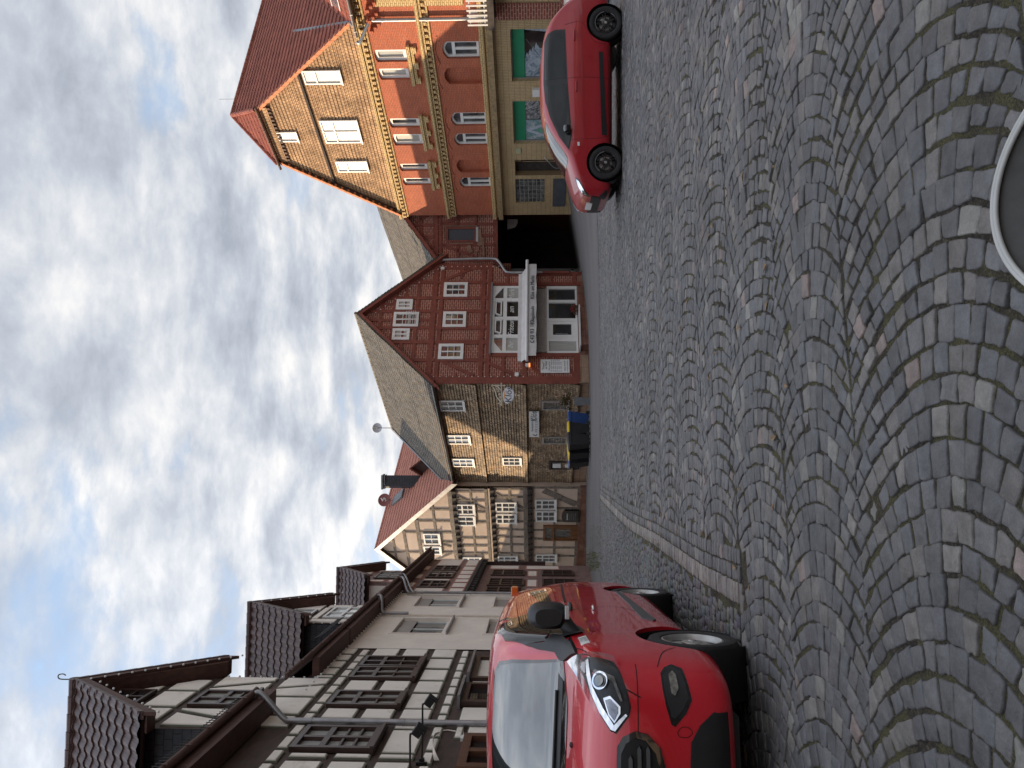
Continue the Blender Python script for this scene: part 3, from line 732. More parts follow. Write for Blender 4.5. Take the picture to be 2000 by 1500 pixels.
# ------------------------------------------------------------------ A: big half-timbered house
def house_A():
    root = thing('half_timbered_house', 'large half-timbered house with raised cream panels and dark brown timbers behind the red van', 'house', (-8, 10, -.3))
    S0, S1 = -12.0, sU(228)
    GA, GB = sU(66), sU(167.5)                    # cross gable extent on the facade
    sc = (GA+GB)/2; zr = 11.9; zge = 9.45
    mb = MB(); mb.wall(PL, [(S0, -1), (S1, -1), (S1, Z_EAVE+.1), (GB, Z_EAVE+.1), (GB, zge), (sc, zr-.25), (GA, zge), (GA, Z_EAVE+.1), (S0, Z_EAVE+.1)],
                        [], 0, 0)
    mb.face([PL.w(S1, -1.5, 0), PL.w(S1, Z_EAVE, 0), PL.w(S1, Z_EAVE, -7), PL.w(S1, -1.5, -7)])
    mb.face([PL.w(GB, Z_EAVE-.5, 0), PL.w(GB, zge, 0), PL.w(GB, zge, -2.5), PL.w(GB, Z_EAVE-.5, -2.5)])
    mb.build('timber_wall', Mt['timber_dark'], root)
    # raised plaster panels
    rows = [(3.76, 4.40), (4.56, 5.22), (5.36, 6.06)]
    cols = [(226, 211, 0), (207, 166, 1), (162.5, 141.5, 0), (137.5, 109.5, 1), (106.5, 88, 0), (78, 69, 0), (65, 21, 1), (17, 10, 0)]
    near = [S0+.4]; 
    pn = MB(); ed = MB()
    def panel(pts):
        if len(pts) < 3: return
        ed.slab(PL, pts, 0.0, .035); i_ = inset(pts, .022)
        try: pn.bslab(PL, i_, .035, .062, .012)
        except Exception: pass
        if i_[0][0] is not None:
            pass
    wins = []
    for U1, U0, win in cols:
        a, b = sU(U0), sU(U1); a, b = min(a, b), max(a, b)
        if not win:
            for z0, z1 in rows: panel(rc(a, z0, b, z1))
        else: panel(rc(a, 3.76, b, 4.40)) if b-a < 1.2 else (panel(rc(a, 3.76, (a+b)/2-.09, 4.40)), panel(rc((a+b)/2+.09, 3.76, b, 4.40)))
    # near part of the facade, mostly beside the frame
    x = sU(10)-.2
    while x > S0+1:
        for z0, z1 in rows: panel(rc(x-.75, z0, x, z1))
        panel(rc(x-2.2, 3.76, x-.95, 4.4))
        window(root, PL, (x-2.1, 4.58, x-1.0, 6.1), .02, Mt['brown_wood'], Mt['glass'], 2, 3, .07, .06, th=.08, transom=.66)
        x -= 2.4
    # narrow bands
    x = S1-.12; k = 0
    while x > S0+.5:
        w_ = .58 if k % 2 else .66
        if x-w_ > S0: panel(rc(x-w_, 3.40, x-.12, 3.60)); panel(rc(x-w_, 6.20, x-.12, 6.42))
        x -= w_+.02; k += 1
    # upper row under the far eave and the gable field
    x = S1-.1; 
    for (Ua, Ub) in ((226, 216), (213, 203), (200, 189), (186, 175), (172, 169)):
        a, b = sU(Ub), sU(Ua); panel(rc(a, 6.56, b, 7.0))
    hull = [(GA+.05, 6.5), (GB-.04, 6.5), (GB-.04, zge-.1), (sc, zr-.42), (GA+.05, zge-.1)]
    W = GB-GA
    def P2(u, z): return (GA+W*u, z)
    fld = [
        [P2(.03, 6.56), P2(.20, 6.56), P2(.20, 7.66), P2(.03, 7.66)],
        [P2(.24, 6.56), P2(.55, 6.56), P2(.55, 7.66), P2(.24, 7.66)],
        [P2(.59, 6.56), P2(.82, 6.56), P2(.72, 7.66), P2(.59, 7.66)], [P2(.86, 6.56), P2(.98, 6.56), P2(.98, 7.66), P2(.76, 7.66)],
        [P2(.03, 7.86), P2(.09, 7.86), P2(.24, 9.2), P2(.03, 9.2)], [P2(.14, 7.86), P2(.31, 7.86), P2(.31, 9.2), P2(.29, 9.2)],
        [P2(.68, 7.86), P2(.86, 7.86), P2(.71, 9.2), P2(.68, 9.2)], [P2(.91, 7.86), P2(.98, 7.86), P2(.98, 9.2), P2(.76, 9.2)],
        [P2(.10, 9.38), P2(.31, 9.38), P2(.31, 10.15), P2(.10, 10.15)], [P2(.35, 9.38), P2(.64, 9.38), P2(.64, 10.15), P2(.35, 10.15)],
        [P2(.68, 9.38), P2(.90, 9.38), P2(.90, 10.15), P2(.68, 10.15)],
        [P2(.20, 10.32), P2(.32, 10.32), P2(.32, 11.3), P2(.20, 11.3)], [P2(.67, 10.32), P2(.8, 10.32), P2(.8, 11.3), P2(.67, 11.3)]]
    for p in fld: panel(clip_convex(p, hull))
    # small ground floor plaster
    for (Ua, Ub, z0, z1) in ((112, 86, 1.6, 3.14), (84, 53, 2.98, 3.14), (84, 57, 1.0, 2.9), (210, 160, 1.0, 3.1)):
        a, b = sU(Ub), sU(Ua); panel(rc(a, z0, b, z1))
    panel(rc(S0+1, 1.0, sU(-10), 3.2))
    pn.build('plaster_panels', Mt['plaster_panel'], root); ed.build('panel_borders', Mt['panel_edge'], root)
    bw = Mt['brown_wood2'] = mat('dark_brown_frame', (.050, .028, .022), .4, .25, 3, .1, 50)
    sl = (bw, .05, .07)
    a, b = sU(164), sU(208); mid = (a+b)/2
    for q in ((a, mid-.03), (mid+.03, b)): window(root, PL, (q[0], 4.55, q[1], 6.12), .03, bw, Mt['curtain'] if q[0] == a else Mt['glass'], 2, 2, .09, .06, th=.09, transom=.64, sill=sl)
    window(root, PL, (sU(109), 4.55, sU(138), 6.12), .03, bw, Mt['curtain'], 2, 2, .09, .06, th=.09, transom=.64, sill=sl)
    window(root, PL, (sU(20), 4.6, sU(66), 6.12), .03, bw, Mt['curtain'], 2, 3, .10, .07, th=.10, transom=.62, sill=sl)
    window(root, PL, (GA+W*.345, 7.9, GA+W*.64, 9.15), .03, bw, Mt['curtain'], 2, 2, .08, .06, th=.08, transom=.5, sill=sl)
    window(root, PL, (GA+W*.355, 10.30, GA+W*.63, 11.15), .03, bw, Mt['glass_dark'], 2, 2, .07, .05, th=.08)
    # shop openings at street level
    for Ua, Ub, z1 in ((154, 115, 3.2), (208, 163, 3.15)):
        a, b = sU(Ub), sU(Ua); o = window(root, PL, (a, 1.3, b, z1), .03, bw, Mt['glass_dark'], 1, 1, .14, .06, th=.12)
        q = MB(); q.rect(PL, (a-.05, z1+.001, b+.05, z1+.06), 0, .30, True); q.build('lintel_shelf', Mt['zinc'], o)
    a, b = sU(12), sU(52); dr = window(root, PL, (a-.6, -.1, b, 2.92), .03, Mt['brown_wood'], Mt['glass_dark'], 2, 1, .16, .12, th=.12, transom=.78, name='shop_door')
    text(PL, 'G', a-.15, 2.05, .42, .075, Mt['white_paint'], dr, 'door_lettering', .2)
    # roofs
    t = 50
    row_roof(root, 'roof', Mt['tile_brown'], S0, GA+.35, Z_EAVE+.28, .52, 4.6, t)
    row_roof(root, 'roof', Mt['tile_brown'], GB+.10, S1+.25, Z_EAVE, .52, 4.6, t)
    gabled_dormer(root, sc+.05, (GB-GA)/2+.38, 12.02, zge-.08, Z_EAVE+.2, .42, 5.4, Mt['tile_brown'], cheekm=Mt['slate'], over=.38)
    gutter(root, PL, S0, sU(136, .5), Z_EAVE+.30, .58, .085)
    g = MB(); g.rect(PL, (S0, Z_EAVE+.0, sU(138, .4), Z_EAVE+.22), .03, .50, True); g.build('fascia', Mt['soffit'], root)
    gutter(root, PL, sU(164, .5), S1+.5, Z_EAVE+.02, .58, .075)
    # snow guard above the eave
    mb = MB()
    for z_ in (.30, .38, .46): mb.tube([PL.w(sU(120, .3), Z_EAVE+.3+z_, .36), PL.w(S0+4, Z_EAVE+.3+z_, .36)], .008, 5)
    x = S0+4
    while x < sU(120, .3): mb.tube([PL.w(x, Z_EAVE+.55, .36), PL.w(x, Z_EAVE+.80, .36)], .008, 5); x += .12
    mb.build('snow_guard', Mt['black_metal'], root)
    downpipe(root, PL, sU(134, .55), Z_EAVE+.25, .58, sU(86, .12), .12, 6.6, -.2, .06)
    # spike hook on the gable and the light bulbs
    mb = MB(); tp = PL.w(sc+.05, 12.02, .42); mb.tube(bez([tp, tp+Vector((0, 0, .35)), tp+Vector((.05, .1, .45)), tp+Vector((.05, .16, .38)), tp+Vector((.04, .12, .30))], 5), .014, 6)
    mb.build('ridge_hook', Mt['black_metal'], root)
    L = []
    for k in range(13):
        f = k/12; L.append(PL.w(sc+.05+((GB-GA)/2+.38)*f, 12.02-.38-(12.02-zge+.08)*f, .44))
    for k in range(9): L.append(PL.w(sc+.05-((GB-GA)/2+.38)*(1-k/9), zge-.42+(12.0-zge)*(k/9), .44))
    for k in range(9): L.append(PL.w(GB+.03, zge-.3-k*.27, .04))
    for k in range(14): L.append(PL.w(S1-.1-k*.3, Z_EAVE-.27, .12))
    bulbs(root, L)
    # cable box beside the shop door
    mb = MB(); mb.rect(PL, (sU(57), 2.90, sU(50), 3.0), 0, .06); mb.build('junction_box', Mt['white_paint'], root)
    mb = MB()
    mb.tube([PL.w(sU(68), 3.50, .02), PL.w(sU(70), 3.30, .02), PL.w(sU(66), 2.98, .02), PL.w(sU(55), 2.95, .03)], .012, 5)
    for k in range(5): mb.tube(bez([PL.w(sU(3), 3.35-k*.02, .08), PL.w(sU(25), 3.45, .10+k*.015), PL.w(sU(48), 3.50, .10+k*.012), PL.w(sU(66), 3.42, .03)], 4), .006, 5)
    mb.build('cables', Mt['plaster_cream'], root)
    return root
house_A()
# ------------------------------------------------------------------ B: rendered house
def house_B():
    root = thing('rendered_house', 'plain cream rendered house with white sash frames between two half-timbered houses', 'house', (-8, 24, -.6))
    S0, S1 = sU(228)+.012, sU(338)
    ws = []
    for U0, U1 in ((288, 259), (331, 312)): ws.append((sU(U0), sU(U1)))
    ws = [(min(a), max(a)) for a in ws]
    holes = [rc(a+.0, 4.42, b, 6.0) for a, b in ws]+[rc(a, 1.6, b, 3.1) for a, b in ws]
    mb = MB(); mb.wall(PL, rc(S0, -1.2, S1, Z_EAVE+.05), holes, 0.03, .16); mb.face([PL.w(S1, -1.5, .03), PL.w(S1, Z_EAVE, .03), PL.w(S1, Z_EAVE, -7), PL.w(S1, -1.5, -7)])
    mb.build('wall', Mt['plaster_cream'], root)
    for a, b in ws:
        for z0, z1 in ((4.42, 6.0), (1.6, 3.1)):
            o = window(root, PL, (a+.04, z0+.04, b-.04, z1-.04), -.11, Mt['white_paint'], Mt['glass'], 2, 1, .06, .05, th=.05)
            q = MB(); q.rect(PL, (a+.05, z1-.48, b-.05, z1-.05), -.06, -.04, True)
            q.build('roller_shutter', Mt['grey_paint'], o)
            q = MB()
            for t in (rc(a-.10, z0-.1, b+.10, z0-.002), rc(a-.10, z1+.002, b+.10, z1+.10), rc(a-.10, z0, a-.002, z1), rc(b+.002, z0, b+.1, z1)): q.slab(PL, t, .0, .05)
            q.build('surround', Mt['plaster_pink'], o)
            q = MB(); q.rect(PL, (a-.12, z0-.14, b+.12, z0-.10), .0, .14, True); q.build('sill', Mt['zinc'], o)
    Sm = sU(300, 0)
    row_roof(root, 'roof', Mt['tile_brown'], S0+.3, sU(331, .5)+.1, Z_EAVE, .52, 4.6, 50)
    row_roof(root, 'roof', Mt['tile_brown'], sU(331, .5)+.12, S1+.2, Z_EAVE-.02, .48, 4.6, 50, back=False)
    gutter(root, PL, S0+.5, sU(329, .5), Z_EAVE+.02, .58, .075); gutter(root, PL, sU(333, .5), sU(371, .5), Z_EAVE, .55, .07)
    sc = 25.5
    gabled_dormer(root, sc, 1.75, 11.44, 9.08, Z_EAVE, .40, 4.6, Mt['tile_brown'], cheekm=Mt['slate'], over=.35)
    a, b = sc-1.4, sc+1.4; hull = [(a, Z_EAVE), (b, Z_EAVE), (b, 9.2), (sc, 11.1), (a, 9.2)]
    mb = MB(); mb.wall(PL, hull, [], .02, 0); mb.build('dormer_wall', Mt['timber_dark'], root)
    pn = MB(); 
    for p in ([(a+.1, 7.2), (a+.45, 7.2), (a+.45, 8.0), (a+.1, 8.0)], [(a+.1, 8.15), (a+.45, 8.15), (a+.45, 9.0), (a+.1, 9.0)], [(b-.45, 7.2), (b-.1, 7.2), (b-.1, 8.0), (b-.45, 8.0)],
              [(b-.45, 8.15), (b-.1, 8.15), (b-.1, 9.0), (b-.45, 9.0)], [(a+.1, 9.15), (sc-.5, 9.15), (sc-.5, 10), (a+.1, 10)], [(sc+.5, 9.15), (b, 9.15), (b, 10), (sc+.5, 10)],
              [(a+.55, 8.85), (b-.55, 8.85), (b-.55, 9.05), (a+.55, 9.05)]):
        p = clip_convex(p, [(a+.08, 7.1), (b-.08, 7.1), (b-.08, 9.1), (sc, 10.9), (a+.08, 9.1)])
        if len(p) > 2: pn.bslab(PL, p, .02, .07, .015)
    pn.build('plaster_panels', Mt['plaster_panel'], root)
    window(root, PL, (sc-.8, 7.3, sc+.8, 8.7), .05, Mt['white_paint'], Mt['curtain'], 2, 2, .08, .06, th=.06, transom=.6)
    window(root, PL, (sc-.4, 9.2, sc+.4, 10.0), .05, Mt['white_paint'], Mt['glass_dark'], 2, 1, .06, .05, th=.06)
    downpipe(root, PL, sU(331, .55), Z_EAVE, .58, sU(299.5, .12), .13, 6.7, 5.9, .055, Mt['zinc'])
    mb = MB(); mb.tube([PL.w(sU(299.5, .12), 5.9, .08), PL.w(sU(299.5, .12), -.6, .08)], .035, 8); mb.build('downpipe', Mt['plaster_cream'], root, smooth=True)
    downpipe(root, PL, sU(369, .55), Z_EAVE-.05, .55, sU(341.5, .14), .14, 6.5, -.9, .055)
    L = [PL.w(S0+.5+k*.3, Z_EAVE-.27, .12) for k in range(27)]+[PL.w(sc+1.72*k/9, 11.05-2.36*k/9, .43) for k in range(10)]+[PL.w(a-.02, 7.4+k*.28, .04) for k in range(7)]
    bulbs(root, L)
    mb = MB(); mb.tube([PL.w(a+.2, Z_EAVE+.75, .2), PL.w(S0+.8, Z_EAVE+.75, .2)], .008, 5); mb.tube([PL.w(a+.2, Z_EAVE+.95, .1), PL.w(S0+.8, Z_EAVE+.95, .1)], .008, 5)
    x = S0+.8
    while x < a+.2: mb.tube([PL.w(x, Z_EAVE+.7, .22), PL.w(x, Z_EAVE+1.0, .08)], .007, 4); x += .1
    mb.build('snow_guard', Mt['black_metal'], root)
house_B()
# ------------------------------------------------------------------ C: narrow house with pink edged panels
def house_C():
    root = thing('half_timbered_house', 'narrow half-timbered house with pink-edged cream panels at the far end of the left row', 'house', (-9.5, 34, -1))
    S0, S1 = sU(338)+.012, sU(403.5)
    zj = 4.30
    mb = MB(); mb.wall(PL, rc(S0, zj, S1, Z_EAVE), [], .06, 0); mb.wall(PL, rc(S0, -2, S1-.25, zj), [], -.16, 0)
    mb.face([PL.w(S0, zj, .06), PL.w(S1, zj, .06), PL.w(S1, zj, -.2), PL.w(S0, zj, -.2)])
    mb.face([PL.w(S1, zj, .06), PL.w(S1, Z_EAVE+.1, .06), PL.w(S1, Z_EAVE+3.5, -3), PL.w(S1, Z_EAVE, -7), PL.w(S1, zj, -7)])
    mb.face([PL.w(S1-.25, -2, -.16), PL.w(S1-.25, zj, -.16), PL.w(S1-.25, zj, -7), PL.w(S1-.25, -2, -7)])
    mb.build('timber_wall', Mt['timber_plum'], root)
    pk = MB(); pn = MB()
    def panel(pts, o):
        pk.slab(PL, pts, o, o+.015); pn.slab(PL, inset(pts, .06), o+.015, o+.022)
    Ls = S1-S0
    cols = [(.01, .10), (.125, .235, 'w'), (.26, .34), (.36, .47, 'w'), (.49, .60), (.62, .74, 'w'), (.77, .985)]
    for c in cols:
        a, b = S0+Ls*c[0], S0+Ls*c[1]
        panel(rc(a, 4.45, b, 5.10), .06)
        if len(c) == 2: panel(rc(a, 5.28, b, 6.5), .06)
        else:
            panel(rc(a, 6.62, b, 6.95), .06)
    for c in ((.60, .78, 'w'), (.30, .5, 'w'), (.83, .97), (.04, .25, 'w')):
        a, b = S0+Ls*c[0], S0+(Ls-.25)*c[1]
        if len(c) == 2: panel(rc(a, 2.4, b, 3.9), -.16); panel(rc(a, .4, b, 2.1), -.16)
        else: panel(rc(a, 1.5, b, 2.0), -.16)
    pk.build('panel_edges', Mt['pink_paint'], root); pn.build('plaster_panels', Mt['plaster_pink'], root)
    mb = MB()
    for k in range(16): s_ = S0+.2+k*(Ls-.3)/15; mb.rect(PL, (s_, zj-.22, s_+.16, zj-.02), -.16, .10, True)
    mb.rect(PL, (S0, zj-.001, S1, zj+.14), .06, .12); mb.build('jetty_beams', Mt['timber_black'], root)
    bw = Mt['brown_wood2']
    for Ua, Ub in ((389, 380), (377, 366), (359, 346)): window(root, PL, (sU(Ub), 5.26, sU(Ua), 6.45), .07, bw, Mt['glass_dark'], 2, 2, .09, .06, th=.07, transom=.6)
    for c in ((.60, .78), (.30, .5), (.04, .25)):
        for z0, z1 in ((2.1, 3.7), (-.2, 1.3)): window(root, PL, (S0+Ls*c[0], z0, S0+(Ls-.25)*c[1], z1), -.15, bw, Mt['glass_dark'], 3, 2, .08, .05, th=.07, transom=.65)
    row_roof(root, 'roof', Mt['tile_brown'], S0+.2, S1+.45, Z_EAVE-.02, .55, 4.4, 50)
    gutter(root, PL, sU(373, .5), S1+.5, Z_EAVE, .60, .07)
    sc = 33.5
    gabled_dormer(root, sc, 1.9, 10.5, 8.85, Z_EAVE, .38, 4.0, Mt['tile_brown'], over=.3)
    a, b = sc-1.6, sc+1.6; hull = [(a, Z_EAVE-.02), (b, Z_EAVE-.02), (b, 9.0), (sc, 10.2), (a, 9.0)]
    mb = MB(); mb.wall(PL, hull, [], .02, 0); mb.face([PL.w(a, Z_EAVE, .02), PL.w(a, 9.0, .02), PL.w(a, 9.0, -2.5), PL.w(a, Z_EAVE, -2.5)]); mb.build('dormer_wall', Mt['timber_plum'], root)
    pk = MB(); pn = MB()
    for p in (rc(a+.1, 7.25, a+.5, 8.0), rc(a+.1, 8.15, a+.5, 8.95), rc(b-.5, 7.25, b-.1, 8.0), rc(b-.5, 8.15, b-.1, 8.95), rc(a+.6, 7.2, b-.6, 7.5), rc(a+.5, 9.1, sc-.1, 9.8), rc(sc+.1, 9.1, b-.5, 9.8)):
        p = clip_convex(p, [(a+.08, 7.1), (b-.08, 7.1), (b-.08, 8.95), (sc, 10.1), (a+.08, 8.95)])
        if len(p) > 2: pk.slab(PL, p, .02, .035); pn.slab(PL, inset(p, .06), .035, .042)
    pk.build('panel_edges', Mt['pink_paint'], root); pn.build('plaster_panels', Mt['plaster_pink'], root)
    # side cheek towards the camera: panels between timbers
    mb = MB()
    for (u0, u1, z0, z1) in ((.15, 1.0, 7.35, 8.75), (1.15, 2.0, 7.9, 8.75)):
        mb.face([PL.w(a-.01, z0, .02-u0), PL.w(a-.01, z0+.0 if u0 < 1 else z0, .02-u1), PL.w(a-.01, z1, .02-u1), PL.w(a-.01, z1, .02-u0)])
    mb.build('cheek_panels', Mt['plaster_pink'], root)
    window(root, PL, (sc-.85, 7.6, sc+.85, 8.75), .05, bw, Mt['curtain'], 3, 2, .08, .05, th=.05)
    downpipe(root, PL, sU(371, .5), Z_EAVE-.02, .58, sU(345, .3)+.35, .18, 6.3, 4.5, .04)
house_C()
# ------------------------------------------------------------------ wall floodlights on arms
def lamp():
    root = thing('wall_floodlight', 'black floodlight on a long straight arm, head tilted to the facade, farther of the two', 'floodlight', PL.w(sU(4), 3.58, 0), 'floodlights on the half-timbered facade', math.atan2(PL.n.y, PL.n.x))
    mb = MB(); mb.box((.03, 0, 0), (.06, .14, .20)); mb.box((.08, 0, 0), (.06, .07, .09)); mb.build('wall_plate', Mt['black_metal'], root, local=True, bevel=.006)
    mb = MB(); mb.tube(bez([(.08, 0, 0), (.60, 0, -.005), (1.0, 0, 0), (1.05, 0, -.02), (1.055, 0, -.07)], 4), .017, 8); mb.build('arm', Mt['black_metal'], root, local=True, smooth=True)
    mb = MB(); M3 = Matrix.Rotation(R(35), 3, 'Y'); mb.box((1.10, 0, -.13), (.16, .17, .15), M3); mb.box((1.055, 0, -.10), (.08, .10, .10), M3)
    mb.box((1.15, 0, -.19), (.03, .20, .19), M3)
    h = mb.build('lamp_head', Mt['black_metal'], root, local=True, bevel=.012)
    return root
l1 = lamp(); copy_thing(l1, PL.w(11.9-0.0, 3.56, 0), l1.rotation_euler.z, 'black floodlight on a long arm, nearer of the two, head by the big window')

# ------------------------------------------------------------------ unseen gabled block, added behind the left row to shade the square
def shade_house():
    root = thing('shade_block', 'steep gabled shade block added behind the left row, hidden by it', 'house', (-21, 42, -1.5))
    mb = MB(); x0, x1 = -25.0, -18.0; prof = [(34, -2), (50.9, -2), (50.6, 6.0), (48.2, 11.4), (44, 14.5), (38, 14.5), (34, 9)]
    a = [Vector((x0, y, z)) for y, z in prof]; b = [Vector((x1, y, z)) for y, z in prof]
    mb.face(a); mb.face(b)
    for i in range(len(prof)): j = (i+1) % len(prof); mb.face([a[i], a[j], b[j], b[i]])
    mb.build('walls', Mt['plaster_cream'], root)
    mb = MB(); mb.box((-20, 56, 1.9), (3, 10, 8.4)); mb.build('low_shade_block', Mt['plaster_cream'], root)  # lower block, also added, keeps sun off the ground floors
shade_house()
# ================================================================== MIDDLE: corner house (red brick gable + shingled side), gatehouse, cream house
PF = Pl((0.05, 38.0), (math.sin(R(62)), math.cos(R(62))))        # gable front
wdir = Vector((-.5556, .8315, 0))
PK = Pl((0.05, 38.0), (.5556, -.8315))                            # shingled side wall, s negative towards the back
def back(p, L): return p + wdir*L
def house_corner():
    root = thing('corner_house', 'red brick half-timbered gable house with white shopfront and long shingled side wall', 'house', (0.05, 38, -1.2))
    A = PF.px(882, 700); EL = PF.px(753, 833); ER = PF.px(989, 849); ze = (EL[1]+ER[1])/2
    sa = (EL[0]+ER[0])/2*.35+A[0]*.65; sR = ER[0]-.15; za = A[1]; zj = PF.px(880, 953)[1]
    sR0 = PF.px(968, 1050)[0]; g0 = -1.45
    def slope_z(s): return za-(za-ze)*(abs(s-sa)/((sa-0) if s < sa else (sR-sa)))
    hull = [(0, g0), (sR0, g0), (sR0, PF.px(960, 990)[1]), (sR, PF.px(985, 960)[1]), (sR, ze), (sa, za), (0, ze)]
    # openings
    shop_t = PF.rect(940, 963, 810, 1020); shop_b = PF.rect(938, 1041, 811, 1130)
    hol = [rc(*shop_t), rc(*shop_b)]
    mb = MB(); mb.wall(PF, hull, hol, 0, .25)
    mb.build('brick_wall', Mt['brick_nogging'], root)
    # right flank of the house
    mb = MB(); mb.face([PF.w(sR0, g0, 0), PF.w(sR0, 3.5, 0), back(PF.w(sR0, 3.5, 0), 12), back(PF.w(sR0, g0, 0), 12)], [(0, 0), (0, 5), (12, 5), (12, 0)])
    mb.face([PF.w(sR, 3.0, 0), PF.w(sR, ze, 0), back(PF.w(sR, ze, 0), 12), back(PF.w(sR, 3.0, 0), 12)], [(0, 0), (0, 5), (12, 5), (12, 0)])
    mb.build('flank_wall', Mt['brick_nogging'], root)
    # timber frame
    T = MB(); mtim = Mt['timber_red']
    def zpx(V): return PF.px(885, V)[1]
    def hb(V, w, U0=754, U1=985, Vl=None):
        a, b = PF.px(U0, V)[0], PF.px(U1, V)[0]; z = zpx(V)
        # trim to the roof slope
        if z > ze:
            k = (z-ze)/(za-ze); a = max(a, 0+sa*k); b = min(b, sR-(sR-sa)*k)
        T.beam(PF, (max(a, .0), z), (min(b, sR), z), w, 0, .05, .06)
    for V, w in ((744, .16), (770, .15), (790, .12), (814, .16), (846, .26), (860, .20), (942, .24), (955, .22)): hb(V, w)
    hb(896, .15, 754, 770); hb(893, .14, 800, 826); hb(896, .14, 862, 890); hb(899, .14, 922, 944); hb(897, .14, 955, 984)
    hb(985, .15, 754, 806); hb(1025, .22, 754, 806); hb(1072, .14, 754, 806); hb(1124, .3, 754, 808); hb(1078, .14, 942, 968); hb(1124, .2, 942, 968); hb(1036, .2, 942, 968); hb(990, .14, 942, 968)
    def post(U, V0, V1, w=.20):
        s0, z0 = PF.px(U, V0); s1, z1 = PF.px(U, V1); lo, hi = min(z0, z1), max(z0, z1); hi = min(hi, slope_z(s0)-.05)
        if hi > lo: T.beam(PF, (s0, lo), (s0, hi), w, 0, .052, .05)
    for U in (796, 831, 859, 891, 917, 948): post(U, 850, 955, .20 if U not in (831,) else .24)
    post(757, 830, 1130, .42); post(978, 845, 955, .34); post(964, 985, 1134, .22); post(806, 955, 1130, .22); post(944, 955, 1134, .22)
    for U in (796, 831, 859, 891, 917, 948): post(U, 720, 848, .18)
    post(874, 715, 848, .14); post(905, 715, 770, .14)
    for (p, q) in (((795, 862), (766, 925)), ((951, 866), (980, 935)), ((794, 945), (764, 1015)), ((790, 1030), (766, 1060)), ((804, 1085), (765, 1125))):
        T.beam(PF, PF.px(*p), PF.px(*q), .17, 0, .045, .06)
    T.build('timber_frame', mtim, root)
    # roof
    over = .35
    # tile field left: the big mossy slope
    rfront = .38
    C = lambda s, z: PF.w(s, z, 0)-wdir*rfront
    eave_off = -.45; k = (za-ze)/sa
    eL = PF.w(eave_off, ze+k*eave_off, 0)-wdir*rfront; top = C(sa, za+.06)
    Lw = (lambda: None)
    # length from the far ridge end pixel
    best = min(((lambda p: abs((p-CAM).normalized().dot(ray(659.5, 764).normalized())-1))(back(top, t*.1)), t*.1) for t in range(60, 220))[1]
    LR = best
    tile_roof('roof', Mt['tile_grey'], [eL, back(eL, LR), back(top, LR), top], root, tw=.20, th=.22, amp=.02, step=.035, res=4)
    kr = (za-ze)/(sR-sa); eR = PF.w(sR+.4, ze-kr*.4, 0)-wdir*rfront
    tile_roof('roof', Mt['tile_grey'], [eR, back(eR, LR), back(top, LR), top], root, tw=.20, th=.22, amp=.02, step=.035, res=4)
    # bargeboards
    mb = MB(); Pv = PF.shift(0); 
    for (s0, z0) in ((eave_off, ze+k*eave_off), (sR+.4, ze-kr*.4)):
        q = [(s0, z0-.03), (s0, z0-.30), (sa, za-.27), (sa, za+.0)]
        mb.face([PF.w(a, z, 0)-wdir*(rfront-.01) for a, z in q]); mb.face([PF.w(a, z, 0)-wdir*(rfront-.06) for a, z in q][::-1])
        mb.face([PF.w(q[1][0], q[1][1], 0)-wdir*(rfront-.01), PF.w(q[1][0], q[1][1], 0)-wdir*.0, PF.w(q[2][0], q[2][1], 0), PF.w(q[2][0], q[2][1], 0)-wdir*(rfront-.01)])
    mb.build('barge_board', Mt['timber_red'], root)
    mb = MB()
    for i in range(int(LR/.4)): mb.tube([back(top, i*.4)+Vector((0, 0, .0)), back(top, i*.4+.39)+Vector((0, 0, .012))], [.10, .085], 8)
    mb.build('ridge_tiles', Mt['tile_grey'], root)
    # lead flashing at the back verge
    mb = MB(); a, b = back(eL, LR+.02), back(top, LR+.02); up = Vector((0, 0, .12)); mb.face([a+up, a-up*3, b-up*3, b+up]); sd_ = (b-a).normalized()
    a2, b2 = back(eL, LR-.3)+Vector((0, 0, .11)), back(top, LR-.3)+Vector((0, 0, .11)); mb.face([a+up, b+up, b2, a2]); mb.build('verge_flashing', Mt['lead'], root)
    # eave soffit and side wall
    Lk = LR-.35
    zk = ze-.1
    mb = MB(); a = [PK.w(.36, zk-.32, .30), PK.w(.36, zk-.10, .30), PK.w(-Lk, zk-.10, .30), PK.w(-Lk, zk-.32, .30)]; mb.face(a); mb.face([PK.w(.36, zk-.32, .30), PK.w(-Lk, zk-.32, .30), PK.w(-Lk, zk-.42, 0), PK.w(.36, zk-.42, 0)])
    mb.build('eave_board', Mt['soffit'], root)
    z1 = PK.px(657, 941)[1]; z2 = PK.px(657, 1030)[1]; zb = PK.px(657, 1124)[1]
    e0 = .0
    mb = MB(); mb.rect(PK, (-Lk, zb-.1, -.02, zk), -.3, 0, True)
    mb.build('side_wall', Mt['shingle_side'], root)
    mb = MB()
    for za_, zb_ in ((z1+.02, zk-.35), (z2+.02, z1-.02), (zb, z2-.02)):
        # each field flares out at its foot
        n = int((zb_-za_)/.15); 
        for i in range(n):
            lo, hi = za_+i*(zb_-za_)/n, za_+(i+1)*(zb_-za_)/n
            fl = .02+.10*math.exp(-(lo-za_)*3); x = -.02
            while x > -Lk+.01:
                w_ = random.uniform(.15, .24)*1.3; xe = max(x-w_, -Lk); am = fl+random.uniform(.030, .055)
                mb.face([PK.w(x, lo, am), PK.w(xe+.012, lo, am), PK.w(xe+.012, hi, fl), PK.w(x, hi, fl)], [(x, lo), (xe, lo), (xe, hi), (x, hi)])
                mb.face([PK.w(x, lo, am), PK.w(xe+.012, lo, am), PK.w(xe+.012, lo, fl-.02), PK.w(x, lo, fl-.02)], [(x, lo)]*4)
                x = xe
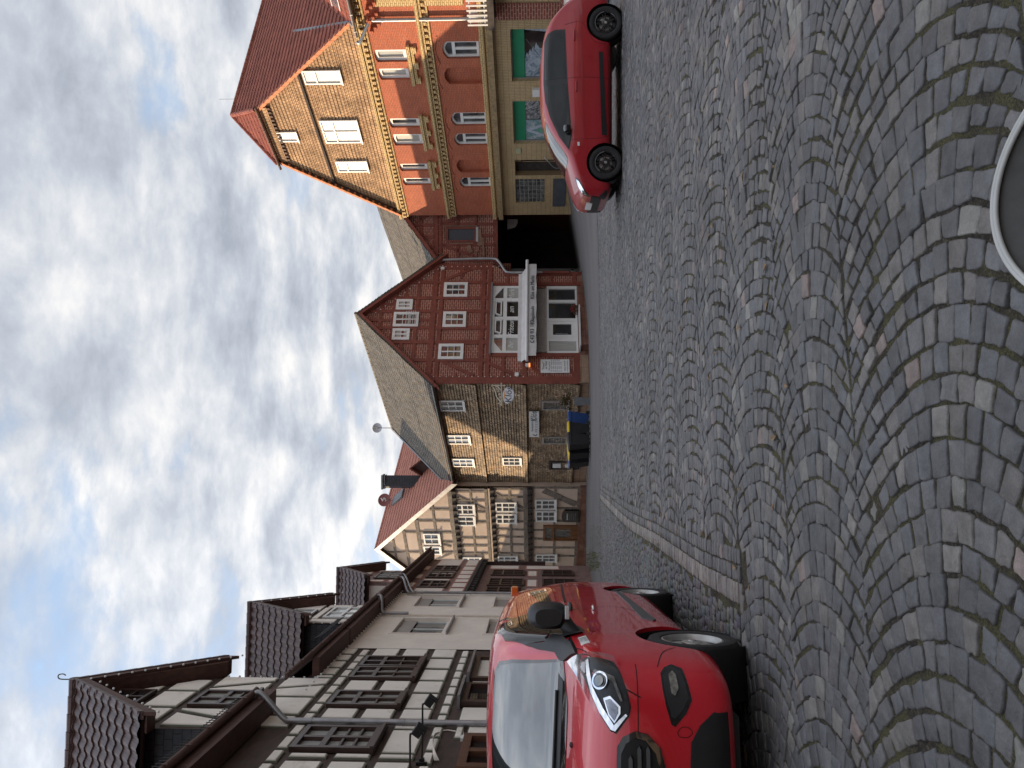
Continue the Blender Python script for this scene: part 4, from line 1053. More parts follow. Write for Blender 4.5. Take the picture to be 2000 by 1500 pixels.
        mb.face([PK.w(-.0, za_, 0), PK.w(-.0, za_, .13), PK.w(-Lk, za_, .13), PK.w(-Lk, za_, 0)], [(0, za_)]*4)
    mb.build('shingles', Mt['shingle_side'], root, merge=False)
    mb = MB(); mb.rect(PK, (-Lk, -2.6, 0.0, zb-.0), -.3, .02, True); mb.build('stone_plinth', Mt['sandstone'], root)
    mb = MB(); mb.rect(PF, (.0, -2.0, PF.px(806, 1130)[0], PF.px(780, 1128)[1]-.001), -.3, .03, True); mb.build('stone_plinth', Mt['sandstone'], root)
    mb = MB(); mb.rect(PF, (PF.px(806, 1130)[0]+.01, -2.0, sR0, PF.px(880, 1131)[1]), -.3, .02, True); mb.build('stone_plinth', Mt['redstone'], root)
    W_ = Mt['white_paint']; G = Mt['glass']
    # side windows
    for i, (U0, V0, U1, V1, gm) in enumerate(((697.5, 861, 717, 905, G), (633, 875, 650, 916, G), (589, 885, 604, 924, G), (591.5, 982, 606, 1017, G))):
        r = PK.rect(U0, V0, U1, V1, .1); window(root, PK, (r[0], r[1], r[2], r[3]), .06, W_, gm, 2, 3, .08, .05, th=.07, sill=(W_, .05, .06))
    for U0, V0, U1, V1 in ((699, 1058, 716, 1110), (633, 1059, 646, 1108)):
        r = PK.rect(U0, V0, U1, V1, .1); window(root, PK, r, .05, Mt['grey_paint'], G, 1, 1, .09, .05, th=.07, sill=(W_, .05, .06)); 
    r = PK.rect(583, 1072, 598, 1120, .1); o = window(root, PK, (r[0], r[1]-.4, r[2], r[3]), .04, Mt['timber_black'], Mt['dark'], 1, 1, .12, .05, th=.07, name='side_door')
    mb = MB(); mb.rect(PK, (r[0]+.25, r[1]+.75, r[2]-.25, r[1]+1.25), .08, .12); mb.rect(PK, (r[0]+.32, r[1]+.25, r[2]-.32, r[1]+.5), .08, .12); mb.build('notice', W_, o)
    # gable windows
    for (U0, V0, U1, V1, c, rr) in ((798, 855, 828, 906, 2, 3), (861, 864, 891, 911, 2, 3), (920, 866, 948, 914, 2, 3)):
        r = PF.rect(U0, V0, U1, V1, .05); window(root, PF, r, .03, W_, G, c, rr, .16, .05, th=.07, inner=False)
    for (U0, V0, U1, V1, c, rr) in ((836, 765, 858, 801, 2, 2), (862, 767, 890, 819, 2, 3), (895, 773, 915, 807, 2, 2)):
        r = PF.rect(U0, V0, U1, V1, .05); window(root, PF, r, .03, W_, Mt['curtain'] if c == 2 and rr == 2 else G, c, rr, .15, .05, th=.07)
    mb = MB()
    for q in range(5): z = PF.px(876, 812)[1]+.12*q; mb.tube([PF.w(PF.px(864, 800)[0], z, .22), PF.w(PF.px(889, 800)[0], z, .22)], .012, 5)
    mb.build('window_rail', Mt['white_paint'], root)
    # ---------------- shopfront
    sh = MB(); a, z0, b, z1_ = shop_t
    def bar(q, o0, o1): sh.slab(PF, q, o0, o1)
    bar(rc(a, z0, b, z0+.10), -.1, .06); bar(rc(a, z1_-.14, b, z1_), -.1, .07)
    xs = [a, PF.px(842.5, 990)[0], PF.px(877.5, 990)[0], PF.px(913.7, 990)[0], b]; zt = PF.px(877, 986)[1]
    bar(rc(a, z0+.1, a+.12, z1_-.14), -.1, .06); bar(rc(b-.12, z0+.1, b, z1_-.14), -.1, .06)
    for x in xs[1:-1]: bar(rc(x-.10, z0+.1, x+.10, z1_-.14), -.1, .055)
    for i in range(4):
        x0, x1 = xs[i]+(.12 if i == 0 else .1), xs[i+1]-(.12 if i == 3 else .1); bar(rc(x0, zt-.1, x1, zt+.1), -.1, .05)
        if i == 0: bar([(x0, zt+.1), (x0+.75, zt+.1), (x0, z1_-.14)] if False else [(x0, z1_-.55), (x0+.55, z1_-.14), (x0, z1_-.14)], -.1, .052)
        if i == 3: bar([(x1, z1_-.55), (x1, z1_-.14), (x1-.55, z1_-.14)], -.1, .052)
    fr = sh.build('shopfront', W_, root)
    for i in range(4):
        x0, x1 = xs[i]+.1, xs[i+1]-.1
        for (za_, zb_, gm) in ((z0+.08, zt-.05, Mt['glass_dark'] if i in (1, 2) else Mt['curtain']), (zt+.05, z1_-.1, Mt['glass'])):
            g = MB(); g.rect(PF, (x0-.02, za_, x1+.02, zb_), -.06, -.03, True); g.build('pane', gm, fr)
        if i in (1, 2):
            g = MB(); g.beam(PF, (x0+.06, zt+.22), (x0+.18, z1_-.22), .07, -.02, .09); g.beam(PF, (x1-.02, zt+.22), (x1-.02, z1_-.22), .07, -.02, .09); g.beam(PF, (x0+.06, zt+.2), (x1-.02, zt+.2), .07, -.02, .09); g.beam(PF, (x0+.16, z1_-.2), (x1-.02, z1_-.2), .07, -.02, .09)
            g.build('tilted_sash', W_, fr)
    zt_ = PF.px(877, 1013)[1]
    for i, s_ in enumerate(('Ihr', 'Friseur', 'am', 'Markt')):
        xm = (xs[i]+xs[i+1])/2; text(PF, s_, xm, zt_+.26, .44, -.02, W_, fr, 'window_lettering', .3, align='CENTER', xs=.78)
    mb = MB(); mb.rect(PF, (a-.15, z1_+.001, b+.15, z1_+.09), -.1, .22, True); mb.build('shop_cornice', Mt['lead'], root)
    # lower part: grey lattice frieze, door and windows
    a, z0, b, z1_ = shop_b; zf = PF.px(875, 1066)[1]
    q = MB(); q.rect(PF, (a+.05, zf, b-.05, z1_), -.15, -.02, True); pn_ = q.build('frieze', Mt['grey_paint'], root)
    q = MB(); x = a+.1
    while x < b-.3: q.beam(PF, (x, zf+.05), (min(x+.42, b-.1), z1_-.12), .03, -.02, .0); x += .13
    for x in (xs[1], xs[2], xs[3]): q.rect(PF, (x-.02, zf, x+.02, z1_), -.02, .012)
    q.rect(PF, (a+.05, zf-.06, b-.05, zf+.02), -.15, .06); q.build('frieze_lattice', mat('grey_lattice', (.40, .37, .34), .6, .1), pn_)
    Ub = [811, 836, 875, 911, 938]; X = [PF.px(u, 1095)[0] for u in Ub]
    q = MB()
    for i, x in enumerate(X): q.rect(PF, (x-.09, z0, x+.09, zf-.06), -.15, .03)
    q.rect(PF, (a, z0, b, z0+.10), -.15, .028); q.rect(PF, (a, zf-.16, b, zf-.061), -.15, .028)
    lf = q.build('shop_window_frame', W_, root)
    for i in range(4):
        if i == 1: continue
        g = MB(); g.rect(PF, (X[i]+.05, z0+.05, X[i+1]-.05, zf-.1), -.12, -.08, True); g.build('pane', Mt['curtain'] if i == 0 else Mt['glass_dark'], lf)
    d0, d1 = X[1]+.09, X[2]-.09; q = MB()
    for t in (rc(d0, z0+.1, d0+.24, zf-.16), rc(d1-.16, z0+.1, d1, zf-.16), rc(d0+.24, z0+.1, d1-.16, z0+.34), rc(d0+.24, zf-.38, d1-.16, zf-.16)): q.slab(PF, t, -.1, -.01)
    dr = q.build('shop_door', W_, root); g = MB(); g.rect(PF, (d0+.1, z0+.2, d1-.1, zf-.2), -.09, -.06, True); g.build('pane', Mt['glass_dark'], dr)
    g = MB(); g.tube([PF.w(d0+.28, z0+.55, .03), PF.w(d0+.28, z0+1.2, .03)], .02, 6); g.build('handle', Mt['zinc'], dr)
    # salon things behind the glass: a chair shape and a shelf (light blobs)
    g = MB(); g.lathe([(.05, 0), (.34, .1), (.42, .5), (.36, .95), (.05, 1.15)], PF.w((X[2]+X[3])/2-.05, z0+.12, .0)-PF.n*.05, 12, sc=(1, .1)) if False else None
    # downpipe on the right corner
    m1 = lambda U, V, o=.12: PF.w(*PF.px(U, V, o), o)
    mb = MB(); pts = bez([m1(992, 852), m1(994, 900), m1(995, 962), m1(988, 975), m1(972, 986), m1(968, 995), m1(968, 1020)], 5)+[m1(968, 1059)]
    mb.tube(pts, .075, 10); mb.build('downpipe', Mt['zinc_light'], root, smooth=True)
    mb = MB(); mb.tube([m1(968, 1059.5), m1(968, 1112)], .085, 10); mb.build('downpipe_foot', Mt['timber_red'], root, smooth=True)
    # little bulbs along the edges
    L = [PF.w(PF.px(763, 0)[0], ze-.4-k*.33, .07) for k in range(15)]+[PF.w(sR-.25, ze-.3-k*.33, .07) for k in range(11)]
    L += [PF.w(sR-(sR-sa)*k/16-.2, ze+(za-ze)*k/16-.45, .08) for k in range(15)]
    bulbs(root, L, .03)
    g = MB(); g.rect(PF, (PF.px(770, 0)[0]-.2, PF.px(765, 1013)[1], PF.px(770, 0)[0]+.0, PF.px(765, 1013)[1]+.2), 0, .12); g.rect(PF, (sR-.45, ze-.55, sR-.3, ze-.35), 0, .12); g.build('junction_box', W_, root)
    # steps and ramp in front of the shop
    return root, shop_t, shop_b, X, LR, eL, top
house, SHT, SHB, SX, LR_, eL_, top_ = house_corner()
def awning():
    a, z0, b, z1 = SHT; zt = PF.px(880, 1020)[1]; r0 = PF.px(790, 1022, .5)[0]; r1 = PF.px(978, 1028, .5)[0]
    root = thing('awning', 'white rolled awning with lettered valance above the salon door', 'awning', PF.w((r0+r1)/2, zt, .3))
    mb = MB(); mb.slab(PF, rc(r0+.35, zt-.02, r1-.2, zt+.22), 0, .16, True)
    top = [(r0+.3, zt+.02), (r1-.15, zt+.02)]
    mb.face([PF.w(r0+.3, zt+.04, .12), PF.w(r1-.15, zt+.04, .12), PF.w(r1-.05, zt-.30, .75), PF.w(r0+.2, zt-.30, .75)])
    mb.build('canopy', Mt['white_fabric'], root)
    mb = MB(); mb.tube([PF.w(r0, zt-.26, .80), PF.w(r1+.25, zt-.26, .80)], .085, 10); mb.build('front_bar', Mt['white_paint'], root, smooth=True)
    zb = zt-.34; mb = MB(); n = 60
    for i in range(n):
        x0, x1 = r0+.3+(r1-r0-.3)*i/n, r0+.3+(r1-r0-.3)*(i+1)/n; f = lambda x: .79+.02*math.sin(x*5); g = lambda x: zb-.40-.03*abs(math.sin(x*2.6))
        mb.face([PF.w(x0, zb, .78), PF.w(x1, zb, .78), PF.w(x1, g(x1), f(x1)), PF.w(x0, g(x0), f(x0))])
    v = mb.build('valance', Mt['white_fabric'], root)
    Z = zb-.30
    text(PF, '43 93 182', PF.px(836, 1035, .8)[0], Z, .30, .815, Mt['ink'], v, 'valance_lettering')
    text(PF, 'Nagelstudio', PF.px(876, 1035, .8)[0]-.15, Z, .27, .815, Mt['ink'], v, 'valance_lettering', .25, xs=.75)
    text(PF, 'Klös am Markt', PF.px(916, 1035, .8)[0], Z, .30, .815, Mt['ink'], v, 'valance_lettering', xs=.85)
    mb = MB(); c = PF.w(PF.px(833, 1035, .8)[0], Z+.1, .815)
    mb.tube(bez([c+PF.d*.05+Vector((0, 0, .1)), c-PF.d*.05+Vector((0, 0, .05)), c-PF.d*.04-Vector((0, 0, .06)), c+PF.d*.06-Vector((0, 0, .1))], 4), .018, 6); mb.build('telephone_mark', Mt['ink'], v)
awning()
def price_board():
    r = PF.rect(772, 1056, 798, 1112, .1); root = thing('price_board', 'white price list board mounted on the brick wall left of the salon', 'sign', PF.w((r[0]+r[2])/2, r[1], .1))
    mb = MB(); mb.rect(PF, r, .06, .11, True); mb.build('board', Mt['white_paint'], root)
    w, h = r[2]-r[0], r[3]-r[1]
    text(PF, '"Friseur"', r[0]+w*.5, r[3]-h*.13, .17, .112, Mt['ink'], root, 'board_lettering', .3, align='CENTER', xs=.8)
    text(PF, 'am Markt', r[0]+w*.55, r[3]-h*.22, .15, .112, Mt['ink'], root, 'board_lettering', .3, align='CENTER', xs=.8)
    text(PF, 'Öffnungszeiten', r[0]+w*.5, r[3]-h*.32, .10, .112, Mt['ink_soft'], root, 'board_lettering', align='CENTER', xs=.9)
    for i, dn in enumerate(('Mo', 'Di', 'Mi', 'Do', 'Fr', 'Sa')):
        text(PF, dn, r[0]+w*.08, r[3]-h*(.39+.067*i), .085, .112, Mt['ink_soft'], root, 'board_lettering')
        if i < 5: text(PF, '8.00 - 18.00 Uhr', r[0]+w*.28, r[3]-h*(.39+.067*i), .085, .112, Mt['ink_soft'], root, 'board_lettering')
        else: text(PF, '8.00 - 13.00', r[0]+w*.28, r[3]-h*(.39+.067*i), .085, .112, Mt['ink_soft'], root, 'board_lettering')
    text(PF, 'Telefon 43 93 182', r[0]+w*.5, r[3]-h*.86, .095, .112, Mt['ink'], root, 'board_lettering', align='CENTER', xs=.9)
    text(PF, 'und nach Vereinbarung', r[0]+w*.5, r[3]-h*.94, .075, .112, Mt['ink_soft'], root, 'board_lettering', align='CENTER', xs=.9)
price_board()
def klos_sign():
    r = PK.rect(646.5, 1034, 695, 1053, .22); root = thing('shop_sign', 'long white sign board with dark lettering on the shingled wall above the low windows', 'sign', PK.w((r[0]+r[2])/2, r[1], .2))
    mb = MB(); mb.rect(PK, r, .16, .22, True); mb.build('board', Mt['white_paint'], root); w, h = r[2]-r[0], r[3]-r[1]
    text(PK, 'Klös', r[0]+w*.64, r[1]+h*.26, h*.85, .222, Mt['ink'], root, 'sign_lettering', .15, xs=1.25)
    text(PK, 'Kosmetikstudio', r[0]+w*.24, r[1]+h*.60, h*.32, .222, Mt['ink_soft'], root, 'sign_lettering', xs=1.3)
    text(PK, 'F R I S E U R', r[0]+w*.20, r[1]+h*.16, h*.36, .222, Mt['ink_soft'], root, 'sign_lettering', xs=1.45)
    mb = MB(); mb.beam(PK, (r[0]+w*.06, r[1]+h*.35), (r[0]+w*.10, r[1]+h*.65), .06, .221, .23); mb.beam(PK, (r[0]+w*.06, r[1]+h*.35), (r[0]+w*.12, r[1]+h*.2), .05, .221, .23); mb.build('bird_emblem', Mt['ink'], root)
klos_sign()
def hanging_sign():
    # bracket stands square off the gable side corner, face turned to the square
    a0 = PK.px(747, 979, .25); root = thing('hanging_sign', 'oval white sign hanging from a curly cream iron bracket at the corner of the house', 'sign', PK.w(-.2, a0[1], .1))
    # plane of the sign: perpendicular to the side wall
    Q = Pl((PK.w(-.35, 0, 0).x, PK.w(-.35, 0, 0).y), (-PK.n.x*-1, -PK.n.y*-1)); Q = PF.shift(.25)
    Q = PF
    px = lambda U, V: Q.w(*Q.px(U, V, .1), .1)
    mb = MB(); r = .035
    ax0 = 753; z = 980
    mb.tube([px(752, 979.5), px(709.5, 979.5)], r, 6); mb.tube([px(747, 962), px(747, 985)], r, 6)
    mb.tube(bez([px(747, 965), px(745, 972), px(738, 978)], 5), r*.8, 6)
    mb.tube(bez([px(743, 964), px(739, 966), px(733, 968), px(724, 971), px(719, 975), px(715, 979)], 5), r*.8, 6)
    for cx, cy, q in ((741, 972, 3.2), (736, 973, 2.2), (730, 975, 2.4), (724, 976, 2.2), (713, 975, 2.0)):
        pts = [px(cx+q*(1-k/16)*math.cos(k*.7), cy+q*(1-k/16)*math.sin(k*.7)) for k in range(14)]; mb.tube(pts, r*.55, 5)
    for u, v in ((747, 961.5), (747, 986), (709, 979.5)): mb.lathe([(.001, -.05), (.05, -.03), (.05, .03), (.001, .05)], px(u, v), 8)
    mb.build('bracket', mat('cream_iron', (.50, .46, .36), .5, .1), root, smooth=True)
    cx, cz = Q.px(728, 993, .1); rx = abs(Q.px(712.5, 993, .1)[0]-Q.px(744, 993, .1)[0])/2; rz_ = abs(Q.px(728, 982, .1)[1]-Q.px(728, 1005, .1)[1])/2
    el = lambda k, o: [(cx+rx*k*math.cos(t*math.pi/16), cz+rz_*k*math.sin(t*math.pi/16)) for t in range(32)]
    mb = MB(); mb.slab(Q, el(1, 0), .04, .14, True); d = mb.build('sign_disc', mat('sign_rim', (.55, .56, .60), .4, .05), root)
    mb = MB(); mb.slab(Q, el(.88, 0), .14, .15); mb.build('sign_face', mat('sign_face', (.66, .66, .72), .4, .05), d)
    text(Q, 'Klös', cx, cz-.16, .46, .155, Mt['ink'], d, 'sign_lettering', .1, align='CENTER', xs=1.1)
    mb = MB()
    for t in range(5): mb.beam(Q, (cx-.22+t*.1, cz+.16), (cx-.16+t*.1, cz+rz_*.75), .035, .15, .156)
    mb.slab(Q, [(cx-.2, cz+rz_*.60), (cx+.15, cz+rz_*.60), (cx+.05, cz+rz_*.74), (cx-.12, cz+rz_*.74)], .15, .155)
    mb.build('orange_emblem', mat('orange_emblem', (.75, .33, .07), .5, .1), d)
    mb = MB(); mb.lathe([(.001, -.28), (.05, -.24), (.03, -.1), (.09, -.05), (.04, 0)], px(728, 1006), 8); mb.build('finial', mat('cream_iron2', (.50, .46, .36), .5, .1), root)
hanging_sign()
# ------------------------------------------------------------------ gatehouse between the two big houses
PG = Pl((6.3, 43.4), (1, 0.02))
def gatehouse():
    root = thing('gatehouse', 'narrow red brick and timber gatehouse over a dark gateway, between the two gabled houses', 'house', (8.3, 43.4, -.6))
    xl, zl = PG.px(986, 850); xr, zr_ = PG.px(1085, 780); zo = PG.px(1030, 972)[1]
    k = (zr_-zl)/(xr-xl); xe = xr+.6
    hull = [(xl-.3, zo), (xe, zo), (xe, zl+k*(xe-xl)), (xl-.3, zl-.3*k)]
    r = PG.rect(1027, 872, 1056, 930); mb = MB(); mb.wall(PG, hull, [rc(*r)], 0, .15); mb.build('brick_wall', Mt['brick_nogging'], root)
    T = MB()
    def B(p, q, w=.2): T.beam(PG, PG.px(*p), PG.px(*q), w, 0, .05, .05)
    B((986, 852), (1082, 851), .26); B((986, 861), (1082, 860), .14); B((986, 969), (1082, 968), .22)
    B((1018, 834), (1018, 850)); B((1036, 824), (1036, 850), .18); B((1060, 850), (1060, 806), .16); B((1038, 824), (1082, 822), .16)
    B((1022, 860), (1022, 968), .14); B((1062, 860), (1062, 968), .14); B((990, 895), (1022, 895), .14); B((1060, 895), (1080, 895), .14)
    B((1025, 930), (1080, 930), .14); B((1021, 862), (1001, 925), .16); B((1064, 862), (1080, 925), .16); B((1066, 812), (1080, 838), .14); B((992, 860), (992, 968), .2); B((1040, 932), (1040, 968), .14)
    T.build('timber_frame', Mt['timber_red'], root)
    o = window(root, PG, r, -.02, Mt['timber_red'], mat('boarded_grey', (.055, .06, .07), .6, .3, 8, .2, 20, grain=(1, 1, 6)), 1, 1, .10, .05, th=.09, name='shuttered_window')
    mb = MB(); mb.rect(PG, (r[0], r[1]-.13, r[2], r[1]-.001), -.05, .12, True); mb.build('sill', Mt['zinc_light'], o)
    mb = MB()
    for p, q, w in (((1052, 935), (1020, 938), .28), ((998, 945), (1035, 943), .12), ((990, 925), (1020, 937), .05), ((1006, 920), (1020, 915), .24), ((1024, 880), (1024, 925), .06), ((1058, 868), (1058, 932), .05), ((1030, 868), (1056, 867), .05)):
        mb.beam(PG, PG.px(*p), PG.px(*q), w, .055, .10)
    mb.build('loose_boards', mat('raw_board', (.24, .14, .09), .8, .3, 4), root)
    # roof slope running back to the left
    w2 = Vector((-.355, .935, 0)); off = .3
    f = lambda U, V: PG.w(*PG.px(U, V, off), off)
    a = f(990, 851); sl = (f(1078, 786)-a); a = a-sl*.05; top = a+sl*2.3
    tile_roof('roof', Mt['tile_grey'], [a, a+w2*16, top+w2*16, top], root, tw=.20, th=.22, amp=.02, step=.035, res=4)
    b = Vector((2*top.x-a.x, a.y, a.z)); tile_roof('roof', Mt['tile_grey'], [b, b+w2*16, top+w2*16, top], root, tw=.20, th=.22, amp=.02, step=.035, res=3)
    mb = MB(); dn = Vector((0, 0, -.24)); g = Vector((0, -.02, 0)); mb.face([a+g, a+dn+g, top+dn+g, top+g]); mb.face([a+dn+g, a+dn-g*16, top+dn-g*16, top+dn+g]); mb.build('barge_board', Mt['timber_red'], root)
    # gateway: side walls, ceiling and a closed back with an arch
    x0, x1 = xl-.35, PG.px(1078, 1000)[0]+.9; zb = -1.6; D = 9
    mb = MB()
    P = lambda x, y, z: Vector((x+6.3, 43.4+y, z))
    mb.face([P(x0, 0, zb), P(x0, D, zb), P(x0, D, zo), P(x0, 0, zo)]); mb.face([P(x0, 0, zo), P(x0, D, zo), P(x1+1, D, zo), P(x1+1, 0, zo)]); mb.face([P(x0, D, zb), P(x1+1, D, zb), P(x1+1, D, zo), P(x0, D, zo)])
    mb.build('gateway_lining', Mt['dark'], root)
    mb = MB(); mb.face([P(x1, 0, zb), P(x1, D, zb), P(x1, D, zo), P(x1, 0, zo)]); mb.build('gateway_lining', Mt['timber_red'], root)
    mb = MB(); q = [(PG.px(u, v, -.6)) for u, v in ((1052, 991), (1072, 991), (1072, 1011), (1064, 1011), (1056, 1006))]; mb.slab(PG, q, -.65, -.6, True); mb.build('crest_plate', mat('crest_stone', (.16, .13, .12), .8, .2), root)
gatehouse()
def side_gate():
    # recessed dark wall and sheet metal gate between the shingled house and the cream house
    P = Pl((-6.9, 48.9), (1, 0)); root = thing('connecting_wall', 'narrow dark red boarded wall between the shingled house and the cream house', 'wall', (-6.6, 48.9, -1.8))
    a = P.px(540, 1000)[0]; b = P.px(572, 1000)[0]+.3; zt = P.px(560, 884)[1]; mb = MB(); mb.rect(P, (a, -2.4, b, zt), -1.2, 0, True); mb.build('boarding', mat('dark_red_boards', (.06, .022, .017), .8, .3, 4, .2, 20, grain=(6, 6, 1)), root)
    Q = P.shift(.6); g = thing('metal_gate', 'grey sheet metal gate with arched top rail beside the shingled house', 'gate', (-6.6, 48.3, -1.8))
    r = Q.rect(551, 1085, 572, 1148); mb = MB(); mb.rect(Q, r, 0, .05, True); mb.rect(Q, (r[0], r[1]+1.1, r[2], r[1]+1.18), .05, .08); mb.build('panel', mat('gate_grey', (.06, .065, .07), .5, .3, 5, .1), g)
    mb = MB(); mb.tube(bez([Q.w(r[0], r[1]+1.2, .1), Q.w(r[0]-.05, r[3]-.2, .1), Q.w(r[0]+.15, r[3]+.1, .1), Q.w(r[2], r[3]+.12, .1)], 5), .025, 6); mb.build('top_rail', Mt['zinc'], g)
side_gate()
# ------------------------------------------------------------------ cream half-timbered house
PC = Pl(((548-750)/F*47, 47), (.770, -.637))
def cream_house():
    root = thing('half_timbered_house', 'tall pale peach half-timbered gable house with new red roof and brown door', 'house', (-10, 50, -1.9))
    sR = PC.px(548, 1000)[0]; sL = PC.px(370, 1000)[0]-1.2; zA = PC.px(427, 738)[1]; sA = PC.px(427, 738)[0]; zE = PC.px(549, 880)[1]
    zl = zA-(zA-zE)/(sR-sA)*(sA-sL); 
    P_ = lambda U, V: PC.px(U, V)
    zj1 = P_(480, 889)[1]; zj2 = P_(480, 960)[1]; zj3 = P_(480, 1031)[1]; zb = P_(480, 1130)[1]
    mb = MB()
    mb.wall(PC, [(sL, zj1), (sR, zj1), (sR, zE), (sA, zA), (sL, zl)], [], .24, 0)
    mb.wall(PC, rc(sL, zj2, sR, zj1), [], .12, 0); mb.wall(PC, rc(sL, zj3, sR, zj2), [], .0, 0); mb.wall(PC, rc(sL, -3, sR, zj3), [], -.12, 0)
    for z, o in ((zj1, .24), (zj2, .12), (zj3, 0)): mb.face([PC.w(sL, z, o), PC.w(sR, z, o), PC.w(sR, z, o-.13), PC.w(sL, z, o-.13)])
    mb.face([PC.w(sR, -3, -.12), PC.w(sR, zE, -.12), PC.w(sR, zE, -9), PC.w(sR, -3, -9)])
    mb.build('plaster_wall', Mt['plaster_peach'], root)
    T = MB(); K = MB()
    def B(p, q, w, o): T.beam(PC, P_(*p), P_(*q), w, o, o+.04, .12)
    def hz_(V, w, o, Ul=372, Ur=548):
        z = P_(480, V)[1]; a, b = P_(Ul, V)[0], min(P_(Ur, V)[0], sR)
        if z > zE: t = (z-zE)/(zA-zE); b = min(b, sR+(sA-sR)*t); a = max(a, sL+(sA-sL)*t)
        T.beam(PC, (a, z), (b, z), w, o, o+.045, .12)
    def vt(U, V0, V1, w, o):
        a, z0 = P_(U, V0); z1 = P_(U, V1)[1]; z0 = P_(480, V0)[1]; z1 = P_(480, V1)[1]
        top = max(z0, z1); 
        lim = zA-(zA-zE)*abs(a-sA)/(sR-sA)-.12; top = min(top, lim)
        if top > min(z0, z1): T.beam(PC, (a, min(z0, z1)), (a, top), w, o, o+.043, .12)
    hz_(885, .28, .24); hz_(815, .24, .24); hz_(787, .18, .24); hz_(763, .14, .24); hz_(850, .16, .24, 450, 545)
    for U in (410, 427, 447, 466, 488, 511): vt(U, 884, 816 if U in (410, 447) else 740, .17, .24)
    B((447, 850), (438, 882), .14, .24); B((425, 882), (412, 852), .12, .24)
    hz_(893, .18, .12); hz_(953, .20, .12); hz_(924, .14, .12)
    for U in (543, 525, 503, 483, 452, 437, 422, 408, 393): vt(U, 953, 893, .16, .12)
    B((533, 895), (508, 946), .2, .12)
    hz_(966, .18, 0); hz_(1026, .22, 0); hz_(997, .15, 0)
    for U in (545, 530, 503, 482, 466, 452, 437, 420, 405): vt(U, 1026, 966, .16, 0)
    B((536, 968), (508, 1022), .2, 0)
    hz_(1040, .16, -.12); hz_(1083, .14, -.12); hz_(1128, .2, -.12)
    for U in (545, 505, 480, 462, 445, 428, 412): vt(U, 1128, 1040, .17, -.12)
    B((540, 1062), (512, 1126), .45, -.12)
    T.build('timber_frame', Mt['timber_grey'], root)
    for z, o in ((zj1, .24), (zj2, .12), (zj3, 0)):
        K.rect(PC, (sL, z-.22, sR, z-.001), o-.12, o+.02, True); s_ = sL
        while s_ < sR: K.rect(PC, (s_, z-.28, s_+.16, z-.0), o-.12, o+.10, True); s_ += .62
    K.build('jetty_beams', Mt['timber_black'], root)
    mb = MB(); mb.rect(PC, (sL, -3, sR+.02, zb), -.2, .02, True); mb.build('stone_plinth', Mt['redstone'], root)
    W_ = Mt['white_paint']; G = Mt['glass']
    for (U0, V0, U1, V1, o) in ((516, 890, 496, 927, .15), (493, 892, 474, 928, .15), (520, 967, 501, 1008, .03), (497, 968, 478, 1008, .03), (525, 1045, 506, 1085, -.09), (503, 1046, 482, 1085, -.09), (459, 826, 438, 860, .27), (434, 827, 418, 862, .27), (418, 1046, 403, 1086, -.09), (415, 972, 400, 1010, .03), (413, 902, 398, 940, .15)):
        r = PC.rect(U0, V0, U1, V1, o); window(root, PC, r, o, W_, G, 2, 2, .10, .06, th=.08, transom=.66 if V1-V0 > 36 else None, sill=(W_, .06, .08))
    r = PC.rect(474.5, 1061, 445, 1149, -.1)
    bm_ = mat('varnished_door', (.16, .062, .018), .45, .3, 3, .1, 30, grain=(4, 4, 1), coat=.3); mb = MB()
    a, z0, b, z1 = r; zt = z1-.62; zm = z0+1.25
    for q in (rc(a, z0, a+.14, z1), rc(b-.14, z0, b, z1), rc(a+.14, z1-.12, b-.14, z1), rc(a+.14, zt-.12, b-.14, zt+.08)): mb.slab(PC, q, -.12, .0)
    for q in (rc(a+.14, z0, b-.14, zm), rc(a+.14, zm, a+.34, zt-.12), rc(b-.34, zm, b-.14, zt-.12)): mb.slab(PC, q, -.12, -.05)
    for i in range(2): mb.rect(PC, (a+.22+i*.45, z0+.2, a+.58+i*.45, zm-.12), -.05, -.03)
    d = mb.build('front_door', bm_, root); mb = MB(); mb.rect(PC, (a+.34, zm, b-.34, zt-.12), -.12, -.08, True); mb.rect(PC, (a+.14, zt+.08, b-.14, z1-.12), -.12, -.08, True); mb.build('pane', G, d)
    mb = MB(); mb.lathe([(.001, -.03), (.03, 0), (.001, .03)], PC.w(a+.3, zm-.15, .02), 8); mb.build('handle', Mt['zinc_light'], d)
    # steps
    mb = MB(); mb.rect(PC, (a-.3, -3, b+.3, z0-.02), 0, .5, True); mb.build('door_step', Mt['redstone'], root)
    # roof
    w3 = Vector((.512, .859, 0)).normalized(); off = .5
    f = lambda U, V: PC.w(*PC.px(U, V, off), off)
    top = f(427, 734); e = f(551, 880); e = e+(e-top)*.03
    tile_roof('roof', Mt['tile_newred'], [e, e+w3*16, top+w3*16, top], root, tw=.30, th=.36, amp=.03, step=.035, res=4)
    el = PC.w(2*sA-PC.px(551, 880, off)[0], PC.px(551, 880, off)[1], off); tile_roof('roof', Mt['tile_newred'], [el, el+w3*16, top+w3*16, top], root, tw=.30, th=.36, amp=.03, step=.035, res=3)
    mb = MB(); dn = Vector((0, 0, -.28)); g = PC.n*.03
    for q in (e, el): mb.face([q+g, q+g+dn, top+g+dn, top+g]); mb.face([q+g+Vector((0, 0, .12)), q+g, top+g, top+g+Vector((0, 0, .12))])
    mb.build('verge_flashing', Mt['zinc'], root)
    mb = MB()
    for q in (e, el): mb.face([q+dn, q+dn-PC.n*.6, top+dn-PC.n*.6, top+dn])
    mb.build('verge_soffit', Mt['timber_dark'], root)
    mb = MB()
    for i in range(36): mb.tube([top+w3*(i*.42), top+w3*(i*.42+.41)+Vector((0, 0, .015))], [.12, .10], 8)
    mb.build('ridge_tiles', Mt['tile_newred'], root)
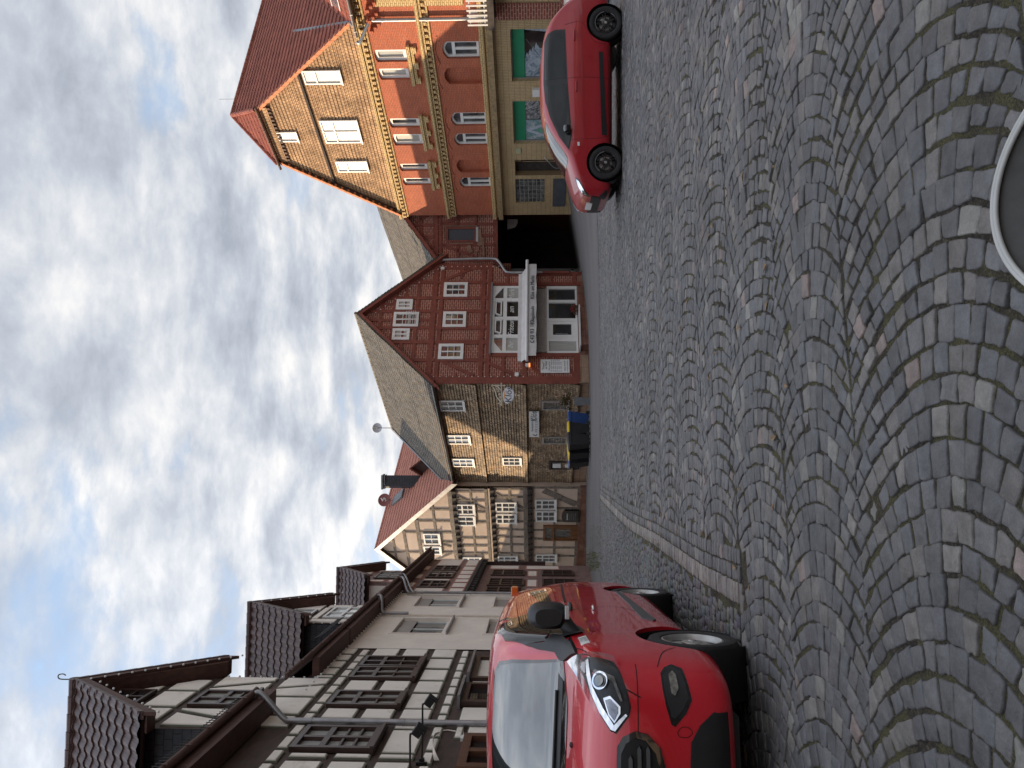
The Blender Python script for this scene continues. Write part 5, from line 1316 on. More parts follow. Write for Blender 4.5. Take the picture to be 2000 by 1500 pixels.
    # roof window dormer and chimney
    def roof_pt(U, V):   # intersection of a pixel with the right roof plane
        n = (e-top).cross(w3); r = ray(U, V); return CAM+r*((top-CAM).dot(n)/r.dot(n))
    c = roof_pt(559, 812); u = Vector((.9, .3, 0)).normalized(); v = Vector((-.3, .9, 0))
    zt = at(565, 750, c.y)[2]; hw = .40
    mb = MB(); cx = c; base = c.z-1.6
    ring = lambda z, k: [cx+u*sx*hw*k+v*sy*hw*.8*k+Vector((0, 0, z-cx.z)) for sx, sy in ((-1, -1), (1, -1), (1, 1), (-1, 1))]
    r0, r1 = ring(base, 1), ring(zt, 1)
    for i in range(4): j = (i+1) % 4; mb.face([r0[i], r0[j], r1[j], r1[i]], [(0, 0), (1.2, 0), (1.2, zt-base), (0, zt-base)])
    ch = mb.build('chimney', Mt['slate'], root); mb = MB(); mb.box(cx+Vector((0, 0, zt-cx.z+.06)), (1.0, .85, .12)); mb.box(cx+Vector((0, 0, zt-cx.z-.1)), (.92, .78, .06)); mb.build('chimney_cap', Mt['lead'], ch)
    # small gabled dormer in front of the grey roof
    dpt = roof_pt(590, 842); mb = MB(); s_ = Vector((.8, -.6, 0)); b_ = Vector((.6, .8, 0)); H = 1.5
    a0, a1, tp = dpt-s_*1.4, dpt+s_*1.4, dpt+Vector((0, 0, H)); mb.face([a0, a1, tp]); mb.build('dormer_face', Mt['timber_dark'], root)
    for q in (a0, a1): tile_roof('dormer_roof', Mt['tile_newred'], [q-b_*.3, q+b_*4, tp+b_*4, tp-b_*.3], root, tw=.3, th=.36, amp=.03, step=.03, res=3)
    # window in roof
    s2 = roof_pt(528, 780); n = (e-top).cross(w3).normalized(); n = n if n.z > 0 else -n; dd = (e-top).normalized()
    mb = MB()
    q = [s2-w3*.5-dd*.6, s2+w3*.5-dd*.6, s2+w3*.5+dd*.6, s2-w3*.5+dd*.6]; mb.face([p+n*.16 for p in q])
    for i in range(4): mb.face([q[i], q[(i+1) % 4], q[(i+1) % 4]+n*.16, q[i]+n*.16])
    mb.build('roof_window', Mt['lead'], root)
    return root, roof_pt
creamh, roof_pt = cream_house()
def dish(U, V, rad, m_, label, mastlen, aim, mark=False, gp=None):
    b = gp; root = thing('satellite_dish', label, 'satellite dish', b, 'satellite dishes on the roofs')
    c = b+Vector((0, 0, mastlen)); q = aim.normalized()
    ux = q.cross(Vector((0, 0, 1))).normalized(); uz = ux.cross(q)
    if uz.z < 0: uz = -uz
    mb = MB(); P = lambda r, t, h: c+q*(.12+h)+ux*r*math.cos(t)+uz*r*math.sin(t)*1.05
    N = 20
    for i in range(5):
        for k in range(N):
            t0, t1 = 2*math.pi*k/N, 2*math.pi*(k+1)/N; r0, r1 = rad*i/5, rad*(i+1)/5; h = lambda r: .16*(r/rad)**2-.16
            mb.face([P(r0, t0, h(r0)), P(r1, t0, h(r1)), P(r1, t1, h(r1)), P(r0, t1, h(r0))])
            mb.face([P(r0, t0, h(r0)-.02), P(r1, t0, h(r1)-.02), P(r1, t1, h(r1)-.02), P(r0, t1, h(r0)-.02)])
    d = mb.build('reflector', m_, root, smooth=True)
    mb = MB(); mb.tube([b-Vector((0, 0, .5)), c], .03, 6); mb.build('mast', Mt['zinc'], root)
    mb = MB(); mb.tube([c-uz*rad*.9+q*.1, c-uz*rad*.3+q*.75], .02, 6); mb.tube([c-uz*rad*.3+q*.7, c-uz*rad*.2+q*.85], .05, 8); mb.build('feed_arm', Mt['zinc'], root)
    if mark:
        mb = MB()
        for k in range(12):
            t0, t1 = .6+k*.42, .6+(k+1)*.42; mb.tube([P(rad*.28, t0, .04), P(rad*.28, t1, .04)], .02, 5)
        mb.tube([P(rad*.05, 1.57, .04), P(rad*.4, 1.57, .04)], .022, 5); mb.build('emblem', Mt['white_paint'], root)
    return root
pB = back(top_, LR_-.2)
dish(665, 741, .33, mat('dish_grey', (.42, .42, .44), .5, .1), 'pale grey satellite dish above the ridge of the grey roof', .95, Vector((.15, -1, .25)), gp=pB+Vector((0, 0, .05)))
rp = roof_pt(523, 772)
dish(521, 760, .47, mat('dish_red', (.20, .055, .045), .5, .1), 'dark red satellite dish with white emblem in front of the new red roof', .75, Vector((.3, -1, .25)), True, gp=rp)
# ================================================================== RIGHT: tall brick house
PB = Pl(((1081-750)/F*43, 43), (math.sin(R(28.5)), -math.cos(R(28.5))))
wB = Vector((math.cos(R(28.5)), math.sin(R(28.5)), 0))            # away from the square, behind the facade
def brick_house():
    root = thing('brick_house', 'tall orange brick house with yellow brick bands, tile-hung gable and red tiled roof', 'house', (12, 38, -.5))
    P_ = PB.px
    sL, sR = 0.0, P_(1462, 900)[0]; sW = sR+7
    zc1 = P_(1078, 970)[1]; zc2 = P_(1078, 880)[1]; zc3 = P_(1078, 781)[1]; g0 = -1.2
    zc1b = P_(1444, 942)[1]; print('cornice', zc1, zc1b, zc2, P_(1444, 819)[1], zc3, P_(1444, 690)[1])
    zc1 = (zc1+zc1b)/2; zc2 = (zc2+P_(1444, 819)[1])/2; zc3 = (zc3+P_(1444, 690)[1])/2
    # windows (left U, right U, top V, bottom V)
    first = [(1385.6, 1419, 864, 936, 1), (1336, 1368, 868, 941, 0), (1254, 1280, 881, 951, 1), (1215.5, 1239, 887, 953, 1), (1163, 1188, 892, 956, 0), (1133, 1153, 898, 959, 1)]
    second = [(1381, 1405, 731, 794), (1346, 1368, 739, 799), (1252, 1270, 760, 819), (1217, 1239, 767, 825), (1167, 1181, 780, 835), (1139, 1153, 787, 841)]
    H = []; FW = []; SW = []
    zf0 = zc1+.12; 
    for U0, U1, V0, V1, w in first:
        a, b = P_(U0, 900)[0], P_(U1, 900)[0]; Um = (U0+U1)/2; z1 = P_(Um, V0)[1]; z0 = P_(Um, V1)[1]; FW.append((a, z0, b, z1, w)); H.append(arch((a, z0, b, z1), .2))
    for U0, U1, V0, V1 in second:
        a, b = P_(U0, 900)[0], P_(U1, 900)[0]; Um = (U0+U1)/2; z1 = P_(Um, V0)[1]; z0 = P_(Um, V1)[1]; SW.append((a, z0, b, z1)); H.append(arch((a, z0, b, z1), .09))
    H = [h for h in H]
    mb = MB(); mb.wall(PB, rc(sL, zc1, sW, zc3), H, 0, .22); mb.face([PB.w(sL, g0, 0), PB.w(sL, zc3, 0), PB.w(sL, zc3, -9), PB.w(sL, g0, -9)], [(0, 0), (0, 9), (9, 9), (9, 0)])
    mb.build('brick_wall', Mt['brick_orange'], root)
    # blind niches
    mb = MB()
    for a, z0, b, z1, w in FW:
        if not w: mb = MB(); mb.slab(PB, arch((a, z0, b, z1), .2), -.23, -.20); mb.build('niche_back', Mt['brick_orange'], root)
    W_ = Mt['white_paint']; G = Mt['glass']
    for a, z0, b, z1, w in FW:
        if w: window(root, PB, (a+.02, z0+.02, b-.02, z1-.01), -.20, W_, G, 2, 1, .10, .09, th=.09, transom=.70, archr=.2)
    for i, (a, z0, b, z1) in enumerate(SW):
        window(root, PB, (a+.02, z0+.02, b-.02, z1-.01), -.20, W_, Mt['curtain'] if i in (0, 1, 3) else G, 1, 1, .14, .06, th=.09, archr=.09)
    # arch hood lines and sills
    mb = MB()
    for a, z0, b, z1, w in FW:
        n = 8; c = (a+b)/2; hw = (b-a)/2+.28
        for i in range(n):
            t0, t1 = -1+2*i/n, -1+2*(i+1)/n; y = lambda t: z1+.18+.16*(1-t*t)
            mb.beam(PB, (c+hw*t0, y(t0)), (c+hw*t1, y(t1)), .05, 0, .03)
    mb.build('window_hoods', Mt['brick_orange'], root)
    Y = Mt['brick_yellow']
    mb = MB()
    for a, z0, b, z1, w in FW: mb.rect(PB, (a-.22, zc1+.18, b+.22, z0-.02), -.1, .09)
    for i in (0, 2, 4):
        a, b = SW[i+1][0], SW[i][2]; a, b = min(a, SW[i][0])-.25, max(b, SW[i+1][2])+.25; z = min(SW[i][1], SW[i+1][1])-.03
        mb.rect(PB, (a, z-.16, b, z), 0, .16); mb.rect(PB, (a+.08, z-.32, b-.08, z-.161), 0, .10)
        for x in (a+.1, (a+b)/2-.15, b-.4): mb.rect(PB, (x, z-.46, x+.3, z-.321), 0, .13)
    # string courses
    def course(z, big):
        mb.rect(PB, (sL-.08, z-.02, sW, z+.12), 0, .22); mb.rect(PB, (sL-.06, z-.14, sW, z-.021), 0, .15)
        x = sL
        while x < sW: mb.rect(PB, (x, z-.30, x+.15, z-.141), 0, .12+.05*big); x += .30
        mb.rect(PB, (sL-.05, z-.42, sW, z-.301), 0, .06)
    course(zc2, 0); course(zc3-.15, 1)
    mb.rect(PB, (sL-.10, zc1-.02, sW, zc1+.17), 0, .26); mb.rect(PB, (sL-.06, zc1-.16, sW, zc1-.021), 0, .14)
    mb.build('yellow_brick_bands', Y, root)
    mb = MB(); mb.rect(PB, (sL-.12, zc1-.42, sW, zc1-.161), 0, .30); mb.build('shop_cornice', mat('weathered_cornice', (.30, .21, .11), .8, .4, 6, .3, 30), root)
    # ground floor
    gw = [(1342, 1444, 998, 2), (1220, 1303.5, 1002, 2)]
    Hh = []; GW = []
    for U0, U1, V0, n in gw:
        a, b = P_(U0, 1050)[0], P_(U1, 1050)[0]; z1 = P_((U0+U1)/2, V0)[1]; GW.append((a, .35, b, z1)); Hh.append(rc(a, .35, b, z1))
    da, db = P_(1158, 1050)[0], P_(1188.5, 1050)[0]; dz = P_(1170, 1006)[1]; Hh.append(rc(da, -.45, db, dz))
    ba, bb = P_(1103.5, 1050)[0], P_(1151, 1050)[0]; bz1 = P_(1127, 1007)[1]; bz0 = P_(1127, 1064)[1]; Hh.append(rc(ba, bz0, bb, bz1))
    mb = MB(); mb.wall(PB, rc(sL, g0, sW, zc1-.2), Hh, .02, .35); mb.build('ground_floor_wall', Mt['brick_tan'], root)
    green = mat('green_fascia', (.015, .23, .11), .5, .08, 2, .0)
    art = []
    def paint(name, base, c2, c3, sc):
        m_, nt, p = newmat(name); p.inputs['Roughness'].default_value = .25; v = coord(nt, 'UV')
        f1 = nz(nt, v, sc, 4, .6, 2.2); f2 = nz(nt, v, sc*2.3, 3, .6, 1.4)
        c = rmp(nt, f1, [(.42, base), (.50, c2), (.58, base), (.66, c3)]); c = mixc(nt, rmp(nt, f2, [(.55, 0), (.6, .8)]), c, (.5, .52, .52)); nt.links.new(c, p.inputs['Base Color']); return m_
    art = [paint('window_painting', (.26, .33, .40), (.36, .43, .50), (.12, .18, .22), 1.5), paint('window_painting', (.30, .30, .31), (.03, .03, .03), (.12, .13, .13), 1.9), paint('window_painting', (.30, .36, .46), (.10, .26, .20), (.36, .40, .46), 1.2)]
    for i, (a, z0, b, z1) in enumerate(GW):
        fr = MB(); gh = .55
        for q in (rc(a, z1-.06, b, z1), rc(a, z0, a+.06, z1-.06), rc(b-.06, z0, b, z1-.06), rc(a+.06, z0, b-.06, z0+.08)): fr.slab(PB, q, -.28, -.16)
        f = fr.build('shop_window', Mt['grey_paint'], root)
        g = MB(); g.rect(PB, (a+.06, z1-.06-gh, b-.06, z1-.06), -.26, -.18, True); g.build('green_fascia', green, f)
        g = MB(); g.rect(PB, (a+.06, z0+.08, b-.06, z1-.06-gh), -.26, -.22, True); g.build('pane', Mt['glass_dark'], f)
        # painted shapes on the glass
        zt = z1-.06-gh
        if i == 0:
            w = b-a; g = MB(); pts = []
            xs = [a+.08+w*.55*k/10 for k in range(11)]
            top = [zt-.02 if k < 5 else zt-.1-(k-5)*.22 for k in range(11)]
            prev = None
            for k in range(9):
                x0, x1 = a+.08+w*.062*k, a+.08+w*.062*(k+1); h = zt-.02 if k < 5 else zt-.05-.14*(k-5)
                g.slab(PB, [(x0, z0+.1), (x1, z0+.1), (x1, h), (x0, h)], -.219, -.212)
                if k > 3: g.slab(PB, [(x0, h), (x1, h), (x1+.10, h+.0), (x1+w*.11, h-.06+.0), (x0+.02, h-.3)], -.212, -.208)
            g.build('window_painting', art[0], f)
            g = MB(); g.slab(PB, [(a+w*.86, z0+.1), (b-.07, z0+.1), (b-.07, zt-.02), (a+w*.93, zt-.02)], -.219, -.212); g.build('window_painting', art[0], f)
        else:
            w = b-a; g = MB(); g.rect(PB, (a+w*.52, z0+.1, b-.07, zt-.02), -.219, -.212); g.build('window_painting', art[1], f)
            g = MB(); g.rect(PB, (a+.07, z0+.1, a+w*.50, zt-.02), -.219, -.214); g.build('window_painting', art[2], f)
            g = MB(); c = a+w*.25
            g.beam(PB, (a+.12, z0+.2), (c, zt-.1), .14, -.213, -.206); g.beam(PB, (c, zt-.1), (a+w*.47, z0+.2), .14, -.212, -.205); g.build('painted_gable', mat('pale_blue_paint', (.42, .47, .56), .4, .15, 8), f)
            g = MB(); g.slab(PB, [(c-.28, z0+.2), (c+.28, z0+.2), (c+.22, zt-.75), (c, zt-.5), (c-.22, zt-.75)], -.213, -.209); g.build('painted_door', mat('sea_green_paint', (.13, .33, .26), .4, .3, 8), f)
    # door recess
    mb = MB(); mb.rect(PB, (da, -.45, da+(db-da)*.55, dz), -.36, -.33, True); q = mb.build('front_door', Mt['timber_black'], root); mb = MB(); mb.rect(PB, (da+(db-da)*.62, .4, db-.1, dz-.3), -.36, -.33, True); mb.build('pane', Mt['glass_dark'], q)
    mb = MB(); mb.rect(PB, (da+(db-da)*.55, -.45, db, dz), -.40, -.361, True); mb.build('door_side_panel', Mt['brick_tan'], root)
    mb = MB(); mb.rect(PB, (da-.1, -1, db+.1, -.30), 0, .7, True); mb.build('door_step', Mt['sandstone'], root)
    # glass block window
    mb = MB(); nx, ny = 6, 7
    mb.rect(PB, (ba, bz0, bb, bz1), -.2, -.12, True); o = mb.build('glass_block_window', mat('block_grout', (.34, .33, .30), .8), root)
    mb = MB(); w, h = (bb-ba)/nx, (bz1-bz0)/ny
    for i in range(nx):
        for j in range(ny):
            mb.bslab(PB, rc(ba+i*w+.03, bz0+j*h+.03, ba+(i+1)*w-.03, bz0+(j+1)*h-.03), -.12, -.07, .02)
    mb.build('glass_blocks', mat('block_glass', (.11, .115, .11), .15, .8, 3.7, .0, coat=.5), o)
    r = PB.rect(1098, 1079, 1152, 1112); mb = MB(); mb.rect(PB, (r[0], -.05, r[2], r[3]), .02, .07); mb.build('cellar_hatch', mat('hatch_grey', (.085, .095, .105), .5, .2, 3), root)
    # small plates, light, cable
    r = PB.rect(1202, 1008, 1212, 1017); mb = MB(); mb.rect(PB, (r[0], r[1], r[2], r[3]), .02, .06); n = mb.build('house_number_plate', mat('number_plate', (.42, .42, .26), .5), root)
    mb = MB(); r = PB.rect(1316, 1040, 1330, 1049); mb.rect(PB, (r[0], r[1]-.3, r[2], r[3]), .02, .2); mb.build('letter_box', W_, root)
    mb = MB(); mb.tube(bez([PB.w(*P_(1195, 1063), .05), PB.w(*P_(1192, 1070), .25), PB.w(*P_(1180, 1085), .3), PB.w(*P_(1178, 1112), .1)], 5), .02, 6); mb.build('hand_rail', Mt['zinc_light'], root)
    # ---------------- gable
    off = .32
    vR = PB.px(1460, 682, off); vL = PB.px(1080, 784, off); hR = PB.px(1283, 497, off); hL = PB.px(1183, 545, off)
    ze = (vR[1]+vL[1])/2; zh = (hR[1]+hL[1])/2; eL, eR = vL[0], vR[0]
    # straight slopes meeting at the apex
    kL = (zh-ze)/(hL[0]-eL); kR = (zh-ze)/(eR-hR[0]); sA = (kL*eL-ze*0+kR*eR)/(kL+kR); zA = ze+kL*(sA-eL); print('apex', sA, zA, ze, zh, eL, eR)
    zg = ze-.10
    hull = [(sL, zc3-.02), (eR-.35, zc3-.02), (eR-.35, zg+.25), (hR[0]+.05, zh-.15), (hL[0]-.05, zh-.15), (eL+.38, zg+.22), (sL, zc3+.0)]
    zm = PB.px(1250, 617)[1]
    base = [(sL, zc3-.02), (eR-.2, zc3-.02), (hR[0]-.02, zh-.12), (hL[0]+.02, zh-.12)]
    mb = MB(); mb.courses(PB, clip(base, 0, -1, zm), .17, .02, .035); mb.courses(PB, clip(base, 0, 1, -zm), .17, .10, .035)
    mb.face([PB.w(a, z, 0) for a, z in base]); mb.build('gable_tile_hanging', Mt['shingle_gable'], root)
    c = clip(clip(base, 0, 1, -(zm-.02)), 0, -1, zm+.02); xa, xb = min(p[0] for p in c), max(p[0] for p in c)
    mb = MB(); mb.rect(PB, (xa-.05, zm-.10, xb+.05, zm+.0), 0, .16, True); mb.build('gable_flashing', Mt['timber_black'], root)
    for U0, U1, V0, V1, c_ in ((1336, 1363, 592, 666, 1), (1221, 1265, 630, 702, 2), (1164, 1185, 658, 718, 1), (1226, 1245, 543, 581, 1)):
        a, b = P_(U0, 640, .1)[0], P_(U1, 640, .1)[0]; Um = (U0+U1)/2; z1, z0 = P_(Um, V0, .1)[1], P_(Um, V1, .1)[1]
        window(root, PB, (a, z0, b, z1), .08 if V0 > 590 else .14, W_, Mt['pale_curtain'], c_, 1, .07, .04, th=.07, transom=.66 if V0 > 560 else None, sill=(W_, .05, .05))
    # roof
    RL = 15.0
    w_ = lambda s, z: PB.w(s, z, off)
    hr = 2.0
    ridge0 = PB.w(sA, zA, off)+wB*hr
    # fit the hip depth to the photographed ridge end
    best = min((abs(((PB.w(sA, zA, off)+wB*(t*.05)-CAM).normalized()-ray(1279, 446).normalized()).length), t*.05) for t in range(10, 90))[1]; print('hip', best); ridge0 = PB.w(sA, zA, off)+wB*best
    ridge1 = ridge0+wB*RL
    T = Mt['tile_red']
    pR = [w_(eR, ze), w_(eR, ze)+wB*(RL+best), ridge1, ridge0, w_(hR[0], zh)]
    tile_roof('roof', T, pR, root, tw=.24, th=.34, amp=.024, step=.045, res=4)
    pL = [w_(eL, ze), w_(eL, ze)+wB*(RL+best), ridge1, ridge0, w_(hL[0], zh)]
    tile_roof('roof', T, pL, root, tw=.24, th=.34, amp=.024, step=.045, res=4)
    dn = Vector((0, 0, -.05)); tile_roof('hip_roof', T, [w_(hL[0]-.1, zh)+dn, w_(hR[0]+.1, zh)+dn, ridge0], root, tw=.24, th=.34, amp=.024, step=.045, res=4)
    for (s0, z0, s1, z1) in ((eR, ze, hR[0], zh), (eL, ze, hL[0], zh)):
        mb = MB(); L = math.hypot(s1-s0, z1-z0); n = int(L/.36)
        for i in range(n):
            t0, t1 = i/n, (i+1)/n-.003; p, q = (s0+(s1-s0)*t0, z0+(z1-z0)*t0), (s0+(s1-s0)*t1, z0+(z1-z0)*t1)
            mb.slab(PB, [(p[0], p[1]-.14), (q[0], q[1]-.17), (q[0], q[1]+.05), (p[0], p[1]+.08)], off-.16, off+.03, True)
        mb.build('verge_tiles', Mt['tile_orange'], root)
    for (s0, z0, s1, z1) in ((eR, ze, hR[0], zh), (eL, ze, hL[0], zh)):
        mb = MB(); mb.face([PB.w(s0, z0-.16, off-.02), PB.w(s1, z1-.16, off-.02), PB.w(s1, z1-.16, .02), PB.w(s0, z0-.16, .02)]); mb.build('verge_soffit', Mt['timber_dark'], root)
    mb = MB()
    for a, b in ((w_(hL[0]-.1, zh), ridge0), (w_(hR[0]+.1, zh), ridge0), (ridge0, ridge1)):
        L = (b-a).length; n = int(L/.38); d = (b-a)/n
        for i in range(n): mb.tube([a+d*i+Vector((0, 0, .02)), a+d*(i+1)+Vector((0, 0, .035))], [.125, .105], 8)
    mb.build('ridge_tiles', T, root)
    # small gutter and dentils under the hip
    gutter(root, PB, hL[0]-.35, hR[0]+.35, zh-.06, off+.14, .09, Mt['copper_flash'])
    mb = MB(); mb.rect(PB, (hL[0]-.1, zh-.5, hR[0]+.1, zh-.12), .1, .22); mb.build('hip_board', Mt['shingle_gable'], root)
    mb = MB(); x = hL[0]
    while x < hR[0]: mb.rect(PB, (x, zh-.66, x+.12, zh-.501), .1, .24, True); x += .24
    mb.build('dentils', Mt['soffit'], root)
    mb = MB(); mb.tube([ridge0+wB*1.2, ridge0+wB*1.2+Vector((0, 0, .95))], .012, 5); mb.build('lightning_rod', Mt['zinc'], root)
    # wing: eave continues along the facade, roof rises behind it
    wl = eR-.1; zwe = ze-.05
    q = [PB.w(wl, zwe, .45), PB.w(sW+2, zwe, .45), PB.w(sW+2, zwe+5, -4.6), PB.w(wl, zwe+5, -4.6)]
    tile_roof('wing_roof', T, q, root, tw=.24, th=.34, amp=.024, step=.045, res=4)
    gutter(root, PB, sR-.35, sW, zwe+.0, .55, .10, Mt['zinc']); 
    mb = MB(); mb.rect(PB, (sR-.1, zc3, sW, zwe+.15), 0, .05); mb.build('eave_wall', Mt['brick_orange'], root)
    # valley flashing
    nR = (pR[1]-pR[0]).cross(pR[3]-pR[0]); nW = (q[1]-q[0]).cross(q[2]-q[0]); vd = nR.cross(nW).normalized(); vd = vd if vd.z > 0 else -vd
    p0 = PB.w(eR-.05, ze+.0, .40); mb = MB(); mb.tube([p0-Vector((0, 0, .02)), p0+vd*7-Vector((0, 0, .02))], .12, 6); mb.build('valley_flashing', Mt['lead'], root)
    mb = MB()
    for k in range(9): mb.tube([PB.w(sR+.6+k*.09, zwe+.55, 0), PB.w(sR+.6+k*.09, zwe+.95, -.35)], .015, 4)
    for a_, b_ in ((.55, 0), (.95, -.35)): mb.tube([PB.w(sR+.5, zwe+a_, b_), PB.w(sR+1.5, zwe+a_, b_)], .02, 4)
    mb.build('snow_guard', Mt['zinc_light'], root)
    # pipe between gable part and wing
    sp = P_(1463, 850, .12)[0]
    downpipe(root, PB, sp-.75, zwe+.02, .5, sp, .14, zwe-.75, g0, .075, Mt['zinc_light'])
    mb = MB(); x = sR-.4
    while x < sW: 
        for j in range(3): mb.rect(PB, (x+.12*j, zwe-.75-.16*j, x+.12*j+.12, zwe-.6-.16*j), 0, .32-.08*j)
        x += .5
    mb.build('corbel_frieze', Mt['brick_orange'], root)
    # yellow panel in the wing
    ya = P_(1490, 850)[0]; mb = MB(); mb.rect(PB, (ya, P_(1490, 905)[1], sW-.5, P_(1490, 733)[1]), 0, .05); mb.build('yellow_panel', Y, root)
    # bay with balcony
    ra = P_(1450, 930, 1.0)[0]; za, zb = PB.px(1470, 952, 1.0)[1], PB.px(1470, 912, 1.0)[1]; re_ = ra+6
    mb = MB(); mb.rect(PB, (ra-.15, za-.28, re_, za-.001), 0, 1.12, True); mb.build('balcony_slab', Mt['timber_black'], root)
    mb = MB(); mb.rect(PB, (sR+.15, g0, sR+.9, za-.3), .02, .3); mb.build('pier', Mt['brick_nogging'], root)
    mb = MB(); mb.rect(PB, (sR+.9, g0, re_, za-.3), .02, .25); mb.build('plaster_bay', Mt['brick_tan'], root)
    k = 0; x = ra
    while x < re_ and k < 40:
        mb = MB(); mb.rect(PB, (x, za, x+.075, zb), 1.0, 1.035, True); mb.build('baluster', Mt['white_fabric'], root); x += .22; k += 1
    mb = MB()
    for k in range(3): mb.rect(PB.shift(0), (ra-.02, za, ra+.02, zb), .1+.3*k, .16+.3*k, True)
    for z in (za+.12, zb-.12): mb.rect(PB, (ra, z-.02, re_, z+.02), .97, .999, True)
    mb.build('railing_bars', Mt['white_fabric'], root)
brick_house()
# ================================================================== VEHICLES
def paint_mat(name, col, coat=1.0):
    m_, nt, p = newmat(name); v = coord(nt)
    p.inputs['Base Color'].default_value = (*col, 1); p.inputs['Metallic'].default_value = 0; p.inputs['Roughness'].default_value = .34
    p.inputs['Coat Weight'].default_value = coat; p.inputs['Coat Roughness'].default_value = .025; p.inputs['Specular IOR Level'].default_value = .5
    c = rmp(nt, nz(nt, v, 2.2, 5, .6), [(.3, tuple(x*.93 for x in col)), (.7, tuple(x*1.05 for x in col))]); nt.links.new(c, p.inputs['Base Color'])
    nt.links.new(rmp(nt, nz(nt, v, 5, 5, .7), [(.35, .30), (.7, .42)]), p.inputs['Roughness'])
    return m_
Mt['car_red'] = paint_mat('car_paint_red', (.58, .005, .018)); Mt['car_darkred'] = paint_mat('car_paint_crimson', (.36, .003, .012), .7); Mt['car_white'] = paint_mat('car_paint_white', (.62, .63, .64))
Mt['car_glass'] = glass('car_glass', (.008, .009, .009), .02, var=False); Mt['car_glass'].node_tree.nodes['Principled BSDF'].inputs['IOR'].default_value = 1.4; Mt['car_glass'].node_tree.nodes['Principled BSDF'].inputs['Coat Weight'].default_value = 0; Mt['windscreen'] = glass('windscreen_glass', (.030, .036, .036), .02, var=False); Mt['windscreen'].node_tree.nodes['Principled BSDF'].inputs['IOR'].default_value = 1.75
Mt['black_plastic'] = mat('black_plastic', (.018, .018, .019), .5, .15, 6, .12, 300, bdist=.002); Mt['gloss_black'] = mat('gloss_black', (.008, .008, .009), .12, .0, 6, .0, coat=1)
Mt['grey_plastic'] = mat('grey_moulding', (.075, .078, .08), .5, .1, 6, .1, 300, bdist=.002)
Mt['gap'] = mat('panel_gap', (.010, .002, .002), .8, 0, 5, 0)
Mt['tyre'] = mat('tyre_rubber', (.022, .021, .021), .8, .3, 20, .3, 120, bdist=.003); Mt['chrome'] = mat('chrome', (.75, .76, .78), .08, 0, 5, 0, metal=1)
Mt['silver'] = mat('wheel_silver', (.40, .39, .37), .35, .15, 12, 0, metal=.5); Mt['lens'] = None
def lensmat():
    m_, nt, p = newmat('headlight_lens'); p.inputs['Base Color'].default_value = (.9, .92, .95, 1); p.inputs['Roughness'].default_value = .03; p.inputs['Transmission Weight'].default_value = 1.0; p.inputs['IOR'].default_value = 1.06
    p.inputs['Coat Weight'].default_value = .0; p.inputs['Coat Roughness'].default_value = .02; return m_
Mt['lens'] = lensmat(); Mt['amber'] = mat('amber_lens', (.55, .12, .01), .2, .1, 8, 0, coat=.8); Mt['red_lens'] = mat('red_lens', (.25, .01, .01), .2, .1, 8, 0, coat=.8)
def shell(stations, k_tum, zbelt, sub=3):
    """loft from stations (x, zb, zt, w, r, crown)"""
    rings = []
    for (x, zb, zt, w, r, cr) in stations:
        ring = [(x, 0, zb), (x, w*.55, zb), (x, w*.86, zb+.01)]
        def ws(z):
            f = 1.0
            if z > zbelt: f -= k_tum*(z-zbelt)
            low = zb+.22
            if z < low: f -= .10*((low-z)/.22)**2
            return w*f
        zs = [zb+.06+(zt-r-zb-.06)*t for t in (0, .12, .28, .45, .62, .80, 1.0)]
        for z in zs: ring.append((x, ws(z), z))
        wz = ws(zt-r); rw = min(r*1.25, wz*.5)
        for a in (25, 50, 72): ring.append((x, wz-rw+rw*math.cos(R(a)), zt-r+r*math.sin(R(a))))
        wt = wz-rw
        for t in (.95, .6, .25): ring.append((x, wt*t, zt+cr*(1-t*t)))
        ring.append((x, 0, zt+cr)); rings.append(ring)
    bm = bmesh.new(); G = []
    for ring in rings:
        n = len(ring); L = [bm.verts.new(p) for p in ring]; M_ = [bm.verts.new((p[0], -p[1], p[2])) for p in ring[1:-1]]
        G.append(L+M_[::-1])
    for i in range(len(G)-1):
        for j in range(len(G[i])):
            k = (j+1) % len(G[i]); bm.faces.new((G[i][j], G[i+1][j], G[i+1][k], G[i][k]))
    bm.faces.new(G[0]); bm.faces.new(G[-1][::-1])
    bmesh.ops.recalc_face_normals(bm, faces=bm.faces)
    me = bpy.data.meshes.new('shell'); bm.to_mesh(me); bm.free()
    o = bpy.data.objects.new('shell', me); COL.objects.link(o); md = o.modifiers.new('s', 'SUBSURF'); md.levels = sub
    dg = bpy.context.evaluated_depsgraph_get(); me2 = bpy.data.meshes.new_from_object(o.evaluated_get(dg)); bpy.data.objects.remove(o); return me2
def cut_arches(me, cuts):
    """cuts: (x, z, r, halfwidth, depth) wheel wells on both sides"""
    o = bpy.data.objects.new('b', me); COL.objects.link(o); tmp = []
    for x, z, r, y0, y1 in cuts:
        for sg in (-1, 1):
            mb = MB(); mb.lathe([(.001, y0*sg), (r, y0*sg), (r, y1*sg), (.001, y1*sg)], (x, 0, z), 48, 'Y'); c = mb.build('c', [], None); tmp.append(c)
            md = o.modifiers.new('b', 'BOOLEAN'); md.object = c; md.operation = 'DIFFERENCE'; md.solver = 'EXACT'
    dg = bpy.context.evaluated_depsgraph_get(); m2 = bpy.data.meshes.new_from_object(o.evaluated_get(dg)); bpy.data.objects.remove(o)
    for c in tmp: bpy.data.objects.remove(c)
    return m2
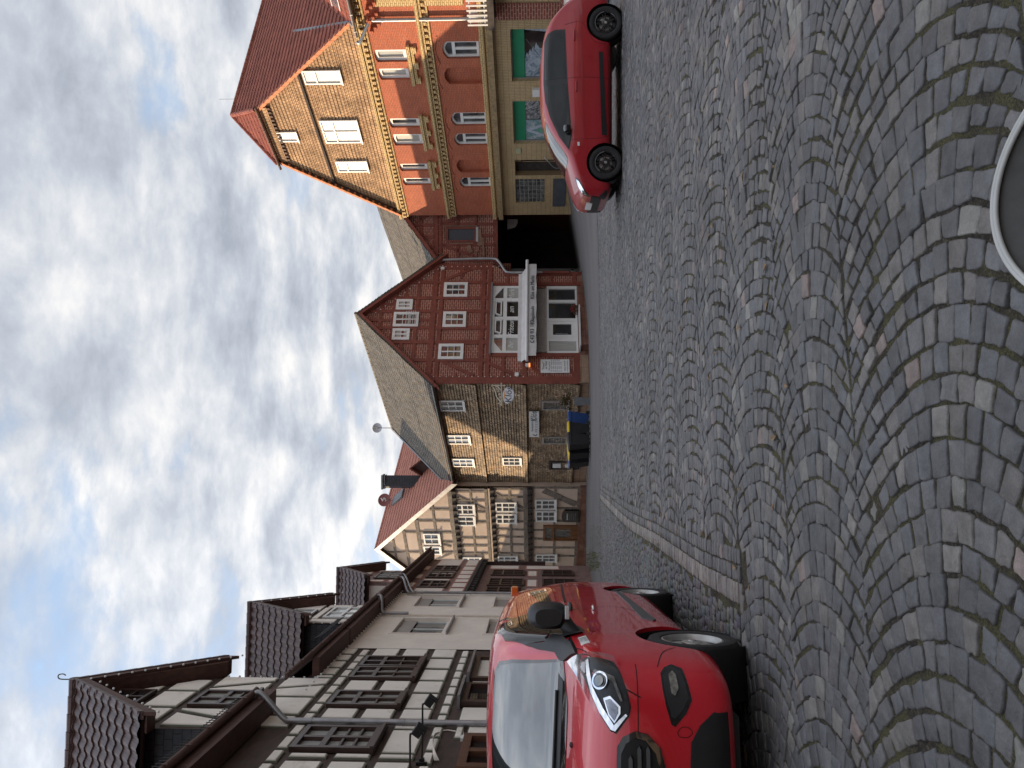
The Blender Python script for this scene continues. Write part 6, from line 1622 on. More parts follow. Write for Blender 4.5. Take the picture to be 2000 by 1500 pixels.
class Body:
    def __init__(s, me, Mw):
        s.me = me; bm = bmesh.new(); bm.from_mesh(me); s.bvh = BVHTree.FromBMesh(bm); bm.free(); s.Mw = Mw; s.inv = Mw.inverted()
    def hit(s, U, V):
        o = s.inv @ CAM; d = (s.inv.to_3x3() @ ray(U, V)).normalized(); h = s.bvh.ray_cast(o, d)
        return h[0] if h[0] is not None else s.bvh.find_nearest(o+d*((s.inv @ CAM).length))[0]
    def patch(s, name, pts, D, m_, parent, proud=.004, mirror=True, step=.05, rim=True, smooth=True, inn=.004, sub=False):
        D = Vector(D).normalized(); ux = D.orthogonal().normalized() if abs(D.z) > .9 else Vector((0, 0, 1)).cross(D).normalized(); uy = D.cross(ux)
        P2 = [(p.dot(ux), p.dot(uy)) for p in (Vector(q) for q in pts)]
        bm = bmesh.new(); f = bm.faces.new([bm.verts.new((a, b, 0)) for a, b in P2])
        a0, a1 = min(p[0] for p in P2), max(p[0] for p in P2); b0, b1 = min(p[1] for p in P2), max(p[1] for p in P2)
        x = math.ceil(a0/step)*step
        while x < a1: bmesh.ops.bisect_plane(bm, geom=bm.verts[:]+bm.edges[:]+bm.faces[:], plane_co=(x, 0, 0), plane_no=(1, 0, 0)); x += step
        y = math.ceil(b0/step)*step
        while y < b1: bmesh.ops.bisect_plane(bm, geom=bm.verts[:]+bm.edges[:]+bm.faces[:], plane_co=(0, y, 0), plane_no=(0, 1, 0)); y += step
        bmesh.ops.triangulate(bm, faces=[f for f in bm.faces if len(f.verts) > 4])
        nrm = {}
        for v in bm.verts:
            p = ux*v.co.x+uy*v.co.y; h = s.bvh.ray_cast(p-D*6, D)
            if h[0] is None: q = s.bvh.find_nearest(p-D*.0+D*0); h = q
            n = h[1]
            if n.dot(D) > 0: n = -n
            v.co = h[0]+n*proud; nrm[v] = n
        if rim:
            be = [e for e in bm.edges if len(e.link_faces) == 1]; r = bmesh.ops.extrude_edge_only(bm, edges=be)
            for v in [g for g in r['geom'] if isinstance(g, bmesh.types.BMVert)]:
                q = min(nrm, key=lambda w: (w.co-v.co).length_squared); v.co -= nrm[q]*(proud+inn)
        me = bpy.data.meshes.new(name); bm.to_mesh(me); bm.free(); me.materials.append(m_)
        if smooth: me.polygons.foreach_set('use_smooth', [True]*len(me.polygons)); me.set_sharp_from_angle(angle=R(50))
        o = bpy.data.objects.new(name, me); COL.objects.link(o); o.parent = parent; out = [o]
        if mirror:
            m2 = me.copy(); m2.transform(Matrix.Scale(-1, 4, (0, 1, 0))); m2.flip_normals(); c = bpy.data.objects.new(name, m2); COL.objects.link(c); c.parent = parent; out.append(c)
        return out
    def line(s, name, pts, D, m_, parent, w=.006, mirror=True, proud=.0025):
        """thin seam laid on the surface through the points"""
        D = Vector(D).normalized(); mb = MB(); pts = bez(pts, 6); P = []
        for p in pts:
            h = s.bvh.ray_cast(Vector(p)-D*4, D)
            if h[0] is None: continue
            n = h[1] if h[1].dot(D) < 0 else -h[1]; P.append((h[0], n))
        for i in range(len(P)-1):
            (a, n), (b, m) = P[i], P[i+1]; t = (b-a).normalized(); s0, s1 = n.cross(t).normalized()*w/2, m.cross(t).normalized()*w/2
            mb.face([a-s0+n*proud, b-s1+m*proud, b+s1+m*proud, a+s0+n*proud])
        o = mb.build(name, m_, parent, local=True)
        if mirror:
            m2 = o.data.copy(); m2.transform(Matrix.Scale(-1, 4, (0, 1, 0))); c = bpy.data.objects.new(name, m2); COL.objects.link(c); c.parent = parent
        return o
def wheel(parent, x, y, z, r, w, style, rimm):
    sg = -1 if y < 0 else 1; rr = r*.68 if style == 'hub' else r*.66
    mb = MB(); hw = w/2
    prof = [(rr, -hw*.80), (rr+.01, -hw*.92), (r-.05, -hw), (r-.018, -hw*.93), (r-.004, -hw*.72)]
    for k in (-.5, -.25, 0, .25, .5): prof += [(r, hw*(k-.10)*1.05), (r, hw*(k+.08)*1.05), (r-.007, hw*(k+.085)*1.05), (r-.007, hw*(k+.11)*1.05)]
    prof += [(r-.004, hw*.72), (r-.018, hw*.93), (r-.05, hw), (rr+.01, hw*.92), (rr, hw*.80)]
    mb.lathe(prof, (0, 0, 0), 56, 'Y'); mb.lathe([(rr-.002, -hw*.8), (rr-.002, hw*.8)], (0, 0, 0), 40, 'Y')
    t = mb.build('wheel', Mt['tyre'], parent, smooth=True, local=True); t.location = (x, y, z)
    # sidewall ring grooves come with the profile; rim face
    mb = MB(); o_ = sg*hw*.55
    mb.lathe([(rr, sg*hw*.86), (rr-.012, sg*hw*.90), (rr-.028, sg*hw*.70), (rr-.035, sg*hw*.2)], (0, 0, 0), 48, 'Y')
    mb.lathe([(rr-.03, sg*hw*.15), (.03, sg*hw*.10), (.001, sg*hw*.1)], (0, 0, 0), 40, 'Y') if style == 'alloy' else None
    if style == 'hub':
        # steel wheel cover: shallow dish with five wide spokes and slots
        mb.lathe([(rr-.030, sg*hw*.52), (rr*.80, sg*hw*.55)], (0, 0, 0), 40, 'Y')
        n = 5
        for k in range(n):
            a0 = 2*math.pi*k/n+.3
            for (t0, t1) in ((-.40, .40),):
                N = 6; P = []
                for i in range(N+1):
                    a = a0+(t0+(t1-t0)*i/N); P.append(a)
                for i in range(N):
                    q = lambda a, rd, h: (rd*math.cos(a), sg*h, rd*math.sin(a))
                    mb.face([q(P[i], rr*.30, hw*.72), q(P[i+1], rr*.30, hw*.72), q(P[i+1], rr*.82, hw*.56), q(P[i], rr*.82, hw*.56)])
        mb.lathe([(rr*.34, sg*hw*.70), (rr*.30, sg*hw*.76), (rr*.14, sg*hw*.78), (rr*.12, sg*hw*.84), (.001, sg*hw*.86)], (0, 0, 0), 32, 'Y')
    else:
        for k in range(5):
            a = 2*math.pi*k/5+.25
            for d in (-.16, .16):
                q = lambda aa, rd, h: Vector((rd*math.cos(aa), sg*h, rd*math.sin(aa)))
                p = [q(a+d*2.2, .05, hw*.74), q(a+d*.2, .05, hw*.74), q(a+d*.75, rr-.03, hw*.80), q(a+d*1.35, rr-.03, hw*.80)]; b = [v-Vector((0, sg*hw*.4, 0)) for v in p]
                mb.face(p)
                for i in range(4): mb.face([p[i], p[(i+1) % 4], b[(i+1) % 4], b[i]])
        mb.lathe([(.075, sg*hw*.5), (.075, sg*hw*.74), (.03, sg*hw*.80), (.001, sg*hw*.8)], (0, 0, 0), 24, 'Y')
    mb.build('rim', rimm, t, smooth=True, local=True)
    if style == 'alloy':
        mb = MB(); mb.lathe([(.001, sg*hw*.82), (.022, sg*hw*.82), (.026, sg*hw*.79)], (0, 0, 0), 20, 'Y'); mb.build('hub_cap', Mt['silver'], t, local=True)
        mb = MB(); mb.lathe([(rr*.6, sg*hw*.05), (rr*.6, sg*hw*.2), (.05, sg*hw*.2)], (0, 0, 0), 32, 'Y'); mb.build('brake_disc', Mt['silver'], t, local=True)
    else:
        mb = MB(); mb.lathe([(rr-.031, sg*hw*.3), (.001, sg*hw*.3)], (0, 0, 0), 32, 'Y'); mb.build('wheel_disc', Mt['black_plastic'], t, local=True)
    return t
def van():
    b = Vector((-.155, .988, 0)); r = Vector((.988, .155, 0)); org = Vector((-2.72, 4.51, 0.0)); rz = math.atan2(b.y, b.x)
    root = thing('red_van', 'large glossy red panel van parked at the left with its nose towards the viewer', 'van', org, rz=rz)
    Mw = Matrix.Translation(org) @ Matrix.Rotation(rz, 4, 'Z')
    st = [(-.005, .46, .70, .50, .10, .03), (.02, .34, .93, .70, .10, .04), (.08, .27, 1.04, .84, .10, .05), (.18, .24, 1.115, .915, .10, .055), (.34, .23, 1.18, .955, .11, .055),
          (.58, .22, 1.235, .98, .12, .05), (.80, .22, 1.275, .99, .12, .045), (.96, .22, 1.325, .995, .12, .04), (1.08, .22, 1.425, .995, .14, .04), (1.32, .22, 1.605, .995, .17, .035), (1.56, .22, 1.765, .995, .19, .03),
          (1.76, .22, 1.865, .995, .20, .03), (1.95, .22, 1.915, .995, .20, .03), (2.3, .22, 1.945, .995, .20, .03), (3.2, .22, 1.95, .995, .20, .03), (4.2, .22, 1.93, .995, .20, .03), (4.75, .24, 1.88, .985, .20, .03),
          (4.92, .28, 1.80, .965, .18, .03), (4.97, .40, 1.65, .93, .15, .02)]
    me = shell(st, .20, 1.12)
    full = Body(me.copy(), Mw)
    me = cut_arches(me, [(.98, .345, .415, .62, 1.3), (3.915, .345, .405, .62, 1.3)])
    me.name = 'body'; me.materials.clear(); me.materials.append(Mt['car_red']); me.polygons.foreach_set('use_smooth', [True]*len(me.polygons)); me.set_sharp_from_angle(angle=R(42))
    bo = bpy.data.objects.new('body', me); COL.objects.link(bo); bo.parent = root
    z7 = lambda X, Y: (400-Y/3.571, 920+X/3.571)
    H = lambda pts: [full.hit(*z7(*p)) for p in pts]
    side = (0, 1, 0); front = (1, 0, 0); diag = Vector((1, .8, -.2))
    # glazing
    ws = [(.795, 1.325), (.735, 1.50), (.675, 1.70), (.62, 1.805), (.55, 1.84)]
    pw = [(0, y, z) for y, z in ws]+[(0, 0, 1.865)]+[(0, -y, z) for y, z in ws[::-1]]+[(0, -.70, 1.315), (0, 0, 1.345), (0, .70, 1.315)]
    g = full.patch('windscreen', pw, front, Mt['windscreen'], root, .009, False, .05)[0]
    bd = [(0, .82, 1.305), (0, .76, 1.50), (0, .70, 1.71), (0, .645, 1.82), (0, .55, 1.865), (0, 0, 1.88), (0, -.55, 1.865), (0, -.645, 1.82), (0, -.70, 1.71), (0, -.76, 1.50), (0, -.82, 1.305), (0, -.55, 1.285), (0, 0, 1.31), (0, .55, 1.285)]
    full.patch('windscreen_edge', bd, front, Mt['gloss_black'], root, .005, False, .05)
    cowl = [(0, .72, 1.335), (0, .5, 1.348), (0, 0, 1.37), (0, -.5, 1.348), (0, -.72, 1.335), (0, -.68, 1.305), (0, -.4, 1.318), (0, 0, 1.335), (0, .4, 1.318), (0, .68, 1.305)]
    full.patch('cowl', cowl, front, Mt['black_plastic'], root, .011, False, .05)
    mb = MB()
    for y0, y1 in ((-.60, .05), (.12, .62)):
        P = []
        for t in range(7):
            y = y0+(y1-y0)*t/6; h = full.bvh.ray_cast(Vector((-3, y, 1.345+.03*t/6)), Vector((1, 0, 0))); P.append(h[0]+Vector((-.02, 0, .015)))
        mb.tube(P, .012, 6)
    mb.build('wiper', Mt['black_plastic'], root, local=True)
    w1 = H([(188, 492), (200, 440), (280, 416), (410, 396), (520, 400), (560, 470), (530, 545), (380, 572), (240, 545)])
    w2 = H([(192, 412), (215, 300), (270, 232), (400, 196), (520, 192), (548, 240), (585, 300), (430, 345), (300, 383)])
    full.patch('side_window', w1, side, Mt['car_glass'], root, .010, True, .02)
    full.patch('side_window', w2, side, Mt['car_glass'], root, .003, True, .06)
    full.patch('side_moulding', H([(1008, 205), (1040, 205), (1290, 400), (1270, 405), (1190, 388), (1095, 285)]), side, Mt['grey_plastic'], root, .012, True, .08)
    full.patch('sticker', H([(745, 520), (800, 505), (830, 555), (770, 577)]), side, Mt['white_paint'], root, .0015, False, .03)
    mb = MB()
    for i in range(5):
        a = H([(752+i*2+3, 530+i*8), (808+i*2, 516+i*8)]); 
        if i < 4: mb.tube([a[0]+Vector((0, -.004, 0)), a[1]+Vector((0, -.004, 0))], .0015, 4)
    mb.build('sticker_print', Mt['ink_soft'], root, local=True)
    # seams
    S = lambda name, pts, w=.007, D=side: full.line(name, H(pts), D, Mt['gap'], root, w)
    S('door_seam', [(560, 560), (640, 585), (760, 600), (830, 640)])
    S('door_seam', [(185, 425), (330, 398), (560, 345), (760, 320), (960, 300), (1130, 330), (1250, 400)])
    S('door_seam', [(520, 190), (640, 170), (900, 150)])
    full.line('bonnet_seam', [(0, -.93, 1.12), (.35, -.90, 1.2), (.7, -.93, 1.24), (.95, -.95, 1.27)], Vector((.2, .6, -1)), Mt['gap'], root, .008)
    full.line('slide_rail', [(2.9, -1, 1.22), (3.6, -1, 1.22), (4.6, -1, 1.21)], side, Mt['gap'], root, .025)
    full.line('crease_strip', [(1.1, -1, 1.07), (2.2, -1, 1.10), (3.4, -1, 1.12), (4.8, -1, 1.12)], side, Mt['car_darkred'], root, .03)  # flat strip in darker red, paints in the shade of the crease
    full.line('bumper_seam', H([(1300, 725), (1340, 620), (1420, 590)]), side, Mt['gap'], root, .006)
    full.line('bumper_seam', [(0, -.93, .86), (0, -.8, .87), (0, -.5, .88)], front, Mt['gap'], root, .006)
    # headlights
    hl = H([(700, 690), (810, 650), (905, 658), (990, 682), (1040, 765), (1085, 890), (1110, 1000), (1098, 1060), (1012, 1178), (975, 1168), (905, 1060), (840, 930), (770, 790)])
    c = sum(hl, Vector())/len(hl); sc = lambda k, P=hl, cc=c: [cc+(p-cc)*k for p in P]
    h0 = full.patch('headlight', sc(1.03), diag, mat('headlight_housing', (.02, .02, .021), .35, .2, 8, 0, spec=.3), root, .003, True, .05)
    def sub(name, pts, m_, proud, inn=.003):
        for o, par in zip(full.patch(name, pts, diag, m_, root, proud, True, .04, True, inn=inn), h0): o.parent = par
    sub('chrome_trim', H([(795, 672), (815, 662), (850, 860), (925, 1010), (1000, 1130), (1080, 1050), (1092, 1062), (1008, 1172), (978, 1160), (900, 1040), (835, 900), (805, 780)]), Mt['chrome'], .010)
    sub('amber_reflector', H([(730, 700), (790, 680), (790, 760), (770, 770)]), mat('smoked_amber', (.10, .035, .02), .2, .2, 8, 0, coat=1), .008)
    def ring(cx, cy, ax, ay, k, m_, pr, name):
        P = [(cx+ax*k*math.cos(t*math.pi/10), cy+ay*k*math.sin(t*math.pi/10)) for t in range(20)]; sub(name, H(P), m_, pr)
    ring(905, 820, 52, 62, 1, Mt['chrome'], .016, 'projector_ring'); ring(908, 822, 52, 62, .74, Mt['gloss_black'], .022, 'projector_bezel'); ring(910, 824, 52, 62, .52, mat('projector_glass', (.22, .21, .19), .05, .3, 20, 0, coat=1, metal=.6), .028, 'projector_lens')
    sub('beam_reflector', H([(930, 940), (975, 925), (1045, 1000), (1045, 1050), (1005, 1115), (965, 1060)]), Mt['chrome'], .014)
    sub('beam_glass', H([(945, 955), (975, 945), (1030, 1005), (1030, 1045), (1005, 1095), (972, 1050)]), mat('beam_glass', (.20, .21, .23), .08, .5, 25, 0, coat=1, metal=.7), .018)
    sub('inner_fin', H([(860, 760), (870, 745), (1000, 800), (1060, 960), (1045, 965), (990, 830), (880, 775)]), mat('smoke_chrome', (.12, .11, .10), .15, .4, 20, 0, metal=.8), .016)
    lens = full.patch('headlight_lens', hl, diag, Mt['lens'], root, .036, True, .05, True, inn=.03)
    for o, par in zip(lens, h0): o.parent = par
    # fog light recess, grille, lower bumper
    fg = H([(1320, 770), (1345, 730), (1395, 708), (1470, 738), (1510, 840), (1540, 955), (1500, 1050), (1425, 1140), (1398, 1128), (1360, 1000), (1335, 880)])
    f0 = full.patch('fog_recess', fg, diag, Mt['gloss_black'], root, .005, True, .05)
    fc = sum(fg, Vector())/len(fg); full.patch('fog_surround', [fc+(p-fc)*.80 for p in fg], diag, Mt['black_plastic'], root, .012, True, .05)
    full.patch('fog_light', H([(1375, 790), (1400, 765), (1425, 790), (1445, 880), (1420, 930), (1395, 910)]), diag, mat('fog_glass', (.35, .33, .28), .1, .6, 30, 0, coat=1, metal=.6), root, .020, True, .04)
    gr = [(0, .70, .83), (0, .66, .97), (0, .52, 1.05), (0, 0, 1.07), (0, -.52, 1.05), (0, -.66, .97), (0, -.70, .83), (0, -.62, .70), (0, -.45, .62), (0, 0, .60), (0, .45, .62), (0, .62, .70)]
    hg = H([(1018, 1429), (1022, 1280), (1060, 1210), (1140, 1170), (1230, 1190), (1320, 1290), (1357, 1429)])
    ys = [abs(p.y) for p in hg]; zs = [p.z for p in hg]; str([(round(p.x, 2), round(p.y, 2), round(p.z, 2)) for p in hg]); str([(round(p.x, 2), round(p.y, 2), round(p.z, 2)) for p in hl])
    gp = [Vector((0, p.y, p.z)) for p in hg]; gp = gp+[Vector((0, -p.y, p.z)) for p in gp[::-1]]
    gl = full.patch('grille', gp, front, Mt['gloss_black'], root, .010, False, .03)[0]
    cy = sum((p for p in gp), Vector())/len(gp); gi = [Vector((0, (p.y)*.93, cy.z+(p.z-cy.z)*.80)) for p in gp]
    o = full.patch('grille_mesh', gi, front, mat('grille_black', (.004, .004, .004), .7, 0), root, .018, False, .03)[0]; o.parent = gl
    zlo, zhi = min(p.z for p in gi), max(p.z for p in gi)
    for k in (.30, .52, .74):
        z = zlo+(zhi-zlo)*k; yy = max(abs(p.y) for p in gi)*(.93 if k < .6 else .82); P = [(0, yy, z), (0, yy*.96, z+.012), (0, -yy*.96, z+.012), (0, -yy, z), (0, -yy*.96, z-.010), (0, yy*.96, z-.010)]
        o = full.patch('grille_bar', P, front, Mt['grey_plastic'], root, .034, False, .03)[0]; o.parent = gl
    lo = H([(1530, 1429), (1535, 1250), (1600, 1130), (1690, 1040), (1722, 1045)]); str([(round(p.x, 2), round(p.y, 2), round(p.z, 2)) for p in lo])
    lp = [Vector((0, p.y, p.z)) for p in lo]; lp = lp+[Vector((0, lo[-1].y, .24)), Vector((0, -lo[-1].y, .24))]+[Vector((0, -p.y, p.z)) for p in lp[::-1]]
    full.patch('lower_bumper', lp, front, Mt['black_plastic'], root, .008, False, .08)
    full.line('tow_eye_cover', H([(1440, 1180), (1470, 1145), (1520, 1150), (1545, 1185), (1510, 1215), (1455, 1210), (1440, 1180)]), diag, Mt['gap'], root, .004, False)
    # washer jets, handles, lock, roof lamp
    mb = MB(); p = H([(705, 1268)])[0]; mb.lathe([(.001, -.01), (.02, 0), (.016, .015), (.001, .02)], p, 10); mb.build('washer_jet', Mt['black_plastic'], root, local=True)
    for q, m_ in ((((850, 322)), Mt['chrome']), (((692, 322)), Mt['black_plastic'])):
        p = H([q])[0]; mb = MB()
        if m_ is Mt['chrome']: mb.tube(bez([p+Vector((-.05, -.002, 0)), p+Vector((-.03, -.03, 0)), p+Vector((.03, -.03, 0)), p+Vector((.05, -.002, 0))], 4), .010, 8)
        else: mb.tube(bez([p+Vector((-.08, 0, 0)), p+Vector((-.06, -.04, 0)), p+Vector((.06, -.045, .005)), p+Vector((.08, 0, 0))], 4), .018, 8)
        for sg in (1, -1):
            o = mb.build('door_handle', m_, root, smooth=True, local=True)
            if sg < 0: o.data.transform(Matrix.Scale(-1, 4, (0, 1, 0)))
    mb = MB(); mb.box((4.86, -.85, 1.79), (.12, .11, .09)); mb.build('amber_roof_lamp', Mt['amber'], root, local=True, bevel=.012)
    # mirrors
    for sg in (-1, 1):
        mb = MB(); c = Vector((1.23, 1.085*sg, 1.415))
        prof = [(.0, .62), (.05, .9), (.13, 1.0), (.19, .97), (.22, .90)]
        rings = []
        for dx, k in prof:
            ring = []
            for t in range(20):
                a = 2*math.pi*t/20; ex = 2.8; cx, sx = math.cos(a), math.sin(a)
                rr = 1/((abs(cx)**ex+abs(sx)**ex)**(1/ex)); ring.append(c+Vector((dx-.1, rr*cx*.105*k, rr*sx*.165*k)))
            rings.append(ring)
        for i in range(len(rings)-1):
            for t in range(20): mb.face([rings[i][t], rings[i][(t+1) % 20], rings[i+1][(t+1) % 20], rings[i+1][t]])
        mb.face(rings[0]); mb.face(rings[-1])
        m = mb.build('wing_mirror', Mt['black_plastic'], root, smooth=True, local=True)
        mb = MB(); mb.tube([c+Vector((.0, -.02*sg, -.10)), Vector((1.20, 1.00*sg, 1.25)), Vector((1.18, .95*sg, 1.21))], [.065, .055, .06], 10)
        mb.face([Vector((.98, .975*sg, 1.31)), Vector((1.42, .968*sg, 1.30)), Vector((1.36, .99*sg, 1.16)), Vector((1.08, .998*sg, 1.14))]); mb.build('mirror_arm', Mt['black_plastic'], m, smooth=True, local=True)
        mb = MB(); mb.box(c+Vector((-.085, .04*sg, -.145)), (.05, .10, .035)); mb.build('indicator', mat('clear_indicator', (.5, .5, .48), .15, .1, 8, 0, coat=1), m, local=True, bevel=.006)
    tri = H([(385, 575), (470, 602), (600, 622), (745, 637), (705, 560), (640, 518), (580, 512), (525, 560)])
    full.patch('mirror_base', tri, Vector((.35, 1, 0)), Mt['black_plastic'], root, .024, True, .02)
    # underside, wheel wells, wheels
    mb = MB(); mb.box((2.45, 0, .26), (4.5, 1.25, .10)); mb.build('underbody', Mt['black_plastic'], root, local=True)
    for x in (.98, 3.915):
        for sg in (-1, 1):
            mb = MB(); rl = .412 if x < 2 else .402; mb.lathe([(rl, .60*sg), (rl, .965*sg)], (x, 0, .345), 64, 'Y'); mb.lathe([(.001, .625*sg), (rl, .625*sg)], (x, 0, .345), 40, 'Y'); mb.build('wheel_arch_liner', Mt['black_plastic'], root, local=True)
            wheel(root, x, sg*.865, .338, .338, .225, 'hub', Mt['silver'])
    mb = MB(); mb.box((1.42, -.80, .26), (.03, .24, .20)); mb.box((4.36, -.80, .26), (.03, .24, .2)); mb.build('mud_flap', Mt['black_plastic'], root, local=True)
    mb = MB(); mb.box((4.99, 0, .5), (.10, 1.7, .22)); mb.build('rear_bumper', Mt['black_plastic'], root, local=True, bevel=.02)
    return root
van()
def hatch(org, paintm, label, name, group=None, detail=True, scale=1.0):
    root = thing(name, label, 'car', org, group); 
    Mw = Matrix.Translation(org)
    z8 = lambda X, Y: (1500-Y/3.41, 1000+X/3.41)
    st = [(.0, .36, .52, .50, .08, .02), (.03, .24, .66, .66, .08, .03), (.10, .19, .74, .76, .09, .03), (.24, .18, .80, .81, .10, .035), (.50, .18, .88, .84, .11, .035), (.78, .18, .955, .85, .12, .035), (.92, .18, 1.00, .855, .12, .035),
          (1.10, .18, 1.12, .86, .13, .03), (1.34, .18, 1.275, .86, .15, .03), (1.60, .18, 1.395, .86, .16, .03), (1.85, .18, 1.448, .86, .17, .03), (2.3, .18, 1.475, .86, .17, .03), (2.8, .18, 1.468, .86, .17, .03), (3.15, .18, 1.43, .86, .17, .03),
          (3.38, .19, 1.35, .855, .16, .03), (3.56, .20, 1.20, .85, .15, .03), (3.70, .22, 1.02, .83, .14, .03), (3.80, .25, .88, .80, .12, .03), (3.86, .34, .72, .72, .10, .02)]
    st = [(.745-(.745-x)*.80, a_, b_, c_, d_, e_) if x < .745 else (x, a_, b_, c_, d_, e_) for x, a_, b_, c_, d_, e_ in st]
    me = shell(st, .42, .88); full = Body(me.copy(), Mw)
    me = cut_arches(me, [(.745, .295, .355, .56, 1.2), (3.285, .295, .355, .56, 1.2)])
    me.name = 'body'; me.materials.clear(); me.materials.append(paintm); me.polygons.foreach_set('use_smooth', [True]*len(me.polygons)); me.set_sharp_from_angle(angle=R(42))
    bo = bpy.data.objects.new('body', me); COL.objects.link(bo); bo.parent = root
    side = Vector((0, 1, 0)); front = Vector((1, 0, 0))
    base = Body(me, Matrix.Translation(Vector((3.28, 14.36, .03))))
    q = lambda X, Y: ((398-Y/3.41)*.00931, 0, 1.47-(X/3.41-50)*.00931)
    G = lambda pts: [q(*p) for p in pts]
    GS = lambda pts: [(lambda h: (h[0], -.72, h[2]))(q(*p)) for p in pts]
    full.patch('side_window', G([(200, 552), (338, 556), (366, 900), (352, 985), (300, 900), (240, 760), (208, 650)]), side, Mt['car_glass'], root, .006, True, .03)
    full.patch('side_window', G([(196, 512), (334, 516), (322, 200), (262, 192), (218, 212), (202, 260)]), side, Mt['car_glass'], root, .006, True, .03)
    full.patch('window_frame', G([(188, 545), (186, 515), (192, 245), (214, 200), (262, 182), (330, 190), (346, 540), (374, 905), (356, 1000), (292, 905), (230, 765), (198, 650)]), side, Mt['black_plastic'], root, .003, True, .03)
    ws = [(.70, .98), (.60, 1.20), (.55, 1.37), (0, 1.43)]; pw = [(0, y, z) for y, z in ws]+[(0, -y, z) for y, z in ws[:-1][::-1]]+[(0, 0, 1.0)]
    full.patch('windscreen', pw, front, Mt['windscreen'], root, .004, False, .08)
    full.patch('rear_window', [(0, .60, .98), (0, .56, 1.2), (0, .45, 1.32), (0, -.45, 1.32), (0, -.56, 1.2), (0, -.60, .98)], -front, Mt['car_glass'], root, .004, False, .1)
    full.patch('side_moulding', G([(552, 352), (578, 356), (606, 905), (572, 905)]), side, Mt['black_plastic'], root, .012, True, .1)
    full.patch('sill', G([(612, 300), (634, 300), (640, 940), (622, 940)]), side, Mt['black_plastic'], root, .004, True, .1)
    L = lambda pts, w=.006: full.line('door_seam', G(pts), side, Mt['gap'], root, w)
    L([(338, 520), (450, 520), (590, 525), (625, 530)]); L([(352, 930), (450, 930), (560, 925), (620, 905)]); L([(325, 160), (420, 150), (470, 190), (520, 280), (600, 300)])
    full.line('crease_strip', G([(425, 60), (440, 400), (455, 800), (470, 930)]), side, paintm, root, .02, proud=.006)
    full.patch('headlight', GS([(400, 1165), (425, 1180), (470, 1262), (498, 1310), (455, 1300), (418, 1240), (402, 1200)]), Vector((.5, 1, -.1)), Mt['gloss_black'], root, .006, True, .04)
    full.patch('headlight_glass', GS([(408, 1180), (425, 1190), (462, 1262), (480, 1295), (450, 1285), (420, 1232)]), Vector((.5, 1, -.1)), Mt['chrome'], root, .010, True, .04)
    full.patch('lower_grille', [(0, .62, .42), (0, .66, .55), (0, -.66, .55), (0, -.62, .42), (0, -.5, .36), (0, .5, .36)], front, Mt['black_plastic'], root, .01, False, .06)
    full.patch('bumper_fin', GS([(560, 1310), (600, 1255), (612, 1262), (605, 1345), (590, 1350)]), Vector((.6, 1, 0)), Mt['black_plastic'], root, .012, True, .04)
    full.patch('number_plate', [(0, .26, .50), (0, .26, .61), (0, -.26, .61), (0, -.26, .50)], front, Mt['white_paint'], root, .02, False, .06)
    full.patch('side_repeater', G([(410, 950), (424, 950), (426, 975), (412, 975)]), side, Mt['white_paint'], root, .006, True, .03)
    full.patch('tail_light', [(0, .80, .80), (0, .72, 1.05), (0, .62, 1.05), (0, .66, .80)], -front, Mt['red_lens'], root, .008, True, .05)
    for X, Y in ((388, 240), (402, 580)):
        p = full.bvh.ray_cast(Vector(q(X, Y))-side*4, side)[0]
        for sg in (1, -1):
            mb = MB(); mb.tube(bez([p+Vector((-.09, 0, 0)), p+Vector((-.06, -.035, 0)), p+Vector((.06, -.035, 0)), p+Vector((.09, 0, 0))], 4), .013, 8); o = mb.build('door_handle', paintm, root, smooth=True, local=True)
            if sg < 0: o.data.transform(Matrix.Scale(-1, 4, (0, 1, 0)))
    mx, _, mz = q(340, 872)
    for sg in (-1, 1):
        mb = MB(); mb.lathe([(.01, -.05), (.07, -.04), (.095, .0), (.09, .06), (.01, .07)], (mx, .90*sg, mz), 16, 'X', (1.0, .72)); m = mb.build('wing_mirror', Mt['gloss_black'], root, smooth=True, local=True)
        mb = MB(); mb.tube([(mx, .88*sg, mz-.03), (mx, .78*sg, mz-.08)], .03, 8); mb.build('mirror_arm', Mt['black_plastic'], m, local=True)
    mb = MB(); mb.box((2.0, 0, .20), (3.3, 1.1, .08)); mb.build('underbody', Mt['black_plastic'], root, local=True)
    for x in (.745, 3.285):
        for sg in (-1, 1):
            mb = MB(); mb.lathe([(.352, .55*sg), (.352, .82*sg)], (x, 0, .295), 64, 'Y'); mb.lathe([(.001, .565*sg), (.352, .565*sg)], (x, 0, .295), 36, 'Y'); mb.build('wheel_arch_liner', Mt['black_plastic'], root, local=True)
            wheel(root, x, sg*.755, .300, .302, .20, 'alloy', Mt['gloss_black'])
    mb = MB(); mb.tube([(2.9, -.3, 1.48), (3.25, -.3, 1.75)], .005, 5); mb.build('aerial', Mt['black_plastic'], root, local=True)
    return root
hatch(Vector((3.28, 14.36, gz(5, 13.6))), Mt['car_darkred'], 'dark red hatchback with black wheels parked side-on at the right', 'red_hatchback')
hatch(Vector((8.40, 17.6, gz(9, 17)+.0)), Mt['car_white'], 'white car mostly hidden behind the dark red hatchback', 'white_car')
